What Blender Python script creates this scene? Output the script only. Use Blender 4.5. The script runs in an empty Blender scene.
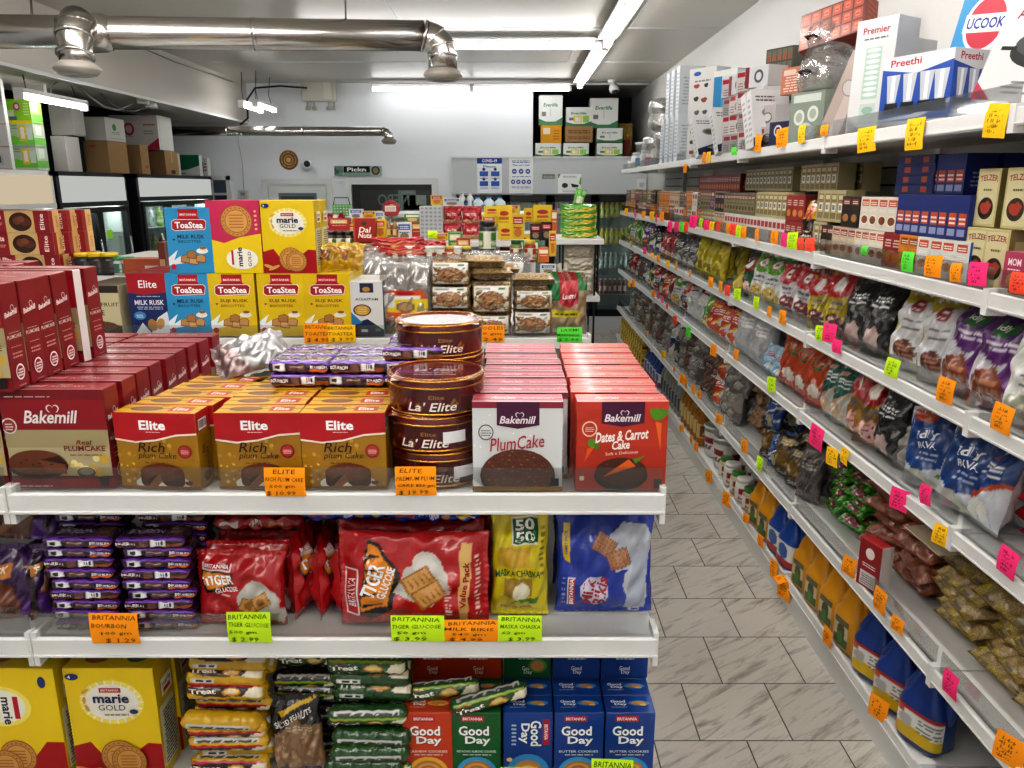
import bpy, bmesh, math, random
import numpy as np
from mathutils import Vector, Matrix, Euler
from mathutils.geometry import tessellate_polygon
random.seed(7)
RNG = random.Random(11)
R = math.radians
scene = bpy.context.scene
col = scene.collection
PI = math.pi

# ------------------------------------------------------------------ camera
CH, CF = 1.80, 780.0
TH = math.atan(197 / CF)
cam_d = bpy.data.cameras.new('camera')
cam = bpy.data.objects.new('camera', cam_d); col.objects.link(cam)
cam.location = (0, 0, CH); cam.rotation_euler = (PI / 2 - TH, 0, 0)
cam_d.sensor_width = 36; cam_d.lens = 36 * CF / 1024; cam_d.shift_x = -2 / 1024
cam_d.clip_start = 0.05; cam_d.clip_end = 60
scene.camera = cam

def P(px, py, X=None, Y=None, Z=None):
    """the place in the shop seen at a point of the photograph, on a known plane"""
    xc, yc = (px - 514) / CF, (384 - py) / CF
    d = Vector((xc, math.cos(TH) + yc * math.sin(TH), yc * math.cos(TH) - math.sin(TH)))
    if X is not None: t = X / d.x
    elif Y is not None: t = Y / d.y
    else: t = (Z - CH) / d.z
    return Vector((d.x * t, d.y * t, CH + d.z * t))

# ------------------------------------------------------------------ colours and materials
def hx(s, k=1.0):
    s = s.lstrip('#')
    o = []
    for i in (0, 2, 4):
        c = int(s[i:i + 2], 16) / 255
        o.append((c / 12.92 if c <= 0.04045 else ((c + 0.055) / 1.055) ** 2.4) * k)
    return (o[0], o[1], o[2], 1.0)

class NT:
    def __init__(s, name):
        s.m = bpy.data.materials.new(name); s.m.use_nodes = True
        s.t = s.m.node_tree; s.t.nodes.clear()
        s.out = s.n('ShaderNodeOutputMaterial')
    def n(s, typ, **kw):
        nd = s.t.nodes.new(typ)
        for k, v in kw.items(): setattr(nd, k, v)
        return nd
    def l(s, a, b): s.t.links.new(a, b)

def tune(b, rough=.5, spec=.5, metal=0, coat=0, coat_r=.1, emis=None, es=0, sheen=0, trans=0):
    b.inputs['Roughness'].default_value = rough
    b.inputs['Specular IOR Level'].default_value = spec
    b.inputs['Metallic'].default_value = metal
    b.inputs['Coat Weight'].default_value = coat
    b.inputs['Coat Roughness'].default_value = coat_r
    b.inputs['Transmission Weight'].default_value = trans
    if emis: b.inputs['Emission Color'].default_value = emis
    b.inputs['Emission Strength'].default_value = es

def mat_attr(name, rough=.4, spec=.5, coat=0, metal=0, bump=0, bscale=30, var=.06, grain=0, gscale=200, bdist=.002, coat_r=.1, warp=0):
    """a material whose base colour is the printed colour of each face"""
    q = NT(name)
    b = q.n('ShaderNodeBsdfPrincipled'); tune(b, rough, spec, metal, coat, coat_r)
    a = q.n('ShaderNodeAttribute'); a.attribute_name = 'Col'
    src = a.outputs['Color']
    tc = q.n('ShaderNodeTexCoord')
    if var:
        oi = q.n('ShaderNodeObjectInfo')
        mr = q.n('ShaderNodeMapRange'); mr.inputs['To Min'].default_value = 1 - var; mr.inputs['To Max'].default_value = 1 + var
        q.l(oi.outputs['Random'], mr.inputs['Value'])
        vm = q.n('ShaderNodeVectorMath', operation='SCALE')
        q.l(src, vm.inputs[0]); q.l(mr.outputs[0], vm.inputs['Scale']); src = vm.outputs[0]
    if grain:
        vo = q.n('ShaderNodeTexVoronoi'); vo.inputs['Scale'].default_value = gscale
        q.l(tc.outputs['Object'], vo.inputs['Vector'])
        r2 = q.n('ShaderNodeMapRange'); r2.inputs['From Min'].default_value = 0.1; r2.inputs['From Max'].default_value = .6
        r2.inputs['To Min'].default_value = 1 + grain * .35; r2.inputs['To Max'].default_value = 1 - grain
        q.l(vo.outputs['Distance'], r2.inputs['Value'])
        v2 = q.n('ShaderNodeVectorMath', operation='SCALE')
        q.l(src, v2.inputs[0]); q.l(r2.outputs[0], v2.inputs['Scale']); src = v2.outputs[0]
    q.l(src, b.inputs['Base Color'])
    if bump:
        no = q.n('ShaderNodeTexNoise'); no.inputs['Scale'].default_value = bscale; no.inputs['Detail'].default_value = 3
        no.inputs['Distortion'].default_value = warp
        bp = q.n('ShaderNodeBump'); bp.inputs['Strength'].default_value = bump; bp.inputs['Distance'].default_value = bdist
        q.l(tc.outputs['Object'], no.inputs['Vector']); q.l(no.outputs['Fac'], bp.inputs['Height'])
        q.l(bp.outputs['Normal'], b.inputs['Normal'])
        if coat: q.l(bp.outputs['Normal'], b.inputs['Coat Normal'])
    q.l(b.outputs[0], q.out.inputs[0])
    return q.m

def mat_plain(name, c, rough=.5, spec=.5, metal=0, coat=0, bump=0, bscale=20, mott=0, mscale=4, emis=None, es=0, bdist=.003, stretch=None):
    q = NT(name)
    b = q.n('ShaderNodeBsdfPrincipled'); tune(b, rough, spec, metal, coat, .1, emis, es)
    b.inputs['Base Color'].default_value = c
    tc = q.n('ShaderNodeTexCoord')
    vec = tc.outputs['Object']
    if stretch:
        mp = q.n('ShaderNodeMapping'); mp.inputs['Scale'].default_value = stretch
        q.l(vec, mp.inputs['Vector']); vec = mp.outputs[0]
    if mott:
        no = q.n('ShaderNodeTexNoise'); no.inputs['Scale'].default_value = mscale; no.inputs['Detail'].default_value = 5
        q.l(vec, no.inputs['Vector'])
        mx = q.n('ShaderNodeMix', data_type='RGBA')
        mx.inputs['A'].default_value = tuple(x * (1 - mott) for x in c[:3]) + (1,)
        mx.inputs['B'].default_value = tuple(min(1, x * (1 + mott)) for x in c[:3]) + (1,)
        q.l(no.outputs['Fac'], mx.inputs['Factor']); q.l(mx.outputs['Result'], b.inputs['Base Color'])
    if bump:
        n2 = q.n('ShaderNodeTexNoise'); n2.inputs['Scale'].default_value = bscale; n2.inputs['Detail'].default_value = 4
        q.l(vec, n2.inputs['Vector'])
        bp = q.n('ShaderNodeBump'); bp.inputs['Strength'].default_value = bump; bp.inputs['Distance'].default_value = bdist
        q.l(n2.outputs['Fac'], bp.inputs['Height']); q.l(bp.outputs['Normal'], b.inputs['Normal'])
    q.l(b.outputs[0], q.out.inputs[0])
    return q.m

def mat_clear(name, tint=(1, 1, 1, 1), gloss=.12, rough=.08, bump=0, bscale=20, body=0.0, bodyc=(.8, .8, .8, 1)):
    """thin clear sheet: mostly see-through with a sheen"""
    q = NT(name)
    tr = q.n('ShaderNodeBsdfTransparent'); tr.inputs[0].default_value = tint
    gl = q.n('ShaderNodeBsdfGlossy'); gl.inputs['Roughness'].default_value = rough
    lw = q.n('ShaderNodeLayerWeight'); lw.inputs['Blend'].default_value = .35
    mr = q.n('ShaderNodeMapRange'); mr.inputs['To Min'].default_value = gloss; mr.inputs['To Max'].default_value = min(1, gloss + .5)
    q.l(lw.outputs['Fresnel'], mr.inputs['Value'])
    mx = q.n('ShaderNodeMixShader')
    q.l(mr.outputs[0], mx.inputs[0])
    if body:
        df = q.n('ShaderNodeBsdfDiffuse'); df.inputs[0].default_value = bodyc
        m2 = q.n('ShaderNodeMixShader'); m2.inputs[0].default_value = body
        q.l(tr.outputs[0], m2.inputs[1]); q.l(df.outputs[0], m2.inputs[2]); q.l(m2.outputs[0], mx.inputs[1])
    else:
        q.l(tr.outputs[0], mx.inputs[1])
    q.l(gl.outputs[0], mx.inputs[2]); q.l(mx.outputs[0], q.out.inputs[0])
    if bump:
        tc = q.n('ShaderNodeTexCoord')
        no = q.n('ShaderNodeTexNoise'); no.inputs['Scale'].default_value = bscale; no.inputs['Distortion'].default_value = 1.5
        bp = q.n('ShaderNodeBump'); bp.inputs['Strength'].default_value = bump; bp.inputs['Distance'].default_value = .01
        q.l(tc.outputs['Object'], no.inputs['Vector']); q.l(no.outputs['Fac'], bp.inputs['Height']); q.l(bp.outputs['Normal'], gl.inputs['Normal'])
    return q.m

def mat_emit(name, c, s):
    q = NT(name); e = q.n('ShaderNodeEmission'); e.inputs[0].default_value = c; e.inputs[1].default_value = s
    q.l(e.outputs[0], q.out.inputs[0]); return q.m

MT = {
    'carton': mat_attr('laminated_carton', .34, .45, coat=.14, bump=.04, bscale=9, bdist=.004),
    'board': mat_attr('plain_cardboard', .8, .2, bump=.1, bscale=40),
    'film': mat_attr('plastic_film', .26, .6, coat=.6, coat_r=.07, bump=.6, bscale=30, bdist=.007, warp=1.2),
    'softfilm': mat_attr('dull_film', .42, .5, coat=.2, bump=.5, bscale=22, bdist=.006, warp=.6),
    'grain': mat_attr('bagged_grain', .35, .5, coat=.55, coat_r=.1, bump=.4, bscale=24, bdist=.006, grain=.5, gscale=170, warp=.6),
    'pasta': mat_attr('bagged_pasta', .35, .5, coat=.6, coat_r=.1, bump=.5, bscale=30, bdist=.008, grain=.6, gscale=110, warp=.6),
    'plastic': mat_attr('moulded_plastic', .32, .5, coat=.15),
    'paper': mat_attr('matt_paper', .75, .2, var=.03),
    'tinprint': mat_attr('printed_tin', .2, .6, coat=.6, var=.0),
    'metal': mat_attr('bare_metal', .25, .5, metal=1, var=.03),
    'white': mat_plain('painted_shelf_white', hx('dcdcda'), .35, .5, mott=.03, mscale=6),
    'black': mat_plain('black_plastic', hx('17181a'), .4, .4),
    'clear': mat_clear('clear_acrylic', (.93, .94, .94, 1), .06, .05),
    'wrap': mat_clear('clear_wrap', (.92, .92, .92, 1), .16, .12, bump=.6, bscale=18, body=.10),
    'pouch': mat_clear('clear_pouch', (.86, .86, .86, 1), .25, .14, bump=.8, bscale=16, body=.22, bodyc=(.62, .6, .58, 1)),
    'glass': mat_clear('door_glass', (.82, .87, .86, 1), .08, .03),
    'tube': mat_emit('lamp_tube', (1, .98, .95, 1), 17), 'tube_dim': mat_emit('dim_lamp_tube', (1, .98, .96, 1), 8.5), 'tube_added': mat_emit('added_lamp_tube', (1, .97, .93, 1), 40),  # the strongest tube serves only the unseen lamps added for the foreground
    'coollight': mat_emit('cooler_lamp', (.93, 1, .98, 1), 45),
}

# ------------------------------------------------------------------ lettering
_txt = {}
def glyphs(s, bold=0.0, res=2):
    k = (s, bold, res)
    if k in _txt: return _txt[k]
    cu = bpy.data.curves.new('t', 'FONT'); cu.body = s; cu.resolution_u = res; cu.offset = bold; cu.fill_mode = 'FRONT'
    ob = bpy.data.objects.new('t', cu)
    me = bpy.data.meshes.new_from_object(ob)
    n = len(me.vertices)
    v = np.zeros(n * 3); me.vertices.foreach_get('co', v); v = v.reshape(-1, 3)[:, :2]
    f = [tuple(p.vertices) for p in me.polygons]
    lo, hi = v.min(0), v.max(0)
    asp = (hi[0] - lo[0]) / (hi[1] - lo[1])
    v = (v - lo) / (hi - lo)
    bpy.data.meshes.remove(me); bpy.data.objects.remove(ob); bpy.data.curves.remove(cu)
    _txt[k] = (v, f, asp)
    return _txt[k]

# ------------------------------------------------------------------ 2-D artwork
class Art:
    """artwork for one face in unit coordinates, u to the side and v up; w, h give its real proportions"""
    def __init__(s, w, h, bg):
        s.w, s.h, s.bg, s.it = w, h, hx(bg) if isinstance(bg, str) else bg, []
    def _c(s, c): return hx(c) if isinstance(c, str) else c
    def poly(s, pts, c): s.it.append(('p', [tuple(p) for p in pts], s._c(c))); return s
    def rect(s, x0, y0, x1, y1, c): return s.poly([(x0, y0), (x1, y0), (x1, y1), (x0, y1)], c)
    def ell(s, cx, cy, rx, ry, c, n=22, a0=0, a1=2 * PI, rot=0):
        """rx as a share of the width; ry too, so equal radii make a true circle"""
        k = s.w / s.h; pts = []
        for i in range(n + (0 if abs(a1 - a0 - 2 * PI) < 1e-6 else 1)):
            a = a0 + (a1 - a0) * i / n
            x, y = rx * math.cos(a), ry * math.sin(a)
            x, y = x * math.cos(rot) - y * math.sin(rot), x * math.sin(rot) + y * math.cos(rot)
            pts.append((cx + x, cy + y * k))
        return s.poly(pts, c)
    def blob(s, cx, cy, rx, ry, c, n=14, j=.25, seed=1):
        r = random.Random(seed); k = s.w / s.h
        return s.poly([(cx + rx * math.cos(2 * PI * i / n) * (1 + j * (r.random() - .5) * 2), cy + k * ry * math.sin(2 * PI * i / n) * (1 + j * (r.random() - .5) * 2)) for i in range(n)], c)
    def text(s, t, cx, cy, w, h, c, bold=.012, shear=0, rot=0, res=2, bend=0):
        """fills a box of width w (share of the width) and height h (share of the height)"""
        bold = min(bold, .03)
        s.it.append(('t', t, cx, cy, w, h, s._c(c), bold, shear, rot, res, bend)); return s
    def lines(s, x0, y0, x1, y1, n, c, seed=3, fill=.45):
        r = random.Random(seed); dy = (y1 - y0) / n
        for i in range(n):
            x = x0 + (x1 - x0) * r.random() * .12; ys = y0 + dy * i
            while x < x1 - .01:
                l = (x1 - x0) * (.08 + .2 * r.random()); s.rect(x, ys, min(x + l, x1), ys + dy * fill, c); x += l + (x1 - x0) * .04
        return s
    def bars(s, x0, y0, x1, y1, c='111111', bg='eeeeee', n=14, seed=5):
        s.rect(x0, y0, x1, y1, bg); r = random.Random(seed); w = (x1 - x0)
        for i in range(n):
            x = x0 + w * (.06 + .88 * i / n); s.rect(x, y0 + (y1 - y0) * .15, x + w * .88 / n * (.3 + .5 * r.random()), y1 - (y1 - y0) * .12, c)
        return s

def rot2(x, y, a): return x * math.cos(a) - y * math.sin(a), x * math.sin(a) + y * math.cos(a)

class MB:
    """collects faces with a colour and a material slot each, then makes ONE mesh"""
    def __init__(s, mats=('carton',)):
        s.v, s.f, s.c, s.m, s.s = [], [], [], [], []
        s.mats = [MT[m] if isinstance(m, str) else m for m in mats]
        s.cur = 0; s.sm = False
    def face(s, pts, c, m=None):
        b = len(s.v); s.v.extend(pts); s.f.append(tuple(range(b, b + len(pts)))); s.c.append(c); s.m.append(s.cur if m is None else m); s.s.append(s.sm)
    def add(s, vs, fs, c, m=None, smooth=None):
        b = len(s.v); s.v.extend([tuple(p) for p in vs]); k = s.cur if m is None else m; sm = s.sm if smooth is None else smooth
        many = isinstance(c, list)
        for i, f in enumerate(fs):
            s.f.append(tuple(b + j for j in f)); s.c.append(c[i] if many else c); s.m.append(k); s.s.append(sm)
    def box(s, x0, y0, z0, x1, y1, z1, c=(.8, .8, .8, 1), m=None):
        v = [(x0, y0, z0), (x1, y0, z0), (x1, y1, z0), (x0, y1, z0), (x0, y0, z1), (x1, y0, z1), (x1, y1, z1), (x0, y1, z1)]
        s.add(v, [(0, 3, 2, 1), (4, 5, 6, 7), (0, 1, 5, 4), (1, 2, 6, 5), (2, 3, 7, 6), (3, 0, 4, 7)], c, m, False)
    def cbox(s, x0, y0, z0, x1, y1, z1, c, ch=.001, m=None):
        """box with narrow chamfers; c is one colour or a dict by side"""
        bm = bmesh.new(); bmesh.ops.create_cube(bm, size=1)
        for v in bm.verts: v.co = ((x0 + x1) / 2 + v.co.x * (x1 - x0), (y0 + y1) / 2 + v.co.y * (y1 - y0), (z0 + z1) / 2 + v.co.z * (z1 - z0))
        bmesh.ops.bevel(bm, geom=bm.edges[:], offset=ch, segments=1, affect='EDGES')
        bm.normal_update(); vs = [tuple(v.co) for v in bm.verts]; fs = []; cs = []
        for f in bm.faces:
            fs.append([v.index for v in f.verts]); n = f.normal
            if isinstance(c, dict):
                ax = max((abs(n.x), 'r' if n.x > 0 else 'l'), (abs(n.y) + .001, 'b' if n.y > 0 else 'f'), (abs(n.z) - .001, 't' if n.z > 0 else 'u'))[1]
                cs.append(c.get(ax, c['f']))
            else: cs.append(c)
        bm.verts.index_update(); bm.free(); s.add(vs, fs, cs, m, False)
    def lathe(s, prof, n=24, c=(.8, .8, .8, 1), m=None, cx=0, cy=0, sx=1, sy=1, sq=None, cap=True, z0=0):
        """prof: list of (r, z) or (r, z, colour); sq>2 gives a rounded-square section"""
        vs, fs, cs = [], [], []
        for p in prof:
            for i in range(n):
                a = 2 * PI * i / n; co, si = math.cos(a), math.sin(a)
                if sq:
                    k = (abs(co) ** sq + abs(si) ** sq) ** (-1 / sq); co, si = co * k, si * k
                vs.append((cx + p[0] * co * sx, cy + p[0] * si * sy, z0 + p[1]))
        for j in range(len(prof) - 1):
            cc = prof[j][2] if len(prof[j]) > 2 else c
            for i in range(n):
                k = (i + 1) % n; fs.append((j * n + i, j * n + k, (j + 1) * n + k, (j + 1) * n + i)); cs.append(cc)
        if cap:
            fs.append(tuple(reversed(range(n)))); cs.append(prof[0][2] if len(prof[0]) > 2 else c)
            fs.append(tuple((len(prof) - 1) * n + i for i in range(n))); cs.append(prof[-1][2] if len(prof[-1]) > 2 else c)
        s.add(vs, fs, cs, m, True)
    def tube(s, pts, r, n=8, c=(.8, .8, .8, 1), m=None, closed=False, caps=True):
        pts = [Vector(p) for p in pts]; N = len(pts); vs, fs = [], []; up = None
        for i, p in enumerate(pts):
            if closed: t = (pts[(i + 1) % N] - pts[i - 1]).normalized()
            else: t = (pts[min(i + 1, N - 1)] - pts[max(i - 1, 0)]).normalized()
            if up is None:
                up = Vector((0, 0, 1)) if abs(t.z) < .9 else Vector((1, 0, 0))
            a = t.cross(up).normalized(); up = a.cross(t).normalized()
            rr = r[i] if isinstance(r, (list, tuple)) else r
            for k in range(n):
                q = 2 * PI * k / n; vs.append(tuple(p + a * rr * math.cos(q) + up * rr * math.sin(q)))
        for i in range(N if closed else N - 1):
            j = (i + 1) % N
            for k in range(n): fs.append((i * n + k, i * n + (k + 1) % n, j * n + (k + 1) % n, j * n + k))
        if caps and not closed: fs += [tuple(reversed(range(n))), tuple((N - 1) * n + k for k in range(n))]
        s.add(vs, fs, c, m, True)
    def art_flat(s, art, o, ux, uy, eps=.00025, m=None, bg=True):
        """lay the artwork on a flat face: o its corner, ux and uy its edges"""
        o, ux, uy = Vector(o), Vector(ux), Vector(uy); nn = ux.cross(uy).normalized(); k = 1
        if bg: s.add([tuple(o + ux * a + uy * b + nn * eps * .5) for a, b in ((.006, .006), (.994, .006), (.994, .994), (.006, .994))], [(0, 1, 2, 3)], art.bg, m, False)
        for it in art.it:
            off = nn * eps * k; k += .25
            if it[0] == 'p':
                pts = [(min(1, max(0, a)), min(1, max(0, b))) for a, b in it[1]]
                vs = [tuple(o + ux * a + uy * b + off) for a, b in pts]
                tr = tessellate_polygon([[Vector((a * art.w, b * art.h, 0)) for a, b in pts]])
                fs = []
                for t in tr:
                    a, b, c = (Vector((pts[i][0] * art.w, pts[i][1] * art.h)) for i in t)
                    ar = (b - a).cross(c - a)
                    if abs(ar) < 1e-12: continue
                    fs.append(t if ar > 0 else tuple(reversed(t)))
                s.add(vs, fs, it[2], m, False)
            else:
                uv, fs = art_text(art, it)
                s.add([tuple(o + ux * a + uy * b + off) for a, b in uv], fs, it[6], m, False)
    def art_grid(s, art, fn, nu, nv, m=None, text=True, eps=.0006, smooth=True, jit=0):
        """paint the artwork into a curved sheet: fn(u, v) gives a point, its faces take the artwork's colours"""
        U = np.clip(np.arange(nu + 1) / nu, .004, .996); V = np.clip(np.arange(nv + 1) / nv, .004, .996); UU, VV = np.meshgrid(U, V)
        C = np.empty((nv + 1, nu + 1, 4)); C[:] = art.bg
        for it in art.it:
            if it[0] != 'p': continue
            C[inside(UU, VV, it[1])] = it[2]
        g = [fn(i / nu, j / nv) for j in range(nv + 1) for i in range(nu + 1)]
        fs, cs = [], []
        for j in range(nv):
            for i in range(nu):
                a = j * (nu + 1) + i; fs.append((a, a + 1, a + nu + 2, a + nu + 1)); cs.append([tuple(C[j, i]), tuple(C[j, i + 1]), tuple(C[j + 1, i + 1]), tuple(C[j + 1, i])])
        s.add(g, fs, cs, m, smooth)
        if text:
            for ti, it in enumerate(x for x in art.it if x[0] == 't'):
                uv, fs = art_text(art, it); vs = []
                for a, b in uv:
                    a = min(.995, max(.005, a)); b = min(.995, max(.005, b))
                    p = Vector(fn(a, b)); d = .004
                    n = (Vector(fn(min(1, a + d), b)) - Vector(fn(a - d, b))).cross(Vector(fn(a, min(1, b + d))) - Vector(fn(a, b - d)))
                    n.normalize(); vs.append(tuple(p + n * eps * (1 + .6 * ti)))
                s.add(vs, fs, it[6], m, False)
    def mesh(s, name):
        me = bpy.data.meshes.new(name); me.from_pydata(s.v, [], s.f)
        for m in s.mats: me.materials.append(m)
        me.polygons.foreach_set('material_index', s.m); me.polygons.foreach_set('use_smooth', s.s)
        at = me.color_attributes.new('Col', 'FLOAT_COLOR', 'CORNER')
        out = []
        for f, c in zip(s.f, s.c): out.extend(c if isinstance(c, list) else [c] * len(f))
        arr = np.array(out, dtype=np.float32)
        at.data.foreach_set('color', arr.ravel()); me.update()
        return me

def inside(U, V, pts):
    r = np.zeros(U.shape, bool); n = len(pts); j = n - 1
    for i in range(n):
        xi, yi = pts[i]; xj, yj = pts[j]
        if yi != yj:
            r ^= ((yi > V) != (yj > V)) & (U < (xj - xi) * (V - yi) / (yj - yi) + xi)
        j = i
    return r

def art_text(art, it):
    _, t, cx, cy, w, h, c, bold, shear, rot, res, bend = it
    v, fs, _a = glyphs(t, bold, res); out = []; W, H = w * art.w, h * art.h
    for a, b in v:
        x = (a - .5) * W + shear * (b - .5) * H; y = (b - .5) * H + bend * H * (1 - (2 * a - 1) ** 2)
        x, y = rot2(x, y, rot); out.append((cx + x / art.w, cy + y / art.h))
    return out, fs

# ------------------------------------------------------------------ objects
LAB = {}
def link(name, me, parent=None, loc=(0, 0, 0), rot=(0, 0, 0)):
    o = bpy.data.objects.new(name, me); o.location = loc; o.rotation_euler = rot; col.objects.link(o)
    if parent is not None: o.parent = parent
    return o

def put(name, parts, label, cat, loc, rot=(0, 0, 0), group=None, sort=None, share=False):
    """one thing: parts is a mesh, or a list (mesh of the body, [(part name, mesh, [sub-parts])...])"""
    if isinstance(rot, (int, float)): rot = (0, 0, rot)
    if isinstance(parts, (list, tuple)): body, kids = parts
    else: body, kids = parts, []
    o = link(name, body, None, loc, rot)
    for k in kids:
        c = link(k[0], k[1], o)
        for g in (k[2] if len(k) > 2 else []): link(g[0], g[1], c)
    o['category'] = cat
    if group: o['group'] = group
    if share: o['label'] = label
    else: LAB.setdefault(label, []).append((o, sort or 'y'))
    return o

def struct(name, mb, mat=None, kind=True):
    me = mb.mesh(name) if isinstance(mb, MB) else mb
    o = link(name, me)
    if kind: o['kind'] = 'structure'
    return o

_O1 = 'first second third fourth fifth sixth seventh eighth ninth tenth eleventh twelfth thirteenth fourteenth fifteenth sixteenth seventeenth eighteenth nineteenth'.split()
_T = ['', '', 'twenty', 'thirty', 'forty', 'fifty', 'sixty', 'seventy', 'eighty', 'ninety']
_Tth = ['', '', 'twentieth', 'thirtieth', 'fortieth', 'fiftieth', 'sixtieth', 'seventieth', 'eightieth', 'ninetieth']
def ordn(n):
    if n <= 19: return _O1[n - 1]
    if n % 10 == 0: return _Tth[n // 10]
    return _T[n // 10] + '-' + _O1[n % 10 - 1]

def finish_labels():
    """equal descriptions get the place that tells them apart"""
    for lab, obs in LAB.items():
        if len(obs) == 1: obs[0][0]['label'] = lab; continue
        ax = obs[0][1]; per = {}
        key = (lambda o: round(o.location.y, 3)) if ax == 'y' else (lambda o: round(-o.location.x, 3))
        cols = []
        for o, _ in sorted(obs, key=lambda t: (key(t[0]), t[0].location.z)):
            for c in cols:
                q = c[0]
                if abs(q.location.x - o.location.x) < .035 and abs(q.location.y - o.location.y) < .035: c.append(o); break
            else: cols.append([o])
        for i, c in enumerate(cols):
            c.sort(key=lambda o: o.location.z)
            for j, o in enumerate(c):
                w = []
                if len(c) > 1: w.append(ordn(j + 1) + ' up')
                if len(cols) > 1: w.append(ordn(i + 1) + (' in from aisle' if ax == 'x' else ' back'))
                o['label'] = lab + ', ' + ', '.join(w)
    for o in col.objects:
        while o.get('label') and len(o['label'].replace('-', ' ').split()) > 16 and ' the ' in o['label']: o['label'] = o['label'].replace(' the ', ' ', 1)
        if o.get('label') and len(o['label'].replace('-', ' ').split()) > 16: print('LONG', o['label'])
# ------------------------------------------------------------------ product shapes
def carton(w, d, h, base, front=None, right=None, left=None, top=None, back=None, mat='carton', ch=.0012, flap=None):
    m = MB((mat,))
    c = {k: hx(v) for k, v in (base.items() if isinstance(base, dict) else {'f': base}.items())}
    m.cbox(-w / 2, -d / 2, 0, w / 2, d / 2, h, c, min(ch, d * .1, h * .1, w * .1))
    if front: m.art_flat(front, (-w / 2, -d / 2, 0), (w, 0, 0), (0, 0, h))
    if right: m.art_flat(right, (w / 2, -d / 2, 0), (0, d, 0), (0, 0, h))
    if left: m.art_flat(left, (-w / 2, d / 2, 0), (0, -d, 0), (0, 0, h))
    if top: m.art_flat(top, (-w / 2, -d / 2, h), (w, 0, 0), (0, d, 0))
    if back: m.art_flat(back, (w / 2, d / 2, 0), (-w, 0, 0), (0, 0, h))
    if flap:
        m.box(-w / 2 + .001, d / 2 * .1 - .0004, h - .0005, w / 2 - .001, d / 2 * .1 + .0004, h + .0006, hx(flap))
    return m.mesh('carton')

def pack(w, h, t, front, back=None, seal='tb', nu=34, nv=30, mat='film', n=2.6, wr=.006, seed=1, sl=.07, foot=False, slump=0, pinch=.05, text=True, backc=None):
    """film pack standing on its lower edge: front towards -y; seal says which edges are crimped ('tb', 'lr')
    foot: a flat gusset base; slump widens the lower half"""
    r = random.Random(seed); ph = [r.random() * 6.28 for _ in range(10)]
    def thick(u, v):
        a, b = (v, u) if seal == 'tb' else (u, v)
        lo = min(1, max(0, (a - sl * .5) / (.22 if not foot else .05))) if seal == 'tb' else min(1, max(0, (a - sl) / .12))
        hi = min(1, max(0, (1 - a - sl) / (.28 if seal == 'tb' else .12)))
        e = math.sin(lo * PI / 2) * math.sin(hi * PI / 2)
        if slump and seal == 'tb': e *= 1 + slump * (.5 - v)
        x = abs(2 * b - 1)
        return e * max(0, 1 - x ** n) ** (1 / n)
    def wrk(u, v, s):
        return wr * (math.sin(11 * u + 9 * v + ph[0] + s) * math.sin(9 * v - 5 * u + ph[1]) + .7 * math.sin(23 * v + 11 * u * s + ph[2]) * math.sin(17 * u + ph[3]) + .6 * math.sin(31 * u - 19 * v + ph[4] + s))
    def pos(u, v, side):
        k = thick(u, v)
        a = v if seal == 'tb' else u
        pin = pinch * math.sin(min(1, max(0, (a if seal != 'tb' else a) * 1)) * PI)
        crim = .0012 * math.sin(a * 0 + (u if seal == 'tb' else v) * 90) if k < .05 else 0
        if seal == 'tb':
            x = (u - .5) * w * (1 - pin * (1 if not foot else v)); z = v * h
        else:
            x = (u - .5) * w; z = h * .5 + (v - .5) * h * (1 - pin)
        wq = wrk(u, v, side * 2.1) * (.35 + .65 * min(1, k * 1.5)) + .18 * wr * math.sin(34 * (u if seal == 'tb' else v) + 6 * (v if seal == 'tb' else u) + ph[5]) * (1 - min(1, k * 2.2))
        x += .35 * wr * math.sin(15 * v + ph[6]); z += .35 * wr * math.sin(14 * u + ph[7]) * (1 if v > .5 else (0 if foot else .3))
        y = (-1 if side == 0 else 1) * (k * t / 2 + .0006) + crim + (wq if 0.001 < u < .999 and 0.001 < v < .999 else 0) * (-1 if side == 0 else 1)
        return (x, y, z)
    m = MB((mat,)); m.sm = True
    m.art_grid(front, lambda u, v: pos(u, v, 0), nu, nv, text=text)
    bk = back or Art(w, h, backc if backc else front.bg)
    m.art_grid(bk, lambda u, v: pos(1 - u, v, 1), max(8, nu // 2), max(8, nv // 2), text=False)
    return m.mesh('pack')

def roll(L, r, art, seal=.09, nu=60, nv=48, seed=2, wr=.0009, mat='film', flat=1.0):
    """round biscuit pack lying along x, crimped at both ends; artwork wraps round it, v=.5 faces -y and a little up"""
    q = random.Random(seed); ph = [q.random() * 6 for _ in range(6)]
    def pos(u, v):
        a = -PI * .5 + (v - .5) * 2 * PI
        e = min(1, min(u, 1 - u) / seal); k = math.sin(e * PI / 2) ** .6
        ru = r * (k if u > .0 else 0) + 0.0; tw = max(.06, k)
        z = r * flat * max(.04, k) * math.cos(a + PI / 2 * 1 - PI / 2) ; y = 0
        cy, cz = math.cos(a - PI * 0), math.sin(a)
        yy = -math.cos((v - .5) * 2 * PI) * r * max(.05, k); zz = math.sin((v - .5) * 2 * PI) * r * flat * (.55 + .45 * k)
        w = wr * (math.sin(30 * u + ph[0] + 4 * v) * math.sin(12 * v + ph[1]) + .6 * math.sin(55 * u + ph[2]))
        return ((u - .5) * L, yy + w, zz + r * flat + w * .5)
    m = MB((mat,)); m.art_grid(art, pos, nu, nv)
    return m.mesh('pack')

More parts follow.
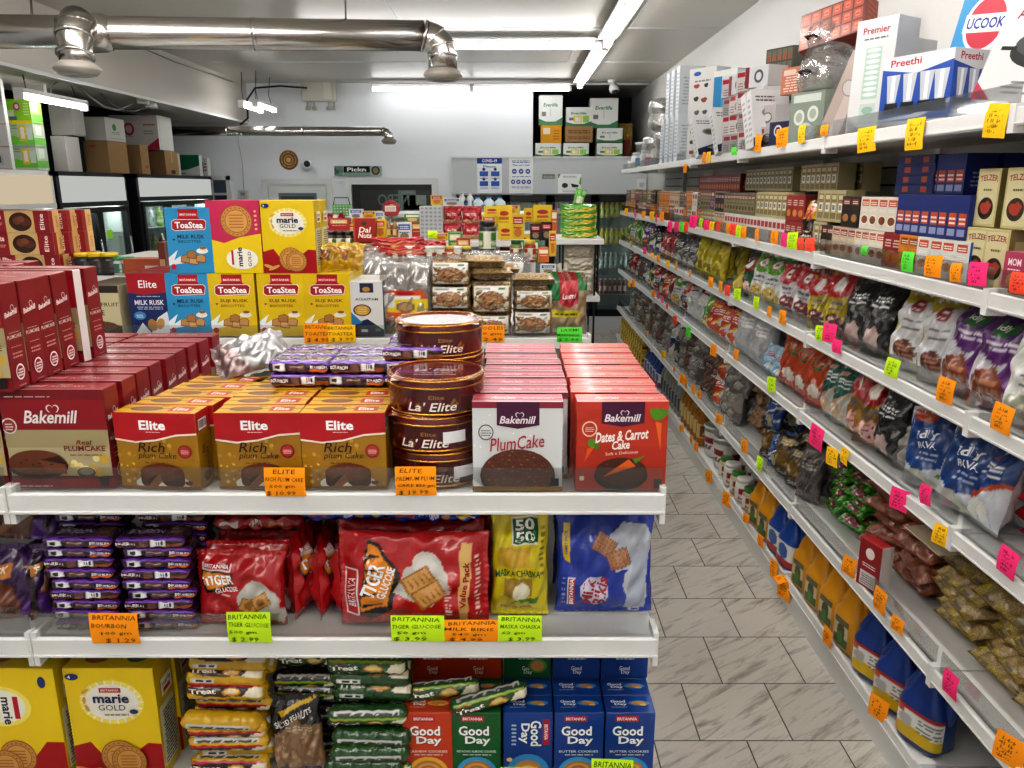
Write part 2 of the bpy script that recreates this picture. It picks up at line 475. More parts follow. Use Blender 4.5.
def brick_pack(w, d, h, art_front, art_top, wr=.0008, seed=3, mat='film', sidec=None):
    """film-wrapped oblong pack with soft edges, a crimped fin at each end"""
    q = random.Random(seed); ph = [q.random() * 6 for _ in range(8)]
    m = MB((mat,)); n = 5
    def ring(v):
        a = 2 * PI * v; c, s = math.cos(a), math.sin(a); k = (abs(c) ** n + abs(s) ** n) ** (-1 / n)
        return c * k, s * k
    def mk(v0, v1):
        def pos(u, v):
            c, s = ring(v0 + (v1 - v0) * v); e = min(1, min(u, 1 - u) / .07); k = .08 + .92 * math.sin(e * PI / 2) ** .5
            wv = wr * (math.sin(21 * u + 9 * v + ph[0]) * math.sin(14 * v + ph[1]) + .7 * math.sin(37 * u + ph[2] + 5 * v))
            return ((u - .5) * w, c * d / 2 * (.75 + .25 * k) + wv, (s * k * .98 + 1) * h / 2 + wv)
        return pos
    # four sides by angle: the top (v .125-.375), far side, underside and front (.375-.625 is -y)
    m.art_grid(art_front, lambda u, v: mk(.625, .375)(u, v), 60, 14)
    m.art_grid(art_top, lambda u, v: mk(.375, .125)(u, v), 36, 14)
    sc = Art(w, h, sidec or art_front.bg)
    m.art_grid(sc, lambda u, v: mk(.125, -.375)(u, v), 24, 16, text=False)
    return m.mesh('pack')

# -------- small pictures
def cake(a, cx, cy, r, c='5a2f1c', cut=True, plate='e9e4da', sy=.55):
    k = a.w / a.h
    if plate: a.ell(cx, cy - r * .42 * k, r * 1.25, r * .42, plate)
    a.ell(cx, cy - r * .35 * k, r, r * .42, '3a1c10'); a.rect(cx - r, cy - r * .35 * k, cx + r, cy + r * .1 * k, '4a2415')
    a.ell(cx, cy + r * .1 * k, r, r * .42, c)
    a.ell(cx - r * .1, cy + r * .14 * k, r * .7, r * .25, '6e3c24')
    for i in range(5): a.ell(cx + r * (.7 * math.sin(i * 2.4)), cy + r * k * (.1 + .25 * math.cos(i * 2.4)), r * .06, r * .03, '8f5a36', n=8)
    if cut:
        a.poly([(cx - r * .15, cy + .05 * r * k), (cx - r * .75, cy - .62 * r * k), (cx + r * .1, cy - .78 * r * k)], '8a5233')
        a.poly([(cx - r * .15, cy + .05 * r * k), (cx - r * .75, cy - .62 * r * k), (cx - r * .62, cy - .2 * r * k)], '2a130b')
        a.poly([(cx - .05 * r, cy - .35 * r * k), (cx - r * .4, cy - .8 * r * k), (cx + r * .3, cy - .8 * r * k)], plate or 'e0d8c8')
    return a
def biscuit(a, cx, cy, r, c='c98d45', d='8e5a24', n=20):
    a.ell(cx, cy, r, r, d, n=30); a.ell(cx, cy, r * .95, r * .95, c, n=30); a.ell(cx, cy, r * .72, r * .72, d, n=26); a.ell(cx, cy, r * .68, r * .68, 'd8a057', n=26)
    k = a.w / a.h
    for i in range(n):
        t = 2 * PI * i / n; a.ell(cx + r * .83 * math.cos(t), cy + r * k * .83 * math.sin(t), r * .045, r * .045, d, n=6)
    for i in range(5):
        a.rect(cx - r * .45, cy + r * k * (-.42 + .19 * i), cx + r * .45, cy + r * k * (-.35 + .19 * i), 'a9702f')
    return a
def rusks(a, cx, cy, s):
    k = a.w / a.h
    for dx, dy, c in ((-.5, .1, 'b98a55'), (0, 0, 'd0a26b'), (.45, .12, 'c2925c'), (-.1, .35, 'a97846')):
        x, y = cx + dx * s, cy + dy * s * k
        a.poly([(x - .3 * s, y - .22 * s * k), (x + .26 * s, y - .28 * s * k), (x + .34 * s, y + .1 * s * k), (x + .1 * s, y + .26 * s * k), (x - .26 * s, y + .16 * s * k)], '7c5028')
        a.poly([(x - .26 * s, y - .16 * s * k), (x + .22 * s, y - .22 * s * k), (x + .3 * s, y + .08 * s * k), (x + .08 * s, y + .22 * s * k), (x - .22 * s, y + .14 * s * k)], c)
    return a
def heart_script(a, t, cx, cy, w, h, c, bg='8e1421'):
    x, y, r = cx + w * .06, cy + h * .55, w * .016
    k = a.w / a.h
    for q, cc in ((1, c), (.8, bg)):
        a.poly([(x + r * q * 16 * math.sin(t_) ** 3 / 2, y + k * r * q * (13 * math.cos(t_) - 5 * math.cos(2 * t_) - 2 * math.cos(3 * t_) - math.cos(4 * t_)) / 2) for t_ in [2 * PI * i / 26 for i in range(26)]], cc)
    a.rect(cx - w * .02, cy - h * .5, cx + w * .2, cy + h * .36, bg)
    return a.text(t, cx, cy, w, h, c, shear=.25, bold=.02)

# -------- the artwork of each product
def art_real_plum():
    a = Art(.215, .2, 'b5a883')
    a.rect(0, .42, 1, .62, 'a2946c').rect(0, 0, 1, .12, '8c1420').rect(0, .1, 1, .13, '5d0c14').rect(0, .60, 1, 1, '8e1421').rect(0, .9, 1, 1, '7a101b')
    for i in range(14): a.ell(.45 + .5 * ((i * .37) % 1), .16 + .16 * ((i * .61) % 1), .02 + .015 * (i % 3), .02 + .015 * (i % 3), ('d8c06a', 'e9dc9a', 'c9a548')[i % 3], n=10)
    heart_script(a, 'Bakemill', .47, .73, .50, .13, 'f3e9e6')
    a.ell(.06, .64, .075, .075, 'd9cfc8').ell(.06, .64, .062, .062, '9a2a33').lines(.02, .6, .1, .68, 3, 'e8dcd6')
    a.text('Real', .76, .475, .14, .045, '7c1a20', shear=.3).text('PLUMCAKE', .76, .415, .40, .055, '7c1a20').lines(.6, .34, .92, .37, 1, '9a6a50')
    a.ell(.28, .24, .3, .13, '3c1d12').ell(.28, .27, .28, .12, '6b3922').poly([(.3, .3), (.55, .25), (.56, .15), (.36, .17)], '7f4a2c').poly([(.3, .3), (.5, .34), (.57, .25)], '2e140b')
    for i in range(6): a.ell(.12 + .06 * i, .27 + .03 * math.sin(i * 2), .018, .008, '40200f', n=8)
    a.ell(.75, .17, .09, .05, '3b342c').ell(.75, .18, .07, .035, '8b8270').rect(.87, .03, .96, .13, '1c1716')
    a.lines(.05, .93, .5, .95, 1, 'd5b9b4').lines(.08, .02, .4, .06, 1, 'd0a9a3')
    return a
def art_real_side():
    a = Art(.062, .2, '7f121d')
    a.rect(0, 0, .06, 1, '6c0e18')
    a.text('Bakemill', .5, .72, .72, .05, 'f0e4e2', shear=.25, bold=.03, rot=.12).ell(.62, .765, .1, .1, 'f0e4e2').ell(.62, .765, .08, .08, '7f121d')
    a.text('PLUMCAKE', .5, .50, .8, .035, 'e8d8d0').lines(.2, .535, .8, .55, 1, 'd8a9a0').lines(.2, .40, .8, .42, 1, 'c98c86').lines(.22, .3, .78, .37, 2, 'c98c86')
    a.ell(.5, .16, .25, .25, 'f0e4e2').ell(.5, .16, .2, .2, '8c1a24').lines(.35, .12, .65, .2, 3, 'f0e4e2', fill=.6).lines(.3, .03, .7, .05, 1, 'c98c86')
    return a
def art_real_top():
    a = Art(.215, .062, '8b1522')
    a.rect(0, .0, 1, .06, 'b9a1a0').text('Real', .55, .72, .12, .12, 'd9c0bd', shear=.3).text('PLUMCAKE', .6, .45, .34, .18, 'd9c0bd', shear=.1).text('Bakemill', .25, .5, .26, .3, 'e4d2cf', shear=.3)
    return a
def art_rich(side=False):
    a = Art(.165, .155, 'a77a1c')
    r = random.Random(4)
    for i in range(40):
        q = .008 + .02 * r.random(); a.ell(r.random(), .05 + .6 * r.random(), q, q, r.choice(('c9a03a', 'dcb95a', 'b98a28', '8d6414')), n=9)
    a.poly([(0, 1), (0, .64), (.25, .60), (.5, .63), (.75, .70), (1, .72), (1, 1)], 'f1e3cf')
    a.poly([(0, 1), (0, .665), (.25, .625), (.5, .655), (.75, .725), (1, .745), (1, 1)], 'b0141e')
    a.text('Elite', .47, .84, .32, .125, 'ffffff', bold=.03).lines(.38, .745, .56, .765, 1, 'f2d9d5')
    a.text('Rich', .44, .55, .32, .13, '3c1f0d', shear=.25, bold=.005).text('plum Cake', .5, .43, .46, .105, '3c1f0d', shear=.25, bold=.0).lines(.33, .335, .62, .36, 1, '6a4317')
    a.ell(.84, .50, .085, .085, '8f1a1c').ell(.84, .5, .068, .068, 'b0353a').lines(.79, .47, .89, .53, 3, 'e6c9b8')
    cake(a, .54, .19, .27, '6a3219'); a.blob(.86, .08, .05, .03, '7a3b18').rect(.0, 0, 1, .035, '8c5a12')
    return a
def art_rich_side():
    a = Art(.055, .155, 'a2761a'); a.rect(0, .74, 1, 1, 'a8131d').bars(.15, .76, .75, .9, n=9)
    a.text('Rich', .35, .50, .3, .09, '4a2a10', rot=PI / 2).text('plum Cake', .65, .34, .9, .08, '4a2a10', rot=PI / 2).ell(.5, .13, .28, .2, '5a2c16').ell(.5, .15, .22, .14, '7a4022'); return a
def art_rich_top():
    a = Art(.165, .055, 'c79a1e'); a.ell(.33, .5, .2, .1, '5c2d18').ell(.33, .56, .16, .07, '7d4526').rect(.62, .2, .9, .8, 'b0141e').text('Elite', .76, .5, .18, .34, 'ffffff').text('Rich', .5, .85, .1, .2, '5a3410', shear=.3); return a
def art_white_plum():
    a = Art(.145, .138, 'd6d8d8')
    r = random.Random(8)
    for i in range(16): a.ell(r.random(), .35 + .6 * r.random(), .008, .008, 'f4f6f6', n=6)
    a.rect(0, .93, 1, 1, '8a2a3c').poly([(.27, 1), (.74, 1), (.74, .74), (.5, .70), (.27, .74)], '4a1238')
    heart_script(a, 'Bakemill', .5, .80, .38, .085, 'efe4ea', '4a1238')
    a.ell(.15, .66, .085, .085, '5a5a5a').ell(.15, .66, .072, .072, 'd6d8d8').lines(.09, .62, .21, .7, 3, '6a6a6a')
    a.text('PlumCake', .5, .545, .60, .15, 'a81626', shear=.18, rot=.09, bold=.004).text('Soft n Delicious', .52, .43, .34, .035, '4a4a4a', rot=.05)
    a.ell(.5, .17, .42, .28, '3a1a10').ell(.5, .2, .40, .26, '5e3020')
    for i in range(70): a.ell(.5 + .37 * math.sin(i * 2.4) * math.sqrt(i / 70), .22 + .24 * math.cos(i * 2.4) * math.sqrt(i / 70), .016, .009, ('80482c', '44200f', '96603c')[i % 3], n=7)
    a.rect(0, 0, 1, .055, '8d6a2b').rect(.87, .06, .96, .15, '1b1b1b').poly([(0, .055), (.1, .055), (0, .14)], 'f0efec')
    return a
def art_dates():
    a = Art(.143, .138, 'b8361f')
    a.rect(0, .92, 1, 1, 'c03a2e').rect(0, 0, 1, .5, 'b0301c')
    a.poly([(.27, 1), (.74, 1), (.74, .76), (.5, .72), (.27, .76)], '4a1238'); heart_script(a, 'Bakemill', .5, .82, .38, .085, 'efe4ea', '4a1238')
    a.poly([(.86, .78), (.93, .76), (.93, .45)], 'e06a22')
    for q in (-.5, -.2, .1, .4, .8): a.ell(.88 + q * .09, .86, .028, .07, '4f8c1f', rot=-q * .9, n=10)
    a.poly([(.12, .48), (.2, .5), (.09, .32)], 'd8571c').ell(.17, .54, .05, .05, '5c8f22', n=8).ell(.22, .5, .03, .04, '4c7c1c', n=8)
    a.ell(.14, .7, .085, .085, 'e9c9b6').ell(.14, .7, .07, .07, 'b8361f').lines(.09, .67, .19, .73, 3, 'e9c9b6')
    a.text('Dates & Carrot', .5, .625, .58, .12, 'fbeee6', shear=.18, rot=.08, bold=.03).text('Cake', .49, .52, .2, .10, 'fbeee6', shear=.18, rot=.08, bold=.03).text('Soft n Delicious', .5, .43, .36, .035, 'f2d2c0', rot=.07)
    a.ell(.5, .17, .30, .17, '2b120c').ell(.5, .22, .285, .15, '4b2418')
    for i in range(20): a.ell(.5 + .24 * math.sin(i * 2.4) * math.sqrt(i / 20), .23 + .11 * math.cos(i * 2.4) * math.sqrt(i / 20), .016, .009, ('6d3a22', '301409')[i % 2], n=7)
    a.poly([(.3, .16), (.58, .36), (.66, .28)], 'df6420').poly([(.62, .36), (.76, .4), (.66, .31)], '4f8c1f').rect(.87, .03, .96, .13, '1b1b1b').rect(.04, .12, .09, .17, 'e8e0d8')
    return a
def art_pale_top(c1='c4606a', c2='e6c3c6'):
    a = Art(.145, .05, c1); a.rect(0, 0, 1, .12, c2).text('PlumCake', .35, .5, .26, .3, 'e9c8ca', shear=.3).lines(.55, .35, .9, .6, 2, 'd9a0a4'); return a
def art_toast(bg, t='MILK RUSK', tc='10243f'):
    a = Art(.185, .25, bg)
    a.poly([(.3, .985), (.74, .985), (.74, .86), (.82, .8), (.82, .66), (.2, .66), (.2, .8), (.3, .86)], 'a3121f').rect(.3, .87, .74, .93, 'c8323a').text('BRITANNIA', .52, .90, .36, .028, 'ffffff')
    a.poly([(.14, .80), (.22, .83), (.86, .83), (.91, .79), (.87, .67), (.2, .65), (.13, .68)], 'f5e9e2').poly([(.155, .795), (.225, .82), (.85, .82), (.895, .785), (.86, .68), (.2, .66), (.145, .69)], 'a3121f')
    a.text('ToaStea', .52, .74, .62, .10, 'ffffff', bold=.03).text(t, .54, .565, .60, .062, tc, bold=.02).text('BISCOTTES', .5, .49, .5, .04, tc).ell(.16, .52, .03, .02, tc, n=6)
    a.ell(.76, .345, .13, .055, 'f4efe6').ell(.78, .37, .09, .06, 'ece2d2').ell(.78, .39, .075, .03, '8a5a34'); a.poly([(.0, .24), (.22, .36), (.12, .2), (.3, .28), (.34, .16), (0, .12)], 'eef4f6')
    rusks(a, .55, .2, .36); a.ell(.1, .1, .06, .06, 'b3152a')
    return a
def art_elite_rusk():
    a = Art(.165, .25, '1c2a63'); a.poly([(0, 1), (0, .7), (.4, .66), (1, .7), (1, 1)], 'a3121f').text('Elite', .52, .83, .46, .12, 'ffffff', bold=.01).text('MILK RUSK', .52, .54, .74, .08, 'f4f4f8', bold=.02).lines(.2, .63, .8, .66, 1, 'c0c8e0')
    a.ell(.25, .33, .15, .1, '3d8bc0').lines(.16, .3, .34, .36, 2, 'e4eef6').lines(.2, .43, .85, .49, 2, 'b7c2de')
    a.poly([(.05, .0), (.3, .22), (.5, .05), (.7, .3), (.95, .4), (1, .1), (.9, 0)], 'dfe4ea'); a.ell(.55, .18, .12, .15, 'a97a3f', rot=.3).ell(.75, .2, .1, .14, 'bd8e4e', rot=-.4); return a
def art_jack():
    a = Art(.165, .20, 'c9bd98'); a.rect(0, .86, 1, 1, '2d231c').text('JACKFRUIT', .55, .62, .85, .1, '4b3a22').text('CAKE', .4, .47, .4, .1, '4b3a22').poly([(0, 0), (0, .22), (.4, .34), (1, .2), (1, 0)], '4a2e17'); a.ell(.5, .2, .4, .12, '6c4526'); return a
def art_marie(top=False):
    a = Art(.205, .28, 'e9c912')
    a.poly([(0, 0), (0, .3), (.2, .34), (.35, .18), (.62, .2), (.85, .33), (1, .32), (1, 0)], 'a9121c')
    a.ell(.5, .70, .36, .27, 'f4e26a').ell(.5, .70, .3, .22, 'f6f2e2')
    r = random.Random(3)
    for i in range(22):
        t = i * .2856; a.ell(.5 + .32 * math.cos(t), .70 + .175 * math.sin(t), .03, .012, 'f8f3d8', n=7, rot=t)
    a.ell(.22, .80, .05, .02, 'dba24e', n=10, rot=.6).ell(.2, .72, .045, .02, 'dba24e', n=10, rot=1.4).ell(.22, .65, .045, .02, 'dba24e', n=10, rot=2)
    a.rect(.38, .79, .62, .83, 'b5152a').text('BRITANNIA', .5, .81, .2, .018, 'ffffff').text('marie', .5, .735, .40, .08, '17204a', bold=.05).text('GOLD', .5, .655, .30, .05, '17204a', bold=.0).lines(.4, .585, .68, .61, 1, '8a7418').ell(.74, .62, .05, .03, '2b2f68', n=10)
    a.ell(.1, .93, .075, .04, '1d2a70').text('4', .07, .93, .03, .03, 'ffffff'); biscuit(a, .52, .20, .22); biscuit(a, .62, .17, .20); a.ell(.2, .08, .12, .03, 'd9a24e', n=10, rot=.4); a.ell(.1, .1, .1, .03, 'd9a24e', n=10, rot=-.3)
    return a
def turned(a, k=1):
    """the same artwork turned by quarter turns (the pack lies on its side)"""
    b = Art(a.h if k % 2 else a.w, a.w if k % 2 else a.h, a.bg)
    f = {1: lambda u, v: (1 - v, u), 2: lambda u, v: (1 - u, 1 - v), 3: lambda u, v: (v, 1 - u)}[k]
    for it in a.it:
        if it[0] == 'p': b.it.append(('p', [f(*p) for p in it[1]], it[2]))
        else:
            _, t, cx, cy, w, h, c, bold, sh, rot, res, bend = it
            nx, ny = f(cx, cy); sw, sh2 = (w * a.w / b.w, h * a.h / b.h)
            b.it.append(('t', t, nx, ny, sw, sh2, c, bold, sh, rot + k * PI / 2, res, bend))
    return b
def art_marie_pink():
    a = Art(.205, .28, 'e9c912'); a.poly([(0, 1), (0, .48), (.3, .42), (.6, .5), (1, .55), (1, 1)], 'c02a55'); biscuit(a, .56, .72, .3); a.lines(.9, .6, .95, .9, 5, 'f2c9a0')
    a.ell(.62, .2, .3, .2, 'f6f2e2').text('marie', .58, .23, .36, .07, '17204a', bold=.05, rot=PI / 2).text('GOLD', .76, .2, .28, .045, '17204a', rot=PI / 2).rect(.42, .12, .46, .32, 'b5152a'); return a
def art_goodday(bg, sub='BUTTER COOKIES'):
    a = Art(.092, .15, bg)
    a.rect(.2, .86, .66, .95, 'b5152a').text('BRITANNIA', .43, .905, .4, .045, 'ffffff'); 
    for x, y, w, t in ((.45, .72, .62, 'Good'), (.53, .56, .52, 'Day')):
        a.text(t, x + .012, y - .01, w, .15, '2a0c0c', bold=.09).text(t, x, y, w, .15, 'ffffff', bold=.05)
    a.text(sub, .5, .40, .8, .035, 'f1f1f1').lines(.2, .34, .8, .37, 1, 'e0e0e0')
    a.ell(.5, .06, .42, .42, '39a0d8' if bg[0] in '012' and bg[1] != '6' else 'e9b53a').ell(.5, .05, .34, .34, 'b97a34').ell(.5, .05, .28, .28, 'd8a25a').ell(.5, .06, .2, .2, 'b3763a').ell(.5, .06, .15, .15, 'd8a25a')
    return a
def art_goodday_top(bg):
    a = Art(.092, .10, bg); a.text('Good', .28, .66, .3, .16, 'ffffff', bold=.04).text('Day', .33, .48, .26, .16, 'ffffff', bold=.04).lines(.12, .3, .45, .36, 1, 'dddddd').ell(.7, .55, .22, .17, '3a90cc' if bg[0] in '12' else 'f0a040').ell(.7, .55, .15, .12, 'c58a44').ell(.78, .45, .07, .06, 'e6c070'); return a
def art_tiger(w, h, fam=False):
    a = Art(w, h, 'b01018')
    if fam:
        a.rect(.035, .12, .135, .62, 'f2f0ea').rect(.043, .13, .127, .61, 'b5121c').text('BRITANNIA', .085, .37, .40 * .55 * h / w * 1.4, .085 , 'ffffff', rot=PI / 2)
        a.poly([(.13, .12), (.2, .95), (.28, .9), (.42, .62), (.36, .2), (.22, .08)], '1a1210').poly([(.14, .16), (.21, .9), (.27, .86), (.38, .62), (.33, .24)], 'e08a1e')
        for i in range(5): a.poly([(.15 + .01 * i, .2 + .13 * i), (.3, .26 + .13 * i), (.16 + .01 * i, .25 + .13 * i)], '1a1210')
        a.text('TIGER', .235, .52, .26, .15, 'ffffff', rot=1.25, bold=.08).text('GLUCOSE', .325, .50, .24, .085, 'f6f2ee', rot=1.25, bold=.04)
        a.blob(.57, .5, .19, .16, 'c9c4bc', seed=4).blob(.6, .66, .12, .12, 'd8d4cc', seed=8)
        for (x, y, rr) in ((.535, .52, .5), (.61, .36, .6)):
            p = [(x + u_ * math.cos(rr) * .11 - v_ * math.sin(rr) * .07, y + (u_ * math.sin(rr) * .11 + v_ * math.cos(rr) * .07) * w / h) for u_, v_ in ((-1, -1), (1, -1), (1, 1), (-1, 1))]
            a.poly(p, 'a06a34'); c_ = [(x + (q[0] - x) * .84, y + (q[1] - y) * .84) for q in p]; a.poly(c_, 'd39c58')
            for i in range(4): a.poly([(c_[0][0] + (c_[1][0] - c_[0][0]) * (.12 + .22 * i), c_[0][1] + (c_[1][1] - c_[0][1]) * (.12 + .22 * i) + .03), (c_[0][0] + (c_[1][0] - c_[0][0]) * (.2 + .22 * i), c_[0][1] + (c_[1][1] - c_[0][1]) * (.2 + .22 * i) + .03), (c_[3][0] + (c_[2][0] - c_[3][0]) * (.2 + .22 * i), c_[3][1] + (c_[2][1] - c_[3][1]) * (.2 + .22 * i) - .03)], '8e5a2a')
        a.poly([(.8, .08), (.86, .1), (.9, .9), (.82, .93)], 'd8b06a').text('Value Pack', .845, .48, .34, .06, 'a01018', rot=1.48, bold=.03).lines(.71, .15, .76, .5, 10, 'e8c9c0').lines(.91, .15, .95, .8, 14, 'e8c9c0')
    else:
        a.rect(.08, .76, .42, .86, 'f0e8e4').rect(.085, .77, .415, .855, 'b01018').text('BRITANNIA', .25, .812, .29, .045, 'ffffff', bold=.02)
        a.poly([(.06, .76), (.46, .74), (.4, .56), (.1, .45)], '1a1210').poly([(.09, .74), (.42, .72), (.36, .58), (.12, .5)], 'e08a1e')
        a.text('TIGER', .28, .645, .36, .12, 'ffffff', bold=.09, rot=.12).text('GLUCOSE', .37, .53, .26, .065, 'f4eee8', bold=.03, rot=.15).lines(.3, .45, .42, .47, 1, 'f0d8d0').lines(.1, .16, .4, .2, 1, 'e0b0b0')
        a.blob(.72, .36, .22, .22, 'c6c2ba', seed=6).blob(.9, .2, .1, .16, 'bdb9b0', seed=2)
        for x, y, rr in ((.62, .3, -.4), (.76, .36, .5)):
            p = [(x + u_ * math.cos(rr) * .1 - v_ * math.sin(rr) * .08, y + (u_ * math.sin(rr) * .1 + v_ * math.cos(rr) * .08) * w / h) for u_, v_ in ((-1, -1), (1, -1), (1, 1), (-1, 1))]
            a.poly(p, '8c5a28').poly([(x + (q[0] - x) * .86, y + (q[1] - y) * .86) for q in p], 'cf9a54').ell(x, y, .05, .05, '9b6630', n=10)
    return a
def art_bikis():
    a = Art(.15, .14, '1436a0')
    a.rect(0, .96, 1, 1, '0f2c85').poly([(.07, .9), (.14, .9), (.13, .52), (.07, .55), (.06, .6)], 'e2c12a').text('FAMILY PACK', .1, .72, .2, .03, '1436a0', rot=1.55, bold=.03)
    a.blob(.74, .66, .24, .22, 'c3c8d4', seed=5).blob(.83, .3, .12, .28, 'c9ccd6', seed=9).poly([(.7, .05), (.92, .05), (.97, .75), (.8, .6)], 'aeb4c4')
    for x, y, rr in ((.5, .7, -.5), (.64, .57, .3)):
        p = [(x + u_ * math.cos(rr) * .115 - v_ * math.sin(rr) * .09, y + (u_ * math.sin(rr) * .115 + v_ * math.cos(rr) * .09)) for u_, v_ in ((-1, -1), (1, -1), (1, 1), (-1, 1))]
        a.poly(p, '7b4a2e').poly([(x + (q[0] - x) * .92, y + (q[1] - y) * .92) for q in p], 'b9835a')
        for i in range(5):
            for t_ in (0, 1):
                s0 = -.8 + .4 * i; e = [(s0, -.9), (s0 + .07, -.9), (s0 + .07, .9), (s0, .9)]
                if t_: e = [(b_, a_) for a_, b_ in e]
                a.poly([(x + u_ * math.cos(rr) * .11 - v_ * math.sin(rr) * .085, y + (u_ * math.sin(rr) * .11 + v_ * math.cos(rr) * .085)) for u_, v_ in e], '8f5c38')
    a.rect(.12, .08, .20, .38, 'f0ecec').rect(.125, .085, .195, .375, 'b5152a').text('BRITANNIA', .16, .23, .26, .045, 'ffffff', rot=PI / 2, bold=.02)
    a.blob(.40, .25, .15, .14, 'dcd6ea', n=18, j=.12, seed=3).text('Milk', .33, .25, .25, .12, 'a3182e', rot=1.35, bold=.03).text('Bikis', .46, .25, .27, .13, 'a3182e', rot=1.35, bold=.03).lines(.06, .1, .1, .4, 6, '8fa3d8')
    return a
def art_fifty():
    a = Art(.095, .15, 'd6c412')
    a.rect(.2, .93, .6, 1, 'b5152a').rect(.2, .91, .6, .94, '2f7a34').rect(.36, .66, .82, .89, 'f0f2e6').poly([(.38, .67), (.81, .68), (.8, .88), (.38, .875)], '145c34').text('50', .58, .825, .34, .085, 'f4f6e8', bold=.07).text('50', .58, .73, .34, .085, 'f4f6e8', bold=.07)
    a.rect(.12, .46, .7, .64, 'caa32a').ell(.4, .55, .28, .1, 'd6ad3a')
    a.text('MASKA CHASKA', .46, .40, .8, .06, '2a5a26', bold=.02, bend=.25).rect(.22, .2, .72, .36, 'a3802c').ell(.52, .24, .15, .13, 'ece2c0').ell(.52, .26, .1, .08, 'fbf6e4').poly([(.3, .16), (.8, .12), (.84, .2), (.6, .17)], '4c8030').rect(.1, .06, .9, .12, 'e6d436').text('Family Pack', .45, .09, .56, .04, '7a1c16').lines(.85, .4, .93, .85, 8, '7a6c10')
    return a
def art_bourbon(top=False):
    a = Art(.125, .03 if not top else .06, '2c1733')
    if top: a.rect(0, 0, 1, .12, '5e2a8a').text('BOURBON', .4, .5, .5, .35, '9a8a9a', bold=.03).rect(.68, .1, .97, .9, '4a2a22').ell(.82, .5, .1, .06, '6a4030')
    else: a.rect(0, 0, 1, .2, '3a1c52').rect(.0, .82, 1, 1, '6d35a0').rect(.1, .2, .3, .8, 'c9c8cc').bars(.12, .24, .28, .76, n=8).rect(.36, .25, .62, .75, '5b3a36').rect(.7, .1, 1, .35, 'd0641c').text('BOURBON', .84, .52, .27, .3, 'ece4ec', bold=.04).rect(.38, .5, .6, .62, 'a08a80')
    return a
def art_bourbon2():
    a = Art(.125, .03, '33191f'); a.rect(0, .8, 1, 1, '6d35a0').rect(0, .0, 1, .16, '8a4a20').text('BOURBON', .17, .5, .28, .34, 'efe6ea', bold=.04).rect(.36, .2, .5, .8, '6a4840').rect(.52, .15, .74, .85, 'd0cfd2').bars(.54, .2, .72, .8, n=9).rect(.76, .2, 1, .5, '8c4a24'); return a
def art_treat(bg='d0a414', c2='f0dca0'):
    a = Art(.135, .16, bg)
    dark = bg in ('1e4a1c', '22141a')
    a.poly([(.02, .5), (.3, .42), (.98, .46), (.98, .6), (.3, .64), (.02, .58)], '244f1e' if dark else '3a2412').rect(.05, .62, .95, .66, '8aa81c' if dark else 'b5152a')
    a.text('Treat', .24, .525, .34, .085, 'fbf4e8', bold=.07, rot=.06).rect(.08, .59, .26, .62, 'b5152a').ell(.6, .52, .12, .08, 'c8843c').ell(.6, .53, .09, .055, 'e8c070').ell(.6, .535, .05, .03, 'f6efe0' if not dark else 'c8d86a').poly([(.74, .44), (.98, .42), (.98, .62), (.82, .6)], 'efe6cc')
    a.rect(.1, .70, .9, .78, 'c9c9c4').lines(.12, .705, .88, .775, 4, '44443e').rect(.1, .3, .4, .38, 'd0d0ca').bars(.12, .31, .38, .375, n=12).lines(.45, .3, .9, .38, 4, '55554e' if not dark else 'b0b8a0')
    return a
def art_peanut():
    a = Art(.10, .145, '17110f'); r = random.Random(2); a.poly([(0, .0), (0, .45), (.5, .72), (1, .62), (1, 0)], '8a6a4c')
    for i in range(46): a.ell(.05 + .9 * r.random(), .04 + .52 * r.random(), .06, .035, r.choice(('b08f6c', 'a07c58', 'c4a480', '7c5a3c')), n=10, rot=r.random() * 3)
    a.text('SALTED PEANUTS', .47, .72, .8, .07, 'e8e0d8', rot=.35, bold=.03).lines(.3, .58, .85, .64, 2, 'c8b8a8').poly([(.2, .8), (.9, .98), (.95, .94), (.25, .75)], 'd0a828').rect(.1, 0, .9, .09, '1c2a6a').text('Value', .5, .045, .4, .05, 'e8e8f4'); return a
def art_family_bourbon():
    a = Art(.16, .15, '3a1a4c'); a.poly([(0, 0), (0, .55), (.6, .6), (.8, .1), (.75, 0)], '6c3a22'); a.poly([(.0, .1), (.35, .5), (.6, .2), (.2, 0)], '9a6a4c').rect(0, .62, .7, .78, 'c07a2c').text('FAMILY PACK', .34, .70, .6, .08, 'f3e6cc', bold=.03).poly([(.6, 0), (1, 0), (1, .5)], '5a2a80').rect(.86, .1, .93, .9, '22101c').ell(.25, .28, .2, .14, '5a2e1c'); return a
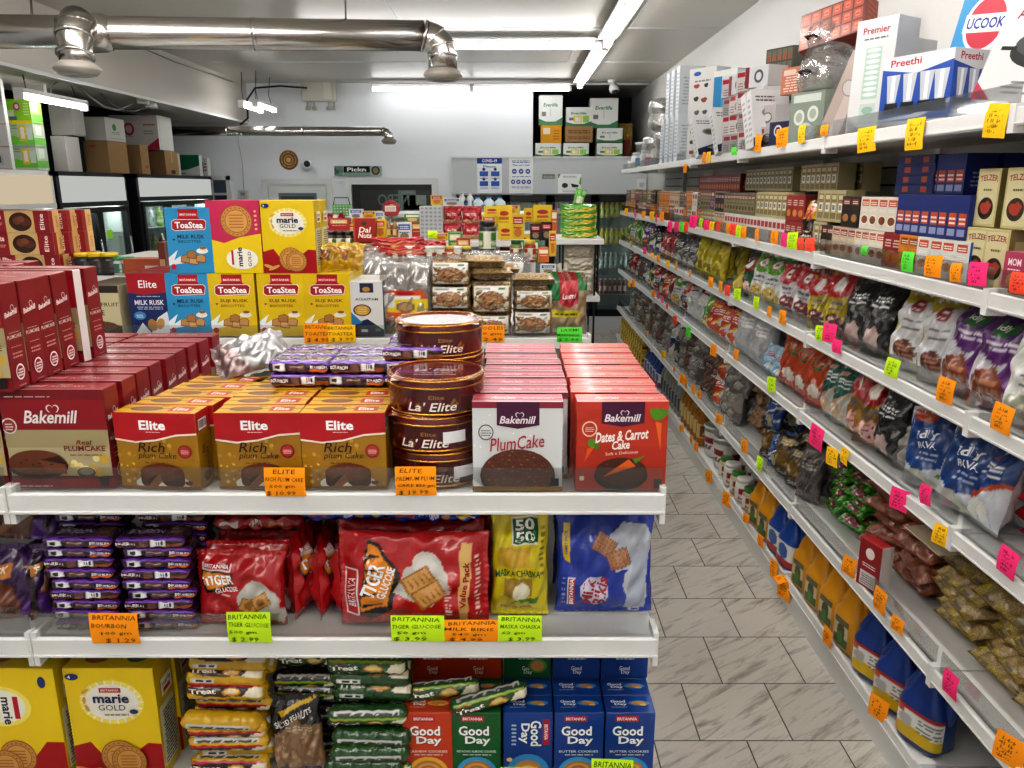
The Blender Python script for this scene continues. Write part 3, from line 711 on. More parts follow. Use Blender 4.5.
# ------------------------------------------------------------------ the shop itself
XW, XL, YB, YF, ZC = 1.70, -4.75, 10.30, -2.6, 3.05
W1 = (.8, .8, .8, 1)
def m_floor():
    q = NT('stone_tile_floor'); b = q.n('ShaderNodeBsdfPrincipled'); tune(b, .38, .45)
    tc = q.n('ShaderNodeTexCoord'); mp = q.n('ShaderNodeMapping'); mp.inputs['Location'].default_value = (-.157 + .31, -2.864 + .3105 * 10, 0)
    q.l(tc.outputs['Object'], mp.inputs['Vector'])
    br = q.n('ShaderNodeTexBrick'); br.offset = .5; br.inputs['Scale'].default_value = 1
    br.inputs['Brick Width'].default_value = .311; br.inputs['Row Height'].default_value = .3105; br.inputs['Mortar Size'].default_value = .0024; br.inputs['Mortar Smooth'].default_value = .1
    br.inputs['Color1'].default_value = hx('b4b0a8'); br.inputs['Color2'].default_value = hx('c0bcb3'); br.inputs['Mortar'].default_value = hx('3a342f')
    q.l(mp.outputs[0], br.inputs['Vector'])
    m1 = q.n('ShaderNodeMapping'); m1.inputs['Rotation'].default_value = (0, 0, R(-36)); m2 = q.n('ShaderNodeMapping'); m2.inputs['Scale'].default_value = (3, 22, 1)
    # every tile carries its own part of the pattern
    wn = q.n('ShaderNodeTexWhiteNoise'); q.l(br.outputs['Color'], wn.inputs['Vector'])
    ad0 = q.n('ShaderNodeVectorMath', operation='MULTIPLY_ADD'); q.l(wn.outputs['Color'], ad0.inputs[0]); ad0.inputs[1].default_value = (7, 7, 7); q.l(tc.outputs['Object'], ad0.inputs[2])
    q.l(ad0.outputs[0], m1.inputs['Vector']); q.l(m1.outputs[0], m2.inputs['Vector'])
    no = q.n('ShaderNodeTexNoise'); no.inputs['Scale'].default_value = 1.5; no.inputs['Detail'].default_value = 7; no.inputs['Roughness'].default_value = .68; no.inputs['Distortion'].default_value = .5
    q.l(m2.outputs[0], no.inputs['Vector'])
    rp = q.n('ShaderNodeValToRGB'); e = rp.color_ramp.elements; e[0].position = .30; e[0].color = (.42, .40, .37, 1); e[1].position = .5; e[1].color = (1, 1, 1, 1)
    q.l(no.outputs['Fac'], rp.inputs[0])
    n3 = q.n('ShaderNodeTexNoise'); n3.inputs['Scale'].default_value = 2.2; n3.inputs['Detail'].default_value = 3; q.l(tc.outputs['Object'], n3.inputs['Vector'])
    r3 = q.n('ShaderNodeMapRange'); r3.inputs['To Min'].default_value = .82; r3.inputs['To Max'].default_value = 1.12; q.l(n3.outputs['Fac'], r3.inputs['Value'])
    mx = q.n('ShaderNodeMix', data_type='RGBA', blend_type='MULTIPLY'); mx.inputs['Factor'].default_value = 1
    q.l(br.outputs['Color'], mx.inputs['A']); q.l(rp.outputs[0], mx.inputs['B'])
    sc = q.n('ShaderNodeVectorMath', operation='SCALE'); q.l(mx.outputs['Result'], sc.inputs[0]); q.l(r3.outputs[0], sc.inputs['Scale'])
    q.l(sc.outputs[0], b.inputs['Base Color'])
    bp = q.n('ShaderNodeBump'); bp.inputs['Strength'].default_value = .5; bp.inputs['Distance'].default_value = .003
    ad = q.n('ShaderNodeMath', operation='SUBTRACT'); q.l(no.outputs['Fac'], ad.inputs[0]); q.l(br.outputs['Fac'], ad.inputs[1])
    q.l(ad.outputs[0], bp.inputs['Height']); q.l(bp.outputs['Normal'], b.inputs['Normal']); q.l(b.outputs[0], q.out.inputs[0]); return q.m
MT['floor'] = m_floor()
MT['ceil'] = mat_plain('painted_ceiling', hx('b9b4ad'), .38, .4, bump=.25, bscale=1.4, mott=.07, mscale=.7, bdist=.02, stretch=(1, 1, 1))
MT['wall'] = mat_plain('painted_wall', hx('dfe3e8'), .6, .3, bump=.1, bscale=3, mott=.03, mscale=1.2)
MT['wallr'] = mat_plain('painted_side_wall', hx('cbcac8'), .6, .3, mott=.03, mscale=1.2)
MT['panelgrey'] = mat_plain('grey_fascia', hx('c0c4c8'), .5, .4, mott=.03, mscale=2)
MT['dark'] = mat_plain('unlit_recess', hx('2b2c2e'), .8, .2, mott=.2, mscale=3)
MT['steel'] = mat_plain('galvanised_steel', hx('b9b6b2'), .22, .6, metal=1, bump=.12, bscale=5, mott=.08, mscale=4, bdist=.01)
MT['slat'] = mat_plain('slatwall_white', hx('cfcdc9'), .5, .4, mott=.03)
MT['trimw'] = mat_plain('white_trim', hx('d4d6d6'), .45, .4)

def wallbox(name, x0, y0, z0, x1, y1, z1, mat):
    m = MB((mat,)); m.box(x0, y0, z0, x1, y1, z1); return struct(name, m)
wallbox('floor', XL - .1, YF - .1, -.08, XW + .1, 12.2, 0, 'floor')
cm = MB(('ceil',)); cm.box(XL - .1, YF - .1, ZC, XW + .1, 12.2, ZC + .08)
struct('ceiling', cm)
seam = MB(('panelgrey',))
for y in (5.55, 6.83, 8.6, 10.0): seam.box(-3.33, y, ZC - .004, XW, y + .012, ZC)
for x, a, b in ((.93, 5.56, 6.82), (.55, 6.85, 8.6), (-.9, 5.56, 6.82)): seam.box(x, a, ZC - .003, x + .01, b, ZC)
struct('trim_1', seam)
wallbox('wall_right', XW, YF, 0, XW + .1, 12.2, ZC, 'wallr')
wallbox('wall_left', XL - .1, YF, 0, XL, 12.2, ZC, 'wall')
wallbox('wall_front', XL, YF - .1, 0, XW, YF, ZC, 'wall')
xr = P(533, 120, Y=YB).x; zr = P(600, 157, Y=YB).z
wallbox('wall_back', XL, YB, 0, xr, YB + .12, ZC, 'wall')
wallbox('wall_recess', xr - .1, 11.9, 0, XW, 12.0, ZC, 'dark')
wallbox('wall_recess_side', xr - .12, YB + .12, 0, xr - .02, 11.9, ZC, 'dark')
wallbox('trim_2', xr, YB + .0, ZC - .02, XW, YB + .03, ZC, 'trimw')
bz = P(245, 122, X=-3.33).z
wallbox('trim_beam', -4.2, YF, bz, -3.33, YB, ZC, 'ceil')
wallbox('trim_beam_edge', -3.345, YF, bz - .012, -3.325, YB, bz + .01, 'trimw')
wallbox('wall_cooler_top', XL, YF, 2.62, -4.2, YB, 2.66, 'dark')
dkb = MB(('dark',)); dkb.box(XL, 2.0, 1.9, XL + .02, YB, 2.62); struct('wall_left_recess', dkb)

# -------- fascia above the glass doors, and the cold room itself
xp0 = P(452, 170, Y=YB - .03).x
wallbox('wall_cooler_fascia', xp0, YB - .03, P(500, 194, Y=YB).z, XW, YB + .9, zr, 'panelgrey')
ef = MB(('trimw',)); ef.box(xp0 - .02, YB - .045, zr - .012, XW, YB - .03, zr + .006); ef.box(xp0 - .02, YB - .045, P(500, 194, Y=YB).z, xp0, YB - .03, zr); struct('trim_fascia', ef)
zt = P(500, 195, Y=YB).z
wallbox('wall_cooler_base', xp0, YB - .12, 0, XW, YB + .0, .14, 'panelgrey')

ZS = [P(615, y, Y=YB + .1).z for y in (294, 268.5, 244, 217)]
def shelf_wire(x0, x1, y0, y1, z, c):
    m = MB(('plastic',)); 
    m.tube([(x0, y0, z), (x1, y0, z)], .006, 5, c); m.tube([(x0, y1, z), (x1, y1, z)], .006, 5, c)
    n = int((x1 - x0) / .06)
    for i in range(n + 1): m.tube([(x0 + (x1 - x0) * i / n, y0, z), (x0 + (x1 - x0) * i / n, y1, z)], .003, 4, c)
    return m.mesh('shelf')
doors = [P(p, 250, Y=YB).x for p in (462, 506, 549.5, 593.5, 640)] 
fr = MB(('black',)); z0 = .14; z1 = zt
ub = link('walk_in_cooler', None, loc=(0, 0, 0)); ub['label'] = 'black framed walk-in cooler with a run of glass doors in the back wall'; ub['category'] = 'cooler'
for i in range(5): fr.box(doors[i] - .05, YB - .06, z0, doors[i] + .05, YB + .02, z1)
fr.box(doors[0] - .05, YB - .06, z1 - .09, XW, YB + .02, z1); fr.box(doors[0] - .05, YB - .06, z0, XW, YB + .02, z0 + .09); fr.box(doors[4] + .5, YB - .06, z0, doors[4] + .6, YB + .02, z1)
link('frame', fr.mesh('frame'), ub)
lin = MB(('plastic',)); g = hx('6a706e'); lin.box(doors[0] - .05, YB + .75, z0, XW, YB + .78, z1, g); lin.box(doors[0] - .06, YB, z0, doors[0] - .04, YB + .75, z1, g); lin.box(doors[0] - .05, YB, z0 - .02, XW, YB + .75, z0, g)
link('lining', lin.mesh('lining'), ub)
DXS = doors + [doors[4] + .56]
for i in range(5):
    a, b = DXS[i] + .03, DXS[i + 1] - .03
    f = MB(('black',))
    f.box(a, YB - .085, z0 + .04, a + .03, YB - .06, z1 - .04); f.box(b - .03, YB - .085, z0 + .04, b, YB - .06, z1 - .04); f.box(a, YB - .085, z1 - .08, b, YB - .06, z1 - .04); f.box(a, YB - .085, z0 + .04, b, YB - .06, z0 + .09)
    d = link('door', f.mesh('door'), ub)
    gl = MB(('glass',)); gl.box(a + .03, YB - .075, z0 + .09, b - .03, YB - .07, z1 - .08); link('glass', gl.mesh('glass'), d)
    h = MB(('plastic',)); h.tube([(a + .05, YB - .1, .9), (a + .05, YB - .1, 1.2)], .008, 6, hx('9a9a98')); link('handle', h.mesh('handle'), d)
    for k, z in enumerate(ZS): link('wire_shelf', shelf_wire(a - .02, b + .02, YB + .06, YB + .5, z, hx('8a8e90')), ub)
lt = MB((mat_emit('cold_room_lamp', (.93, 1, .97, 1), 11),)); 
for x in DXS[1:5]: lt.box(x - .012, YB + .03, z0 + .1, x + .012, YB + .04, z1 - .1)
link('light_strip', lt.mesh('light_strip'), ub)

# -------- doors, windows and things on the back wall
def frame_flat(m, x0, z0, x1, z1, w, y0, y1, c=W1):
    m.box(x0, y0, z0, x0 + w, y1, z1, c); m.box(x1 - w, y0, z0, x1, y1, z1, c); m.box(x0 + w, y0, z1 - w, x1 - w, y1, z1, c)
def bp(px, py): return P(px, py, Y=YB)
a, b = bp(262, 179), bp(332, 179)
m = MB(('trimw',)); frame_flat(m, a.x, 0, b.x, a.z, .07, YB - .03, YB); struct('trim_door', m)
m = MB(('trimw', 'glass', 'plastic')); x0, x1, zt1 = a.x + .08, b.x - .08, a.z - .08
m.box(x0, YB - .02, 0, x1, YB - .005, zt1); p0, p1 = bp(279, 193), bp(317, 193)
m.box(p0.x, YB - .026, .9, p1.x, YB - .02, p0.z, hx('5f6f74'), 2); m.box(p0.x + .03, YB - .03, .95, p1.x - .03, YB - .026, p0.z - .04, hx('3b474c'), 2)
for i in range(3): m.box(p0.x + .05, YB - .033, p0.z - .12 - .12 * i, p1.x - .08 - .1 * i, YB - .031, p0.z - .09 - .12 * i, hx('aab4b6'), 2)
dr = struct('door_1', m); dr['label'] = 'white side door with a glazed upper half under the round plaque'; dr['category'] = 'door'
kn = MB(('metal',)); kn.lathe([(.02, 0), (.028, .02), (.02, .045), (.001, .05)], 12, hx('b0a890')); hk = link('handle', kn.mesh('handle'), dr, (x1 - .07, YB - .02, 1.0), (PI / 2, 0, 0))
a, b = bp(345, 178), bp(438, 178)
m = MB(('trimw',)); frame_flat(m, a.x, 0, b.x, a.z, .08, YB - .04, YB); struct('trim_exit', m)
m = MB(('black', 'plastic')); x0, x1, zt1 = a.x + .09, b.x - .05, bp(0, 183).z
m.box(x0, YB - .03, 0, x1, YB - .005, zt1)
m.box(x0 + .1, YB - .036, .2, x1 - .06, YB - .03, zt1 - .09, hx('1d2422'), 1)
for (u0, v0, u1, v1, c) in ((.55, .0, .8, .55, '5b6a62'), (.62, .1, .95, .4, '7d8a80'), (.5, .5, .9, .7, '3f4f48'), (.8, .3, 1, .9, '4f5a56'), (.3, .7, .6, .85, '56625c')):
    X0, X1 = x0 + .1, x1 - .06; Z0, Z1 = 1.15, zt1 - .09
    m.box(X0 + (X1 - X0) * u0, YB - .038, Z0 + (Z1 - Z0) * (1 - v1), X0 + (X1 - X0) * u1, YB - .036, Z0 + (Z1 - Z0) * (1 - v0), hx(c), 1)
art = Art(.45, .16, '1d2422'); art.text('NEPO', .5, .5, .9, .8, '5d6b66')
m.cur = 1; m.art_flat(art, (x0 + .75, YB - .042, 1.55), (-.45, 0, 0), (0, 0, .18), eps=-.0004, bg=False)
dr = struct('door_2', m); dr['label'] = 'dark framed glass exit door with an unlit open sign'; dr['category'] = 'door'
mb = MB(('metal',)); mb.tube([(x0 + .05, YB - .06, .95), (x0 + .05, YB - .06, 1.3)], .012, 8, hx('9a9a98')); link('handle', mb.mesh('handle'), dr)
a, b = bp(209, 176), bp(232, 200)
m = MB(('trimw', 'plastic')); m.box(a.x, YB - .03, b.z - .5, a.x + .05, YB, a.z); m.box(b.x - .05, YB - .03, b.z - .5, b.x, YB, a.z); m.box(a.x, YB - .03, a.z - .05, b.x, YB, a.z)
m.box(a.x + .05, YB - .015, b.z - .5, b.x - .05, YB - .005, a.z - .05, hx('4a5866'), 1); m.box(a.x + .07, YB - .018, b.z - .1, b.x - .07, YB - .015, b.z + .05, hx('26303c'), 1); m.box(a.x + .05, YB - .02, b.z + .06, b.x - .05, YB - .015, b.z + .09, hx('c8ccd0'), 1)
struct('window_1', m)

def poster(name, px0, py0, px1, py1, art, label, cat, off=.032, X=None):
    a, b = P(px0, py0, Y=YB - off), P(px1, py1, Y=YB - off); w, h = b.x - a.x, a.z - b.z
    A = art(w, h); m = MB(('paper',)); m.box(0, 0, 0, w, .002, h, A.bg); m.art_flat(A, (0, 0, 0), (w, 0, 0), (0, 0, h), eps=.0012)
    return put(name, m.mesh(name), label, cat, (a.x, YB - off, b.z))
def ar_cov(w, h):
    a = Art(w, h, 'e9ecef'); a.rect(0, .84, 1, 1, '2b4f9c').text('COVID-19', .5, .92, .6, .09, 'ffffff', bold=.03).text('Please', .5, .76, .5, .06, '2b4f9c')
    for i in range(2):
        for j in range(2): a.rect(.1 + .46 * i, .2 + .28 * j, .44 + .46 * i, .34 + .28 * j, '3d66b4').ell(.27 + .46 * i, .4 + .28 * j, .06, .06, '2c4478'); a.lines(.1 + .46 * i, .13 + .28 * j, .44 + .46 * i, .18 + .28 * j, 1, '7088b8')
    return a
def ar_mask(w, h):
    a = Art(w, h, 'eceeee'); a.lines(.12, .86, .85, .95, 2, '3556a0').text('Please wear a mask', .5, .8, .7, .05, '2b4f9c')
    for i in range(3): a.ell(.22 + .28 * i, .62, .1, .1, '2b4f9c').rect(.17 + .28 * i, .6, .27 + .28 * i, .64, 'cfd8ea')
    for i in range(4): a.ell(.17 + .22 * i, .32, .09, .09, '2b4f9c').ell(.17 + .22 * i, .32, .04, .04, 'cfd8ea')
    a.lines(.1, .46, .9, .5, 1, '5570a8').lines(.1, .14, .9, .2, 2, '5570a8'); return a
def ar_cup(w, h):
    a = Art(w, h, 'e6eae6'); a.poly([(0, 1), (.12, 1), (.04, .8), (0, .75)], '6aa83a').poly([(1, .4), (.9, .5), (.95, .8), (1, .85)], '6aa83a').lines(.2, .82, .8, .92, 2, '7a8a7a').ell(.3, .4, .13, .1, '333a36').rect(.2, .35, .4, .45, '4a544e').poly([(.55, .5), (.9, .42), (.85, .3), (.62, .3)], '2f3532').lines(.2, .08, .8, .16, 1, '8a968a'); return a
poster('health_notice', 477, 158, 502, 193, ar_cov, 'white covid notice with blue heading and four blue panels', 'poster')
poster('mask_notice', 509, 158, 533, 193, ar_mask, 'white mask notice with two rows of round blue symbols', 'poster')
poster('door_sign', 542, 174, 555, 179, lambda w, h: Art(w, h, '9a9ea0').rect(.05, .1, .95, .9, '6d7274').lines(.1, .2, .9, .8, 2, 'c8ccce'), 'small dark grey plate sign between the notices and the green card', 'sign')
poster('drink_notice', 558, 174, 581, 193, ar_cup, 'white card with green leaf corners and two dark cups', 'poster')
def ar_ban(w, h):
    a = Art(w, h, '9fb3ad'); a.rect(.0, 0, .18, 1, '6f8f86').rect(.2, .35, .75, .98, '14161a').text('Pickn', .47, .65, .4, .4, 'f0f0ea', bold=.05).text('Bo', .05, .5, .08, .6, '1c2a24').ell(.87, .55, .09, .09, '3f3a30').ell(.87, .55, .06, .06, '8a8060').rect(.2, .02, .75, .3, '7f9f94'); return a
poster('shop_banner', 334, 166, 382, 176, ar_ban, 'narrow banner with a black name panel above the exit door', 'banner')
def thing_at(name, mb, px, py, label, cat, off=0, rot=0, Y=None):
    p = P(px, py, Y=(YB if Y is None else Y) - off); return put(name, mb if not isinstance(mb, MB) else mb.mesh(name), label, cat, tuple(p), rot)
m = MB(('board',)); c1, c2 = hx('c9a777'), hx('8a6238')
m.lathe([(.115, 0, c1), (.12, .012, c2), (.095, .02, c1), (.085, .012, c2), (.06, .018, c1), (.05, .01, c2), (.03, .02, c1), (.001, .022, c2)], 24, c1)
for i in range(10): m.tube([(.07 * math.cos(i * .628), .07 * math.sin(i * .628), .02), (.11 * math.cos(i * .628), .11 * math.sin(i * .628), .02)], .006, 5, c2)
thing_at('wall_plaque', m, 289, 160, 'round woven brown plaque high on the back wall above the white door', 'plaque', 0, (PI / 2, 0, 0))
def dome():
    m = MB(('plastic',)); m.lathe([(.055, 0), (.055, .02), (.03, .035), (.022, .06), (.045, .075), (.058, .11), (.058, .15), (.045, .165)], 18, hx('d9dadb'))
    k = MB(('black',)); k.lathe([(.04, .165), (.038, .175), (.02, .182), (.001, .184)], 16); return (m.mesh('camera'), [('lens', k.mesh('lens'))])
thing_at('security_camera', dome(), 307, 167, 'white dome security camera beside the woven plaque', 'camera', 0, (R(78), 0, R(15)))
o = thing_at('security_camera', dome(), 612, 80, 'white security camera hanging under the ceiling beside the stacked cartons', 'camera', .3, (R(150), 0, R(20)))
o.location.z = ZC
m = MB(('plastic',)); m.cbox(-.06, -.05, -.05, .06, 0, .05, hx('c4c6c6'), .006); m.box(-.03, -.052, -.02, .03, -.05, .02, hx('8c9090'))
thing_at('alarm_box', m, 244, 194, 'small pale grey box with a wire on the wall beside the white door', 'box')
m = MB(('plastic',)); m.tube([(0, -.005, 0), (.01, -.006, .3), (-.02, -.006, .6), (-.01, -.005, .95)], .004, 5, hx('a8abac')); thing_at('alarm_cable', m, 244, 190, 'thin grey cable running up the wall from the alarm box', 'cable')
m = MB(('plastic',)); m.cbox(-.22, -.12, -.12, .2, 0, .12, hx('c9c5bb'), .01); m.cbox(.06, -.14, -.1, .16, -.12, .1, hx('d6d2c8'), .006)
for x in (-.16, -.08, .1, .17): m.lathe([(.012, 0), (.012, -.05), (.03, -.06), (.034, -.09), (.02, -.1)], 10, hx('b9b5aa'), cx=x, cy=-.06, z0=-.12)
thing_at('junction_box', m, 321, 92, 'cream electrical junction box with hanging conduit ends near the ceiling', 'box')
m = MB(('plastic',)); m.cbox(-.06, -.05, -.08, .06, 0, .08, hx('d8dadb'), .006); m.box(-.03, -.053, -.03, .03, -.05, .03, hx('b6babc')); thing_at('thermostat_box', m, 641, 185, 'white control box on the fascia beside the long shelving', 'box', .03)
cb = MB(('plastic',))
for pts in ([(147, 50, 9.9), (175, 62, 9.9), (205, 72, 9.9), (233, 82, 10.2)],):
    cb.tube([tuple(P(x, y, X=-3.32)) for x, y, _ in pts], .006, 5, hx('7d7c78'))
put('beam_cable', cb.mesh('beam_cable'), 'thin grey cable clipped along the white beam', 'cable', (0, 0, 0))
cb = MB(('black',)); cb.tube([tuple(P(x, y, Y=9.9)) for x, y in ((307, 88), (280, 86), (255, 88), (247, 100), (248, 118), (240, 125))], .012, 6); put('power_cable', cb.mesh('power_cable'), 'dark power cable from the junction box down beside the beam', 'cable', (0, 0, 0))

# -------- ducts
def elbow(c, r, axis0, axis1, rad, n=6):
    """points of a bend turning from direction axis0 to axis1, starting at c"""
    a0, a1 = Vector(axis0), Vector(axis1); pts = []
    for i in range(n + 1):
        t = PI / 2 * i / n; pts.append(Vector(c) + a0 * (rad * math.sin(t)) + a1 * (rad * (1 - math.cos(t))))
    return pts
def duct(name, left, right, r, label, tee=None, drop=.17, fl=.13):
    L, Rr = Vector(left), Vector(right); d = (Rr - L).normalized(); root = link(name, None, loc=(0, 0, 0)); root['label'] = label; root['category'] = 'duct'
    m = MB(('steel',)); m.tube([L, L.lerp(Rr, .4), Rr], r, 24)
    for t in (.33, .66): m.tube([L.lerp(Rr, t) - d * .012, L.lerp(Rr, t) + d * .012], r * 1.03, 24)
    link('pipe', m.mesh('pipe'), root)
    e = MB(('steel',)); pts = elbow(Rr, r, d, (0, 0, -1), r * 1.25, 3); pts.append(pts[-1] + Vector((0, 0, -drop)))
    e.tube(pts, r * 1.02, 24)
    for q in pts[:-1]: pass
    for i in (0, 1, 2, 3):
        dd = (pts[i + 1] - pts[i]).normalized(); e.tube([pts[i] - dd * .006, pts[i] + dd * .006], r * 1.07, 24)
    link('elbow', e.mesh('elbow'), root); ends = [pts[-1]]
    if tee:
        T = Vector(tee); e = MB(('steel',)); e.tube([T - d * r * 1.5, T - d * r * 1.1, T, T + d * r * 1.1, T + d * r * 1.5], [r * 1.03, r * 1.15, r * 1.2, r * 1.15, r * 1.03], 24)
        f = Vector((.12, -1, 0)).normalized(); s = T + f * r * .4; pts = [s, s + f * r * .8 + Vector((0, 0, .02)), s + f * r * 1.5 + Vector((0, 0, -.04)), s + f * r * 1.7 + Vector((0, 0, -.14)), s + f * r * 1.7 + Vector((0, 0, -.20))]
        e.tube(pts, [r * 1.1, r * 1.12, r * 1.05, r * .95, r * .95], 24)
        for q in (1, 2, 3): e.tube([pts[q] + Vector((0, 0, .005)), pts[q] - Vector((0, 0, .007)) + f * .004], r * 1.1, 24)
        link('tee', e.mesh('tee'), root); ends.append(pts[-1])
    for q in ends:
        v = MB(('plastic',)); c = hx('858078'); v.lathe([(r * .9, .03, c), (fl * 1.0, .0, c), (fl * 1.02, -.015, c), (fl * .8, -.04, c), (fl * .62, -.045, hx('6a6866')), (.03, -.02, hx('4a4846'))], 28, c, cap=True)
        k = link('vent_outlet', v.mesh('vent_outlet'), root, tuple(q))
    return root
duct('round_duct', P(-118, 30.5, Y=4.4), P(424, 36, Y=5.0), .086, 'long shiny steel duct crossing the shop with two down-turned outlets', P(86, 33, Y=4.6), .1, .115)
duct('round_duct', P(150, 131, Y=9.4), P(383, 131.5, Y=9.4), .052, 'slim shiny steel duct along the back wall with one down-turned outlet', None, .03, .085)
for px, py0, py1, Y, lb in ((32, -20, 14, 4.4, 'thin steel hanger rod holding the long duct above the tee outlet'), (346, -8, 22, 4.9, 'thin steel hanger rod holding the long duct near its down-turned end')):
    m = MB(('metal',)); a, b = P(px, py0, Y=Y), P(px, py1, Y=Y); m.tube([(a.x, a.y, ZC), tuple(b)], .006, 6, hx('8a8886')); put('hanger_rod', m.mesh('rod'), lb, 'rod', (0, 0, 0))

# -------- lamps
def tube_lamp(label, a, b, dropz=0.06, group=None, cords=False, mt='tube'):
    a, b = Vector(a), Vector(b); L = (b - a).length; d = (b - a).normalized(); ang = math.atan2(d.y, d.x)
    k = ('lamp', round(L, 2))
    h = MB(('white',)); hw_ = .08 if not cords else .035; h.box(-L / 2, -hw_, .035, L / 2, hw_, .05); h.box(-L / 2, -.03, .02, L / 2, .03, .036); h.box(-L / 2 - .01, -.03, -.03, -L / 2 + .015, .03, .05); h.box(L / 2 - .015, -.03, -.03, L / 2 + .01, .03, .05)  # upper plate made extra wide to keep tube light off the ceiling
    t = MB((mt,)); t.tube([(-L / 2 + .015, 0, -.005), (L / 2 - .015, 0, -.005)], .026 if L > 1.1 else .016, 12)
    kids = [('tube', t.mesh('tube'))]
    if cords:
        for sg in (-1, 1):
            c = MB(('black',)); c.tube([(sg * (L / 2 - .1), 0, .05), (sg * (L / 2 - .12), .02, .15), (sg * (L / 2 - .1), 0, cords)], .004, 5); kids.append(('cord', c.mesh('cord')))
    return put('tube_lamp', (h.mesh('housing'), kids), label, 'lamp', tuple((a + b) / 2), ang, group)
zl = 2.965
tube_lamp('ceiling tube lamp running lengthwise above the tiled aisle, front one of two', (.78, 4.7, zl), (.78, 7.05, zl))
tube_lamp('ceiling tube lamp running lengthwise above the tiled aisle, beyond the lamp joint', (.78, 7.2, zl), (.78, 9.85, zl))
tube_lamp('long ceiling tube lamp crossing the shop behind the big duct', (-1.82, 7.12, zl), (.70, 7.12, zl))
tube_lamp('tube lamp along the back wall above the exit door', (-1.72, 10.0, zl - .01), (-.52, 10.0, zl - .01), mt='tube_dim')
tube_lamp('tube lamp along the back wall ending at the stacked cartons', (-.50, 10.0, zl - .01), (.68, 10.0, zl - .01), mt='tube_dim')
tube_lamp('small hanging lamp near the end of the beam, one closer to the coolers', (-2.98, 9.0, 2.67), (-2.98, 9.7, 2.67), cords=.35)
tube_lamp('small hanging lamp near the end of the beam, one closer to the shelves', (-2.80, 8.92, 2.67), (-2.80, 9.62, 2.67), cords=.35)
a, b = P(18, 92, X=-3.5), P(84, 104, X=-3.5)
tube_lamp('white hanging lamp over the stacked green packs on the coolers', (-3.5, a.y, a.z - .02), (-3.5, b.y, a.z - .02), cords=.19)
for i, (x0, y0, x1, y1) in enumerate(((.62, 1.7, .62, 4.1), (.62, -1.4, .62, 1.0), (-2.6, 3.9, -.2, 3.9), (-2.4, 1.3, 0, 1.3), (-2.4, -.6, 0, -.6))):  # out-of-view lamps, added to brighten the near shelves and aisle
    tube_lamp(('added unseen tube lamp lighting the near end of the aisle', 'added unseen tube lamp lighting the shop entrance end of the aisle', 'added unseen tube lamp crossing in front of the big duct', 'added unseen tube lamp crossing over the cake display', 'added unseen tube lamp crossing near the shop front')[i], (x0, y0, zl), (x1, y1, zl), mt='tube_added')
w = bpy.data.worlds.new('world'); scene.world = w; w.use_nodes = True
w.node_tree.nodes['Background'].inputs[0].default_value = (.85, .9, 1, 1); w.node_tree.nodes['Background'].inputs[1].default_value = .42
scene.view_settings.view_transform = 'Standard'; scene.view_settings.look = 'Medium High Contrast'; scene.view_settings.exposure = .24
# ------------------------------------------------------------------ shelving
def gondola(label, x0, x1, yf, decks, base=.14, depth=.6, joints=(), fence=True, back=None, lip=.045, cat='shelving'):
    """island shelving seen from its end: decks is a list of heights of the shelf tops"""
    root = link('island_shelving', None, loc=((x0 + x1) / 2, yf, 0)); root['label'] = label; root['category'] = cat
    def L(nm, m, par=root):
        me = m.mesh(nm); o = link(nm, me, par)
        o.matrix_parent_inverse = Matrix.Translation(-root.location); return o
    e = [x0] + list(joints) + [x1]
    yb = yf + depth
    m = MB(('slat',)); m.box(x0, yb, 0, x1, yb + .03, (back or max(decks) - .03)); L('back_panel', m)
    m = MB(('white',))
    for x in e: m.box(x - .015, yb - .03, 0, x + .015, yb, max(decks) - .03)
    L('upright', m)
    m = MB(('white',)); m.box(x0, yf + .02, 0, x1, yf + .04, base); L('kick_plate', m)
    for z in list(decks) + [base]:
        for a, b in zip(e[:-1], e[1:]):
            m = MB(('white',)); m.box(a + .003, yf + .01, z - .03, b - .003, yb + (.06 if z == max(decks) else 0), z - .006)
            m.cbox(a + .003, yf, z - lip, b - .003, yf + .012, z, W1, .003); m.box(a + .003, yf - .004, z - lip + .004, b - .003, yf + .001, z - lip + .008)
            s = L('shelf', m)
            for xa_, xb_ in ((b - .012, b - .001), (a + .001, a + .012)): m = MB(('white',)); m.box(xa_, yf + .002, z - lip - .02, xb_, yf + .06, z + .012); link('bracket', m.mesh('bracket'), s)
            if fence and z > base + .2:
                m = MB(('clear',)); m.box(a + .006, yf + .014, z - .005, b - .006, yf + .017, z + .05); link('clear_fence', m.mesh('clear_fence'), s)
    return root
# near island: the cake shelf, the biscuit shelf and the boxed biscuit shelf
XJ, XE, YA = -1.005, .302, 1.44
Z1, Z2, Z3 = 1.212, .890, .50
gondola('white island shelving crowded with cake cartons and biscuit packs in front of the aisle', -2.31, XE, YA, [Z1, Z2, Z3], depth=.72, joints=(XJ,))
gondola('white island shelving with rusk cartons and bagged noodles behind the cake display', -2.9, .31, 3.08, [Z1, .88, .5], depth=.95, joints=(-1.83, -.76))

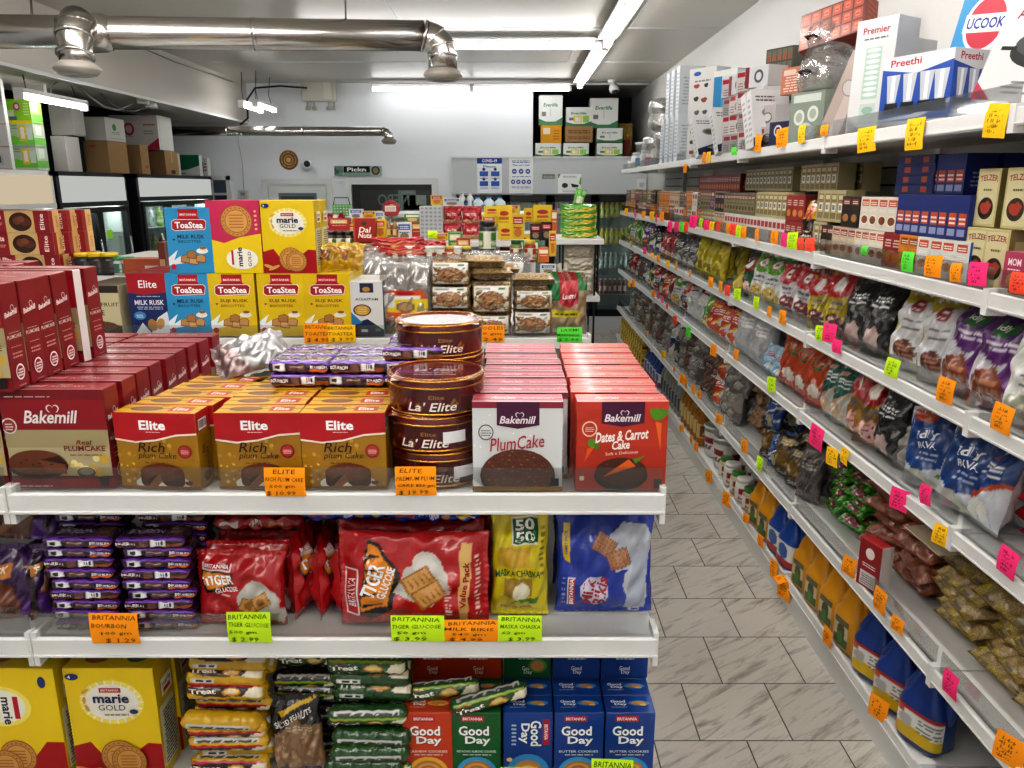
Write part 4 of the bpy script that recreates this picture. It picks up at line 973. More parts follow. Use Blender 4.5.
# ------------------------------------------------------------------ price tags
_tags = {}
TC = {'o': 'ff9d1c', 'g': 'c8f02a', 'p': 'ff3c82', 'y': 'ffc61e', 'r': 'ff5a3c', 'n': '5fe04a'}
def tag_mesh(w, h, c, lines, seed=0, curl=.004):
    k = (round(w, 3), round(h, 3), c, tuple(lines), seed % 4)
    if k in _tags: return _tags[k]
    a = Art(w, h, TC[c]); r = random.Random(seed); n = len(lines)
    if lines == ['scribble']:
        for i in range(5):
            x, y = .12 + .1 * r.random(), .8 - .15 * i; e = .55 + .35 * r.random() if i < 3 else .45 + .2 * r.random()
            while x < e:
                l = .03 + .04 * r.random(); q = (r.random() - .5) * .08
                a.poly([(x, y), (x + l, y + q), (x + l + .004, y + q - .028), (x + .004, y - .028)], '6a4a14' if c in 'oy' else ('4a5a10' if c in 'gn' else '8a1c40'))
                if r.random() > .4: a.poly([(x, y + .05), (x + .022, y + .05), (x + .024, y - .05), (x + .002, y - .05)], '6a4a14' if c in 'oy' else ('4a5a10' if c in 'gn' else '8a1c40'))
                x += l + .025
        lines = []
    for i, t in enumerate(lines):
        if not t: continue
        ww = min(.92, .088 * len(t) + .1) if n > 3 else min(.9, .12 * len(t) + .1)
        hh = .62 / n * (1.15 if i == n - 1 else .9)
        a.text(t, .5 + (r.random() - .6) * (1 - ww) * .7, 1 - (i + .55) / n, ww, hh, '5c3c08' if c in 'oy' else ('41520a' if c in 'gn' else '6a1030'), bold=.006, shear=.12, rot=(r.random() - .5) * .06, res=1)
    g_ = 26 if len(a.it) > 8 and not lines else 5
    m = MB(('paper',)); m.art_grid(a, lambda u, v: ((u - .5) * w, -.0015 - curl * math.sin(v * PI) - curl * .5 * (u - .3) ** 2, v * h), g_, g_, eps=.0004, smooth=True)
    m.art_grid(Art(w, h, TC[c]), lambda u, v: ((.5 - u) * w, -.001 - curl * math.sin(v * PI) - curl * .5 * (.7 - u) ** 2, v * h), 3, 3, text=False)
    _tags[k] = m.mesh('price_tag'); return _tags[k]
_NM = {'o': 'orange', 'g': 'lime', 'p': 'pink', 'y': 'yellow', 'r': 'red orange', 'n': 'green'}
def tag(px0, py0, px1, py1, c, lines, label, Y=None, X=None, rot=0, tilt=0, group=None):
    pc = ((px0 + px1) / 2, (py0 + py1) / 2)
    if Y is not None:
        a, b = P(px0, py1, Y=Y), P(px1, py0, Y=Y); w, h = b.x - a.x, b.z - a.z
        loc = ((a.x + b.x) / 2, Y, a.z); rz = rot
    else:
        a = P(pc[0], py1, X=X); b = P(pc[0], py0, X=X); h = b.z - a.z; w = min(.085, max(.04, h * .85)); loc = (X, a.y, a.z); rz = R(-90) + rot
        h = min(h, .085)
    return put('price_tag', tag_mesh(round(w, 2), round(h, 2), c, lines, int(pc[0])), label, 'price tag', loc, (0, tilt, rz), group or 'handwritten price tags on the shelf edges')
yt = YA - .004
tag(267, 465, 304, 496, 'o', ['ELITE', 'RICH PLUM CAKE', '500 gm', '$ 10.99'], 'orange handwritten tag reading rich plum cake on the cake shelf', Y=yt)
tag(395, 466, 437, 495, 'o', ['ELITE', 'PREMIUM PLUM', 'CAKE 850 gm', '$ 19.99'], 'orange handwritten tag reading premium plum cake below the tins', Y=yt, rot=.03)
tag(94, 613, 137, 643, 'o', ['BRITANNIA', 'BOURBON', '100 gm', '$ 1.29'], 'orange handwritten tag reading bourbon below the purple packs', Y=yt)
tag(229, 613, 271, 642, 'g', ['BRITANNIA', 'TIGER GLUCOSE', '500 gm', '$ 2.99'], 'lime handwritten tag below the small red glucose biscuit pouch', Y=yt)
tag(392, 613, 444, 641, 'g', ['BRITANNIA', 'TIGER GLUCOSE', '50 gm', '$ 3.99'], 'lime handwritten tag below the large red glucose biscuit pouch', Y=yt)
tag(445, 618, 497, 641, 'o', ['BRITANNIA', 'MILK BIKIS', '540 gm', '$ 4.99'], 'orange handwritten tag between two lime ones on the biscuit shelf', Y=yt)
tag(498, 614, 542, 641, 'g', ['BRITANNIA', 'MASKA CHASKA', '62 gm', '$ 3.99'], 'lime handwritten tag below the yellow biscuit pouch', Y=yt)
tag(500, 765, 538, 790, 'g', ['BRITANNIA', 'COOKIES', '$ 3.99'], 'lime tag at the bottom below the green cookie cartons', Y=yt)
tag(590, 758, 634, 786, 'g', ['BRITANNIA', 'BUTTER', '$ 3.99'], 'lime tag at the bottom below the blue cookie cartons', Y=yt, rot=-.05)

# ------------------------------------------------------------------ cake shelf
def jit(a): return RNG.uniform(-a, a)
def row(me, n, x, y0, dy, z, name, label, cat, group, jx=.004, jr=.03, sort='y', rz=0, lean=0):
    for i in range(n):
        put(name, me, label, cat, (x + jit(jx), y0 + dy * i, z), (lean, 0, rz + jit(jr)), group, sort)
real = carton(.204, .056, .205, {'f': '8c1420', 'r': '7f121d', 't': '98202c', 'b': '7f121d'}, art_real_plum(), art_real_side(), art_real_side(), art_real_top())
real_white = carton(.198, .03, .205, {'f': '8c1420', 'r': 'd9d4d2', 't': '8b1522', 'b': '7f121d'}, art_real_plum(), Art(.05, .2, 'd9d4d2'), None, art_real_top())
d_ = 'dark red plum cake carton with a cream lower half, low row'
row(real, 9, -.905, 1.50, .069, Z1, 'cake_carton', d_, 'cake box', 'dark red plum cake cartons', jr=.035)
row(real, 9, -1.118, 1.50, .069, Z1, 'cake_carton', 'dark red plum cake carton in the row under the upright spines', 'cake box', 'dark red plum cake cartons')
for i, t in enumerate((1.475, 1.537, 1.600, 1.665, 1.722, 1.772)):
    me = real if i != 4 else real_white
    put('cake_carton', me, 'dark red plum cake carton standing on top with its spine to the aisle' if i != 4 else 'plum cake carton with a bare white spine on top of the dark red ones', 'cake box', ((-1.066 if i != 4 else -1.062) + jit(.002), t + (.008 if i == 5 else 0), Z1 + .207), (R(2.0) if i in (2, 3) else 0, 0, jit(.03)), 'dark red plum cake cartons')
row(real, 7, -1.275, 1.50, .07, Z1 + .207, 'cake_carton', 'dark red plum cake carton at the far end of the upper row', 'cake box', 'dark red plum cake cartons')
row(real, 7, -1.335, 1.50, .07, Z1, 'cake_carton', 'dark red plum cake carton below the far end of the upper row', 'cake box', 'dark red plum cake cartons')

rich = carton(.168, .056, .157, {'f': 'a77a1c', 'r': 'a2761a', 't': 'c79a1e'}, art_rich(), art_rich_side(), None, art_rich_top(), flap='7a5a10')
for c, (px, n, rz, lb) in enumerate(((160, 5, -.07, 'gold rich plum cake carton with red top band beside the dark red cartons'), (258, 5, 0.0, 'gold rich plum cake carton with red top band in the middle pile'), (345, 5, .01, 'gold rich plum cake carton with red top band beside the round tins'))):
    x = P(px, 450, Y=1.475).x
    for i in range(n):
        put('cake_carton', rich, lb, 'cake box', (x + jit(.003) + (.012 * i if c == 0 else 0), 1.503 + .062 * i, Z1), rz + jit(.02), 'gold rich plum cake cartons')
def tin_mesh():
    cr, gd = hx('4c0c10'), hx('c08a3a'); r, h = .0985, .0735
    b = MB(('tinprint', 'metal')); b.lathe([(r - .003, 0), (r - .001, .002), (r - .001, h - .018), (r - .003, h - .016)], 56, cr)
    A = Art(2 * PI * r, h, '4c0c10')
    for i in range(26):
        u = i / 26; A.ell(u + .01, .3 + .22 * math.sin(i * 1.9), .012, .012, ('8a5a1e', '7a2a1c', '9a6a24')[i % 3], n=8).ell(u + .012, .33 + .22 * math.sin(i * 1.9), .008, .008, '3a080c', n=8)
    for u in (.25, .75): A.text("La' Elite", u, .33, .16, .32, 'efe4da', shear=.25, bold=.01).text('Elite', u + .012, .66, .05, .14, '9a6a34').lines(u - .03, .08, u + .04, .12, 1, 'c0a090')
    for it in A.it: it_c = it
    def fn(u, v):
        a = -PI * .5 + (u - .25) * 2 * PI; return ((r - .0004) * math.cos(a), (r - .0004) * math.sin(a), v * (h - .016))
    b.sm = True; b.art_grid(A, fn, 110, 8, eps=.0004)
    b.tube([(r * math.cos(t * PI / 24), r * math.sin(t * PI / 24), .003) for t in range(48)], .0022, 6, gd, 1, closed=True)
    l = MB(('tinprint', 'metal')); l.lathe([(r + .0005, h - .019), (r + .0012, h - .003), (r - .003, h), (r - .008, h - .001), (r - .010, h - .004), (.001, h - .0035)], 56, hx('5a1014'), cap=False)
    for zz, rr in ((h - .018, r + .001), (h - .004, r + .0008), (h - .0012, r - .005)): l.tube([(rr * math.cos(t * PI / 24), rr * math.sin(t * PI / 24), zz) for t in range(48)], .0022, 6, gd, 1, closed=True)
    la = Art(.17, .17, '5a1014'); la.ell(.5, .5, .49, .49, '5a1014').text("La' Elite", .5, .55, .5, .14, 'c9b8b4', shear=.25).lines(.3, .38, .7, .43, 1, 'b09a94').text('Premium Plum Cake', .5, .3, .5, .05, 'c9b8b4')
    l.art_flat(la, (-.085, -.085, h - .0036), (.17, 0, 0), (0, .17, 0))
    return b.mesh('tin'), l.mesh('lid')
tb, tl = tin_mesh()
sa = Art(.05, .028, 'e4e2e2'); sa.lines(.06, .1, .94, .9, 4, '555555')
stm = MB(('paper',)); 
def stick_fn(u, v): a = -PI / 2 + .62 + (u - .5) * .5; return (.0992 * math.cos(a), .0992 * math.sin(a), .018 + v * .024)
stm.art_grid(sa, stick_fn, 20, 5)
sticker = stm.mesh('sticker')
for k, (px, yc_, n, lb, dz) in enumerate(((436, 1.572, 3, 'round dark red cake tin with gold rims in the front pile', 0), (441, 1.775, 4, 'round dark red cake tin with gold rims in the taller pile behind', 0))):
    x = P(px, 400, Y=yc_).x
    for i in range(n):
        kids = [('lid', tl)] + ([('sticker', sticker)] if (k == 0 and i < 2) else [])
        put('cake_tin', (tb, kids), lb, 'tin', (x + (.004, -.003, .002, 0)[i], yc_ + jit(.002), Z1 + .0745 * i), (.1, -.45, 0.05, .25)[i] * (.25 if k == 0 else .6), 'round dark red cake tins')
put('cake_tin', (tb, [('lid', tl)]), 'round dark red cake tin hidden at the back between tins and white cartons', 'tin', (.0, 1.93, Z1 + .0745 * 0), .3, 'round dark red cake tins')
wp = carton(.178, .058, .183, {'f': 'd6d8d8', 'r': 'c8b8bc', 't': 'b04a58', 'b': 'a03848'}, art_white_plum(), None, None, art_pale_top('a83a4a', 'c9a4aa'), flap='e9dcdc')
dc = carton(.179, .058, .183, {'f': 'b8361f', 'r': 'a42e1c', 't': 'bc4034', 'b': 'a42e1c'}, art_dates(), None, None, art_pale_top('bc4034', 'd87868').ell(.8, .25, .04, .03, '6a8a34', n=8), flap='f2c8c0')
for i in range(9):
    put('cake_carton', wp, 'pale grey plum cake carton with a purple badge', 'cake box', (P(516, 450, Y=1.47).x + (.0 if i == 0 else .016) + jit(.004), 1.492 + .066 * i, Z1 + (0, .001)[i % 2]), jit(.02), 'pale grey plum cake cartons')
    put('cake_carton', dc, 'orange red dates and carrot cake carton', 'cake box', (P(619, 450, Y=1.47).x - .004 * min(i, 4) * 0 + jit(.004), 1.492 + .066 * i, Z1 + (0, .001)[i % 2]), jit(.02), 'orange red carrot cake cartons')

# bourbon packs and a foil bag lying on the gold cartons
bq = brick_pack(.135, .062, .03, art_bourbon(), art_bourbon(True)); bq2 = brick_pack(.135, .062, .03, art_bourbon2(), art_bourbon(True), seed=9)
for j in range(3):
    for i in range(3):
        for k in range(2 + (i == 2)):
            x = (-.475, -.345, -.225)[i]
            put('biscuit_pack', bq if (i + j + k) % 2 else bq2, 'purple bourbon biscuit pack lying on the gold cartons', 'biscuit pack', (x + jit(.006), 1.70 + .066 * j, Z1 + .159 + .03 * k), jit(.05), 'bourbon packs lying on the gold cartons', 'x')
foil = pack(.17, .12, .05, Art(.17, .12, 'b8b6b8').poly([(0, .0), (.4, .0), (.2, 1), (0, 1)], '9d8a8a'), seal='lr', wr=.005, seed=5, mat=mat_attr('silver_foil', .3, .6, metal=.8, bump=.5, bscale=9, bdist=.01, warp=.6))
put('foil_pack', foil, 'crumpled silver foil pack lying between the dark red and gold cartons', 'foil pack', (-.60, 1.78, Z1 + .17), (R(-60), R(-12), R(25)))
# ------------------------------------------------------------------ biscuit shelf
bqs1 = brick_pack(.142, .066, .0235, art_bourbon(), art_bourbon(True), seed=4); bqs2 = brick_pack(.142, .066, .0235, art_bourbon2(), art_bourbon(True), seed=6)
for c, (px, y, n, lb) in enumerate(((84, 1.505, 9, 'purple bourbon biscuit pack in the front pile away from the red pouches'), (159, 1.505, 9, 'purple bourbon biscuit pack in the front pile beside the red pouches'), (80, 1.58, 11, 'purple bourbon biscuit pack in the second-row pile away from the red pouches'), (161, 1.58, 11, 'purple bourbon biscuit pack in the second-row pile beside the red pouches'))):
    x = P(px, 590, Y=1.48).x
    for i in range(n):
        put('biscuit_pack', bqs1 if (i * 7 + c) % 3 else bqs2, lb, 'biscuit pack', (x + jit(.007), y + jit(.003), Z2 + .0237 * i), jit(.04), 'bourbon packs piled on the biscuit shelf')
ft = pack(.19, .165, .05, art_tiger(.19, .165), nu=72, nv=60, seed=3, wr=.0035, sl=.05)
for i in range(4):
    put('biscuit_pouch', ft, 'small red glucose biscuit pouch', 'biscuit pouch', (P(240, 600, Y=1.49).x + (0, -.004, .01, .0)[i], 1.502 + .048 * i, Z2), (R(-5), 0, (-.04, .03, 0, .05)[i]), 'small red glucose biscuit pouches')
fs_ = pack(.17, .19, .045, art_tiger(.19, .165), nu=30, nv=26, seed=8, wr=.006)
for i, (x, r_) in enumerate(((-.462, R(84)), (-.418, R(92)), (-.378, R(96)))):
    put('biscuit_pouch', fs_, 'red glucose biscuit pouch standing edge-on', 'biscuit pouch', (x, 1.585, Z2), (0, R(3), r_), 'edge-on red biscuit pouches', 'x')
fam = pack(.315, .212, .055, art_tiger(.315, .212, True), seal='lr', nu=110, nv=70, seed=4, wr=.004, sl=.03)
for i in range(4):
    put('biscuit_pouch', fam, 'large red value pack of glucose biscuits', 'biscuit pouch', (P(414, 600, Y=1.49).x + (0, -.012, .004, 0)[i], 1.50 + .055 * i, Z2), (R(-4), 0, (-.02, .01, 0, .0)[i]), 'large red glucose biscuit packs')
fifty = pack(.125, .258, .05, art_fifty(), nu=50, nv=84, seed=6, wr=.004)
for i in range(3):
    put('biscuit_pouch', fifty, 'tall yellow biscuit pouch with a green numbered badge', 'biscuit pouch', (P(520, 600, Y=1.52).x, 1.54 + .055 * i, Z2), (R(-3), 0, jit(.03)), 'tall yellow biscuit pouches')
bik = pack(.215, .232, .06, art_bikis(), nu=90, nv=80, seed=7, wr=.004, sl=.04)
for i in range(3):
    put('biscuit_pouch', bik, 'large royal blue milk biscuit pouch beside the yellow one', 'biscuit pouch', (P(604, 590, Y=1.54).x + .01 * (i % 2), 1.555 + .062 * i, Z2), (R(-4), 0, (.0, -.05, .06)[i]), 'large blue milk biscuit pouches')
bl = Art(.2, .06, '1233a0').rect(.1, .3, .3, .7, 'b5152a').text('Milk Bikis', .45, .5, .22, .5, 'e8dff0', rot=.0, bold=.05).rect(.6, .2, .68, .8, 'b5835a').rect(.74, .3, .95, .6, '2a2a20').rect(.75, .35, .94, .55, 'e2c12a')
blp = brick_pack(.2, .10, .03, bl, Art(.2, .1, '1436a4').rect(.3, .2, .6, .8, 'c3c8d8').text('Milk Bikis', .2, .5, .22, .3, 'e8dff0', bold=.05), seed=5, wr=.003)
rdl = Art(.2, .06, 'a8121a').rect(.1, .3, .3, .7, 'f0e8e4').text('TIGER', .45, .5, .22, .5, 'f4ece0', bold=.05).ell(.7, .5, .08, .08, 'cf9a54')
rdp = brick_pack(.2, .10, .03, rdl, Art(.2, .1, 'ad121b').ell(.6, .5, .15, .15, 'cf9a54'), seed=11, wr=.003)
for x, y, z, rz, me, lb in ((-.36, 1.60, 1.108, .05, blp, 'blue milk biscuit pack lying flat across the edge-on red pouches'), (-.17, 1.59, 1.108, -.03, blp, 'blue milk biscuit pack lying flat on the large red packs'), (-.30, 1.66, 1.138, .1, blp, 'blue milk biscuit pack, upper one lying under the cake shelf'),
                        (-.56, 1.62, 1.075, .04, rdp, 'red biscuit pack lying flat on the small red pouches'), (-.53, 1.68, 1.107, -.1, rdp, 'red biscuit pack lying flat higher up behind the small pouches'), (.17, 1.62, 1.128, .05, blp, 'blue milk biscuit pack lying flat on top of the upright blue pouch')):
    put('biscuit_pack', me, lb, 'biscuit pack', (x, y, z), rz)
fb = pack(.19, .17, .06, art_family_bourbon(), nu=60, nv=50, seed=12, wr=.006)
put('biscuit_pouch', fb, 'purple and orange family pack of chocolate biscuits, lower one at the shelf joint', 'biscuit pouch', (P(-2, 600, Y=1.5).x, 1.52, Z2), (R(-4), 0, .1))
put('biscuit_pouch', fb, 'purple and brown family pack of chocolate biscuits lying on the one below', 'biscuit pouch', (P(8, 600, Y=1.5).x, 1.56, Z2 + .17), (R(-50), 0, -.15))
put('biscuit_pouch', fb, 'family pack of chocolate biscuits turned side-on beside the purple piles', 'biscuit pouch', (P(36, 600, Y=1.5).x, 1.60, Z2), (0, 0, R(75)))
# ------------------------------------------------------------------ boxed biscuit shelf
mg = art_marie(); mgs = Art(.09, .28, 'c8ac10').rect(.1, .08, .9, .62, 'd8d4b8').lines(.14, .1, .86, .6, 16, '3a3a28').rect(.2, .7, .8, .85, 'efe9d2').rect(.3, .72, .7, .76, 'b5152a').text('marie', .5, .8, .5, .05, '17204a')
mt_ = Art(.205, .09, 'dcbe14').ell(.3, .5, .14, .12, 'a9562a').ell(.75, .5, .12, .1, '2a5a34').lines(.45, .4, .6, .6, 2, '7a6a20')
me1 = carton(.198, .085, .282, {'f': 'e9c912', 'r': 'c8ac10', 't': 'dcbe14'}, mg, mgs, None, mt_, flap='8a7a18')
t1 = turned(art_marie(), 3); t1.w, t1.h = .205, .28
me2 = carton(.198, .085, .282, {'f': 'e9c912', 'r': 'c8ac10', 't': 'dcbe14'}, None, mgs, None, mt_, flap='8a7a18')
b2 = Art(.205, .28, 'e9c912'); b2.poly([(0, 0), (0, .32), (.1, .33), (.3, .22), (.6, .16), (.8, .34), (1, .34), (1, 0)], 'a9121c'); b2.ell(.35, .66, .34, .25, 'f4e26a').ell(.35, .66, .28, .2, 'f6f2e2').rect(.49, .55, .55, .75, 'b5152a').text('marie', .41, .62, .34, .075, '17204a', bold=.05, rot=-PI / 2).text('GOLD', .27, .62, .26, .045, '17204a', rot=-PI / 2).ell(.85, .88, .045, .07, '1d2a70')
for y_ in (.5, .56, .62, .68, .74): b2.ell(.1, y_, .04, .018, 'dba24e', n=9, rot=.5)
biscuit(b2, .45, .2, .21); biscuit(b2, .3, .12, .2); b2.ell(.12, .3, .03, .08, 'd9a24e', n=9)
m = MB(('carton',)); m.cbox(-.099, -.0425, 0, .099, .0425, .282, {'f': hx('e9c912'), 'r': hx('c8ac10'), 't': hx('dcbe14')}, .0012); m.art_flat(b2, (-.099, -.0425, 0), (.198, 0, 0), (0, 0, .282)); m.art_flat(mgs, (.099, -.0425, 0), (0, .085, 0), (0, 0, .282)); m.art_flat(mt_, (-.099, -.0425, .282), (.198, 0, 0), (0, .085, 0)); me2 = m.mesh('carton')
xa = P(115, 720, Y=1.5).x; xb = P(18, 720, Y=1.5).x
for i in range(3):
    put('biscuit_carton', me1, 'tall yellow marie biscuit carton with round biscuits printed upright', 'biscuit box', (xa + .004 * i, 1.54 + .09 * i, Z3), jit(.02), 'tall yellow marie biscuit cartons')
    put('biscuit_carton', me2, 'tall yellow marie biscuit carton with its name printed sideways', 'biscuit box', (xb + .004 * i, 1.54 + .09 * i, Z3), jit(.02), 'tall yellow marie biscuit cartons')
ty = roll(.18, .021, art_treat(), seed=3); tg = roll(.18, .021, art_treat('1e4a1c', 'd0e080'), seed=5); td = roll(.15, .02, art_treat('22141a', 'd0b080'), seed=8)
def pile(me, px, n, lb, grp, y0=1.52, dz=.037, jx=.008, jr=.08, z=Z3, depth=2, dy=.045, roll_=0):
    for d in range(depth):
        for i in range(n):
            put('biscuit_roll', me, lb, 'biscuit roll', (P(px, 720, Y=1.5).x + jit(jx), y0 + dy * d + jit(.006), z + dz * i), (RNG.choice((0, .1, -.25, .8, -.9, 1.6)), 0, jit(jr)), grp)
pile(ty, 224, 8, 'yellow round cream biscuit roll', 'yellow cream biscuit rolls', jx=.010)
pile(tg, 368, 8, 'green round cream biscuit roll', 'green cream biscuit rolls', jx=.012)
pile(td, 302, 8, 'dark brown round cream biscuit roll', 'dark cream biscuit rolls', y0=1.60, jx=.012)
put('peanut_pouch', pack(.12, .19, .035, art_peanut(), nu=48, nv=60, seed=9, wr=.004), 'black pouch of salted peanuts leaning against the dark rolls', 'snack pouch', (P(298, 745, Y=1.5).x, 1.515, Z3), (R(-8), R(-5), -.05))
gd = {}
for k, bg, sub in (('o', 'c4401a', 'CASHEW COOKIES'), ('g', '14602a', 'PISTACHIO ALMOND COOKIES'), ('b', '12408c', 'BUTTER COOKIES')):
    gd[k] = carton(.11, .06, .167, {'f': bg, 't': bg}, art_goodday(bg, sub), None, None, art_goodday_top(bg), ch=.001)
tb_ = Art(.11, .167, '12408c'); tb_.rect(.8, .5, .93, .9, 'b5152a').text('BRITANNIA', .865, .7, .36, .05, 'ffffff', rot=-PI / 2)
for dx, dy, c, bo in ((.01, -.012, '081c4a', .09), (0, 0, 'ffffff', .05)): tb_.text('Good', .66 + dx, .68 + dy, .6, .15, c, rot=-PI / 2, bold=bo).text('Day', .42 + dx, .68 + dy, .48, .15, c, rot=-PI / 2, bold=bo)
tb_.lines(.16, .5, .26, .86, 6, 'd0d8e8').ell(.5, .08, .44, .44, '3a90cc').ell(.5, .06, .32, .32, 'c08040').ell(.5, .06, .2, .2, 'e0b070').ell(.12, .28, .06, .05, 'e6c070')
gd['s'] = carton(.11, .06, .167, {'f': '12408c', 't': '12408c'}, tb_, None, None, art_goodday_top('12408c'), ch=.001)
GU = {}
for k, bg in (('o', 'b83c18'), ('g', '14602a'), ('b', '12408c')):
    g_ = Art(.11, .167, bg).text('Good', .5, .16, .22, .07, 'ffffff').text('Day', .52, .09, .18, .07, 'ffffff').lines(.3, .3, .7, .38, 2, 'd0d0d0')
    if k == 'g': g_.ell(.72, .2, .2, .17, '5a9a3a').ell(.72, .2, .14, .12, 'c58a44')
    GU[k] = carton(.11, .06, .167, {'f': bg, 't': bg}, g_)
nm = {'o': 'orange cookie carton', 'g': 'green almond cookie carton', 'b': 'blue butter cookie carton', 's': 'blue butter cookie carton'}
for i, (px, k) in enumerate(((427, 'o'), (477, 'g'), (528, 's'), (579, 'b'), (630, 'b'))):
    x = P(px, 740, Y=1.5).x; w_ = {0: 'beside the green rolls', 1: 'beside the orange one', 2: 'third in from the green rolls', 3: 'second from the tiled aisle', 4: 'next to the tiled aisle'}[i]
    for j in range(4):
        put('cookie_carton', gd[k if j == 0 else ('b' if k == 's' else k)], nm[k] + (' with sideways name ' if (k == 's' and j == 0) else ' ') + 'low, ' + w_, 'cookie box', (x + jit(.002), 1.532 + .0625 * j, Z3), jit(.01), 'boxed cookies')
    k2 = ('o', 'o', 'g', 'b', 'b')[i]; gu = GU[k2]
    for j in range(2):
        put('cookie_carton', gu, nm[k2] + ' in the upper tier, ' + w_, 'cookie box', (x + jit(.002), 1.657 + .0625 * j, Z3 + .168), jit(.01), 'boxed cookies')
put('biscuit_roll', tg, 'green biscuit roll lying across the orange cookie carton tops', 'biscuit roll', (P(442, 690, Y=1.56).x, 1.555, Z3 + .169), (0, R(-3), .10))
put('biscuit_roll', tg, 'green biscuit roll tilted across the green and blue cookie carton tops', 'biscuit roll', (P(490, 700, Y=1.53).x, 1.525, Z3 + .172), (.2, R(-8), .25))

# ------------------------------------------------------------------ rusk island (second island)
YBF = 3.12
def bx(px0, py0, px1, py1, Y):
    a, b = P(px0, py1, Y=Y), P(px1, py0, Y=Y); return (a.x + b.x) / 2, a.z, b.x - a.x, b.z - a.z
HR = .254
tm = carton(.178, .1, HR, {'f': '2a8fc0', 't': '2a8fc0'}, art_toast('2f93c4', 'MILK RUSK'), Art(.1, HR, '2a86b4').lines(.15, .1, .85, .6, 9, 'c8dce8'))
ts = carton(.186, .1, HR, {'f': 'd8b814', 't': 'd8b814'}, art_toast('dcbc16', 'SUJI RUSK', '7a2a10'), Art(.1, HR, 'c8a812').lines(.15, .1, .85, .6, 9, '6a5a10'))
er = carton(.16, .09, HR, {'f': '1c2a63', 't': '8a1420'}, art_elite_rusk(), Art(.09, HR, '1a2658').rect(0, .7, 1, 1, 'a3121f'))
jk = carton(.16, .1, .205, {'f': 'c9bd98', 't': '4a3a28'}, art_jack())
for px, me, lb in ((148, er, 'navy milk rusk carton with a red top band'), (189.5, tm, 'blue milk rusk carton in the lower tier'), (233, ts, 'yellow rusk carton in the lower tier beside the blue one'), (281, ts, 'yellow rusk carton in the lower tier, middle of three'), (328, ts, 'yellow rusk carton in the lower tier beside the navy noodle box'), (100, jk, 'cream and brown jackfruit cake carton')):
    x = P(px, 305, Y=YBF).x
    for j in range(3): put('rusk_carton' if me is not jk else 'cake_carton', me, lb, 'rusk box' if me is not jk else 'cake box', (x + jit(.002), YBF + .05 + .105 * j, Z1), jit(.012), 'rusk cartons on the second island')
mp = carton(.21, .1, .282, {'f': 'e9c912', 't': 'c02a55', 'r': 'c02a55'}, art_marie_pink(), Art(.1, .28, 'c02a55').lines(.2, .1, .8, .9, 12, 'e8a0b0'))
mg3 = carton(.21, .1, .282, {'f': 'e9c912', 't': 'e9c912', 'r': 'c8ac10'}, art_marie(), mgs)
for px, me, lb in ((189.5, tm, 'blue milk rusk carton stacked in the upper tier'), (235, mp, 'pink and yellow marie biscuit carton with sideways lettering in the upper tier'), (289, mg3, 'yellow and red marie biscuit carton in the upper tier')):
    x = P(px, 240, Y=YBF).x
    for j in range(2): put('biscuit_carton', me, lb, 'biscuit box', (x + jit(.002), YBF + .05 + .105 * j, Z1 + HR + .001), jit(.012), 'upper tier cartons on the second island')
gw = pack(.13, .12, .07, Art(.13, .12, 'c8a018').rect(0, .3, .6, .7, '5a2a14').ell(.3, .5, .2, .12, 'c88a4a').poly([(.6, 0), (1, 0), (1, 1), (.5, 1)], 'b89030'), wr=.01, seed=4)
for i, (px, lb) in enumerate(((328, 'gold and brown film pack lying on the yellow rusk cartons'), (345, 'crinkled gold film pack beside the clear pouches'))): put('film_pack', gw, lb, 'biscuit pack', (P(px, 260, Y=3.2).x, 3.2 + .03 * i, Z1 + HR + .001), (R(-25), 0, .3 - .5 * i))
na = Art(.13, .24, 'd8d8d6'); na.poly([(0, 0), (0, .22), (.5, .32), (1, .12), (1, 0)], '1a2548').poly([(0, .2), (.0, .45), (.35, .25)], '2f7ab0').rect(.3, .8, .72, .97, '1a2548').ell(.5, .86, .12, .08, 'b88a3a').text('AOIAPPAM', .5, .68, .7, .05, '1a2548').ell(.35, .48, .28, .2, '1c1c1c').ell(.35, .48, .24, .17, 'c8963c').lines(.2, .42, .5, .55, 4, 'e8c880').rect(.3, .08, .5, .13, 'd8d8d6').ell(.82, .12, .09, .05, '4a9a4a')
nb = carton(.13, .08, .222, {'f': 'd8d8d6', 't': 'd0d0ce', 'r': '6a7a9a'}, na)
for j in range(3): put('noodle_carton', nb, 'white and navy carton with a bowl printed on it', 'food box', (P(367, 310, Y=YBF).x, YBF + .04 + .085 * j, Z1), jit(.02), 'white and navy cartons')
def clear_pouch(w, h, t, fill, fillc, label=None, seed=1, mat='pasta'):
    """a clear pouch: see-through film over its contents, with a printed label wrapped round the front"""
    film = pack(w, h, t, Art(w, h, 'ffffff'), nu=26, nv=26, seed=seed, wr=.008, mat='pouch', text=False)
    inner = pack(w * .86, h * fill, t * .8, Art(w, h, fillc), nu=16, nv=14, seed=seed + 1, wr=.006, mat=mat, n=3)
    kids = [('contents', inner)]
    if label:
        m = MB(('carton',)); A, z0, z1 = label
        m.sm = True; m.art_grid(A, lambda u, v: ((u - .5) * w * .8, -(t / 2 + .004) * (math.sin((.1 + .8 * u) * PI)) ** .4 - .003, h * (z0 + (z1 - z0) * v)), 22, 26)
        kids.append(('label', m.mesh('label')))
    return (film, kids)
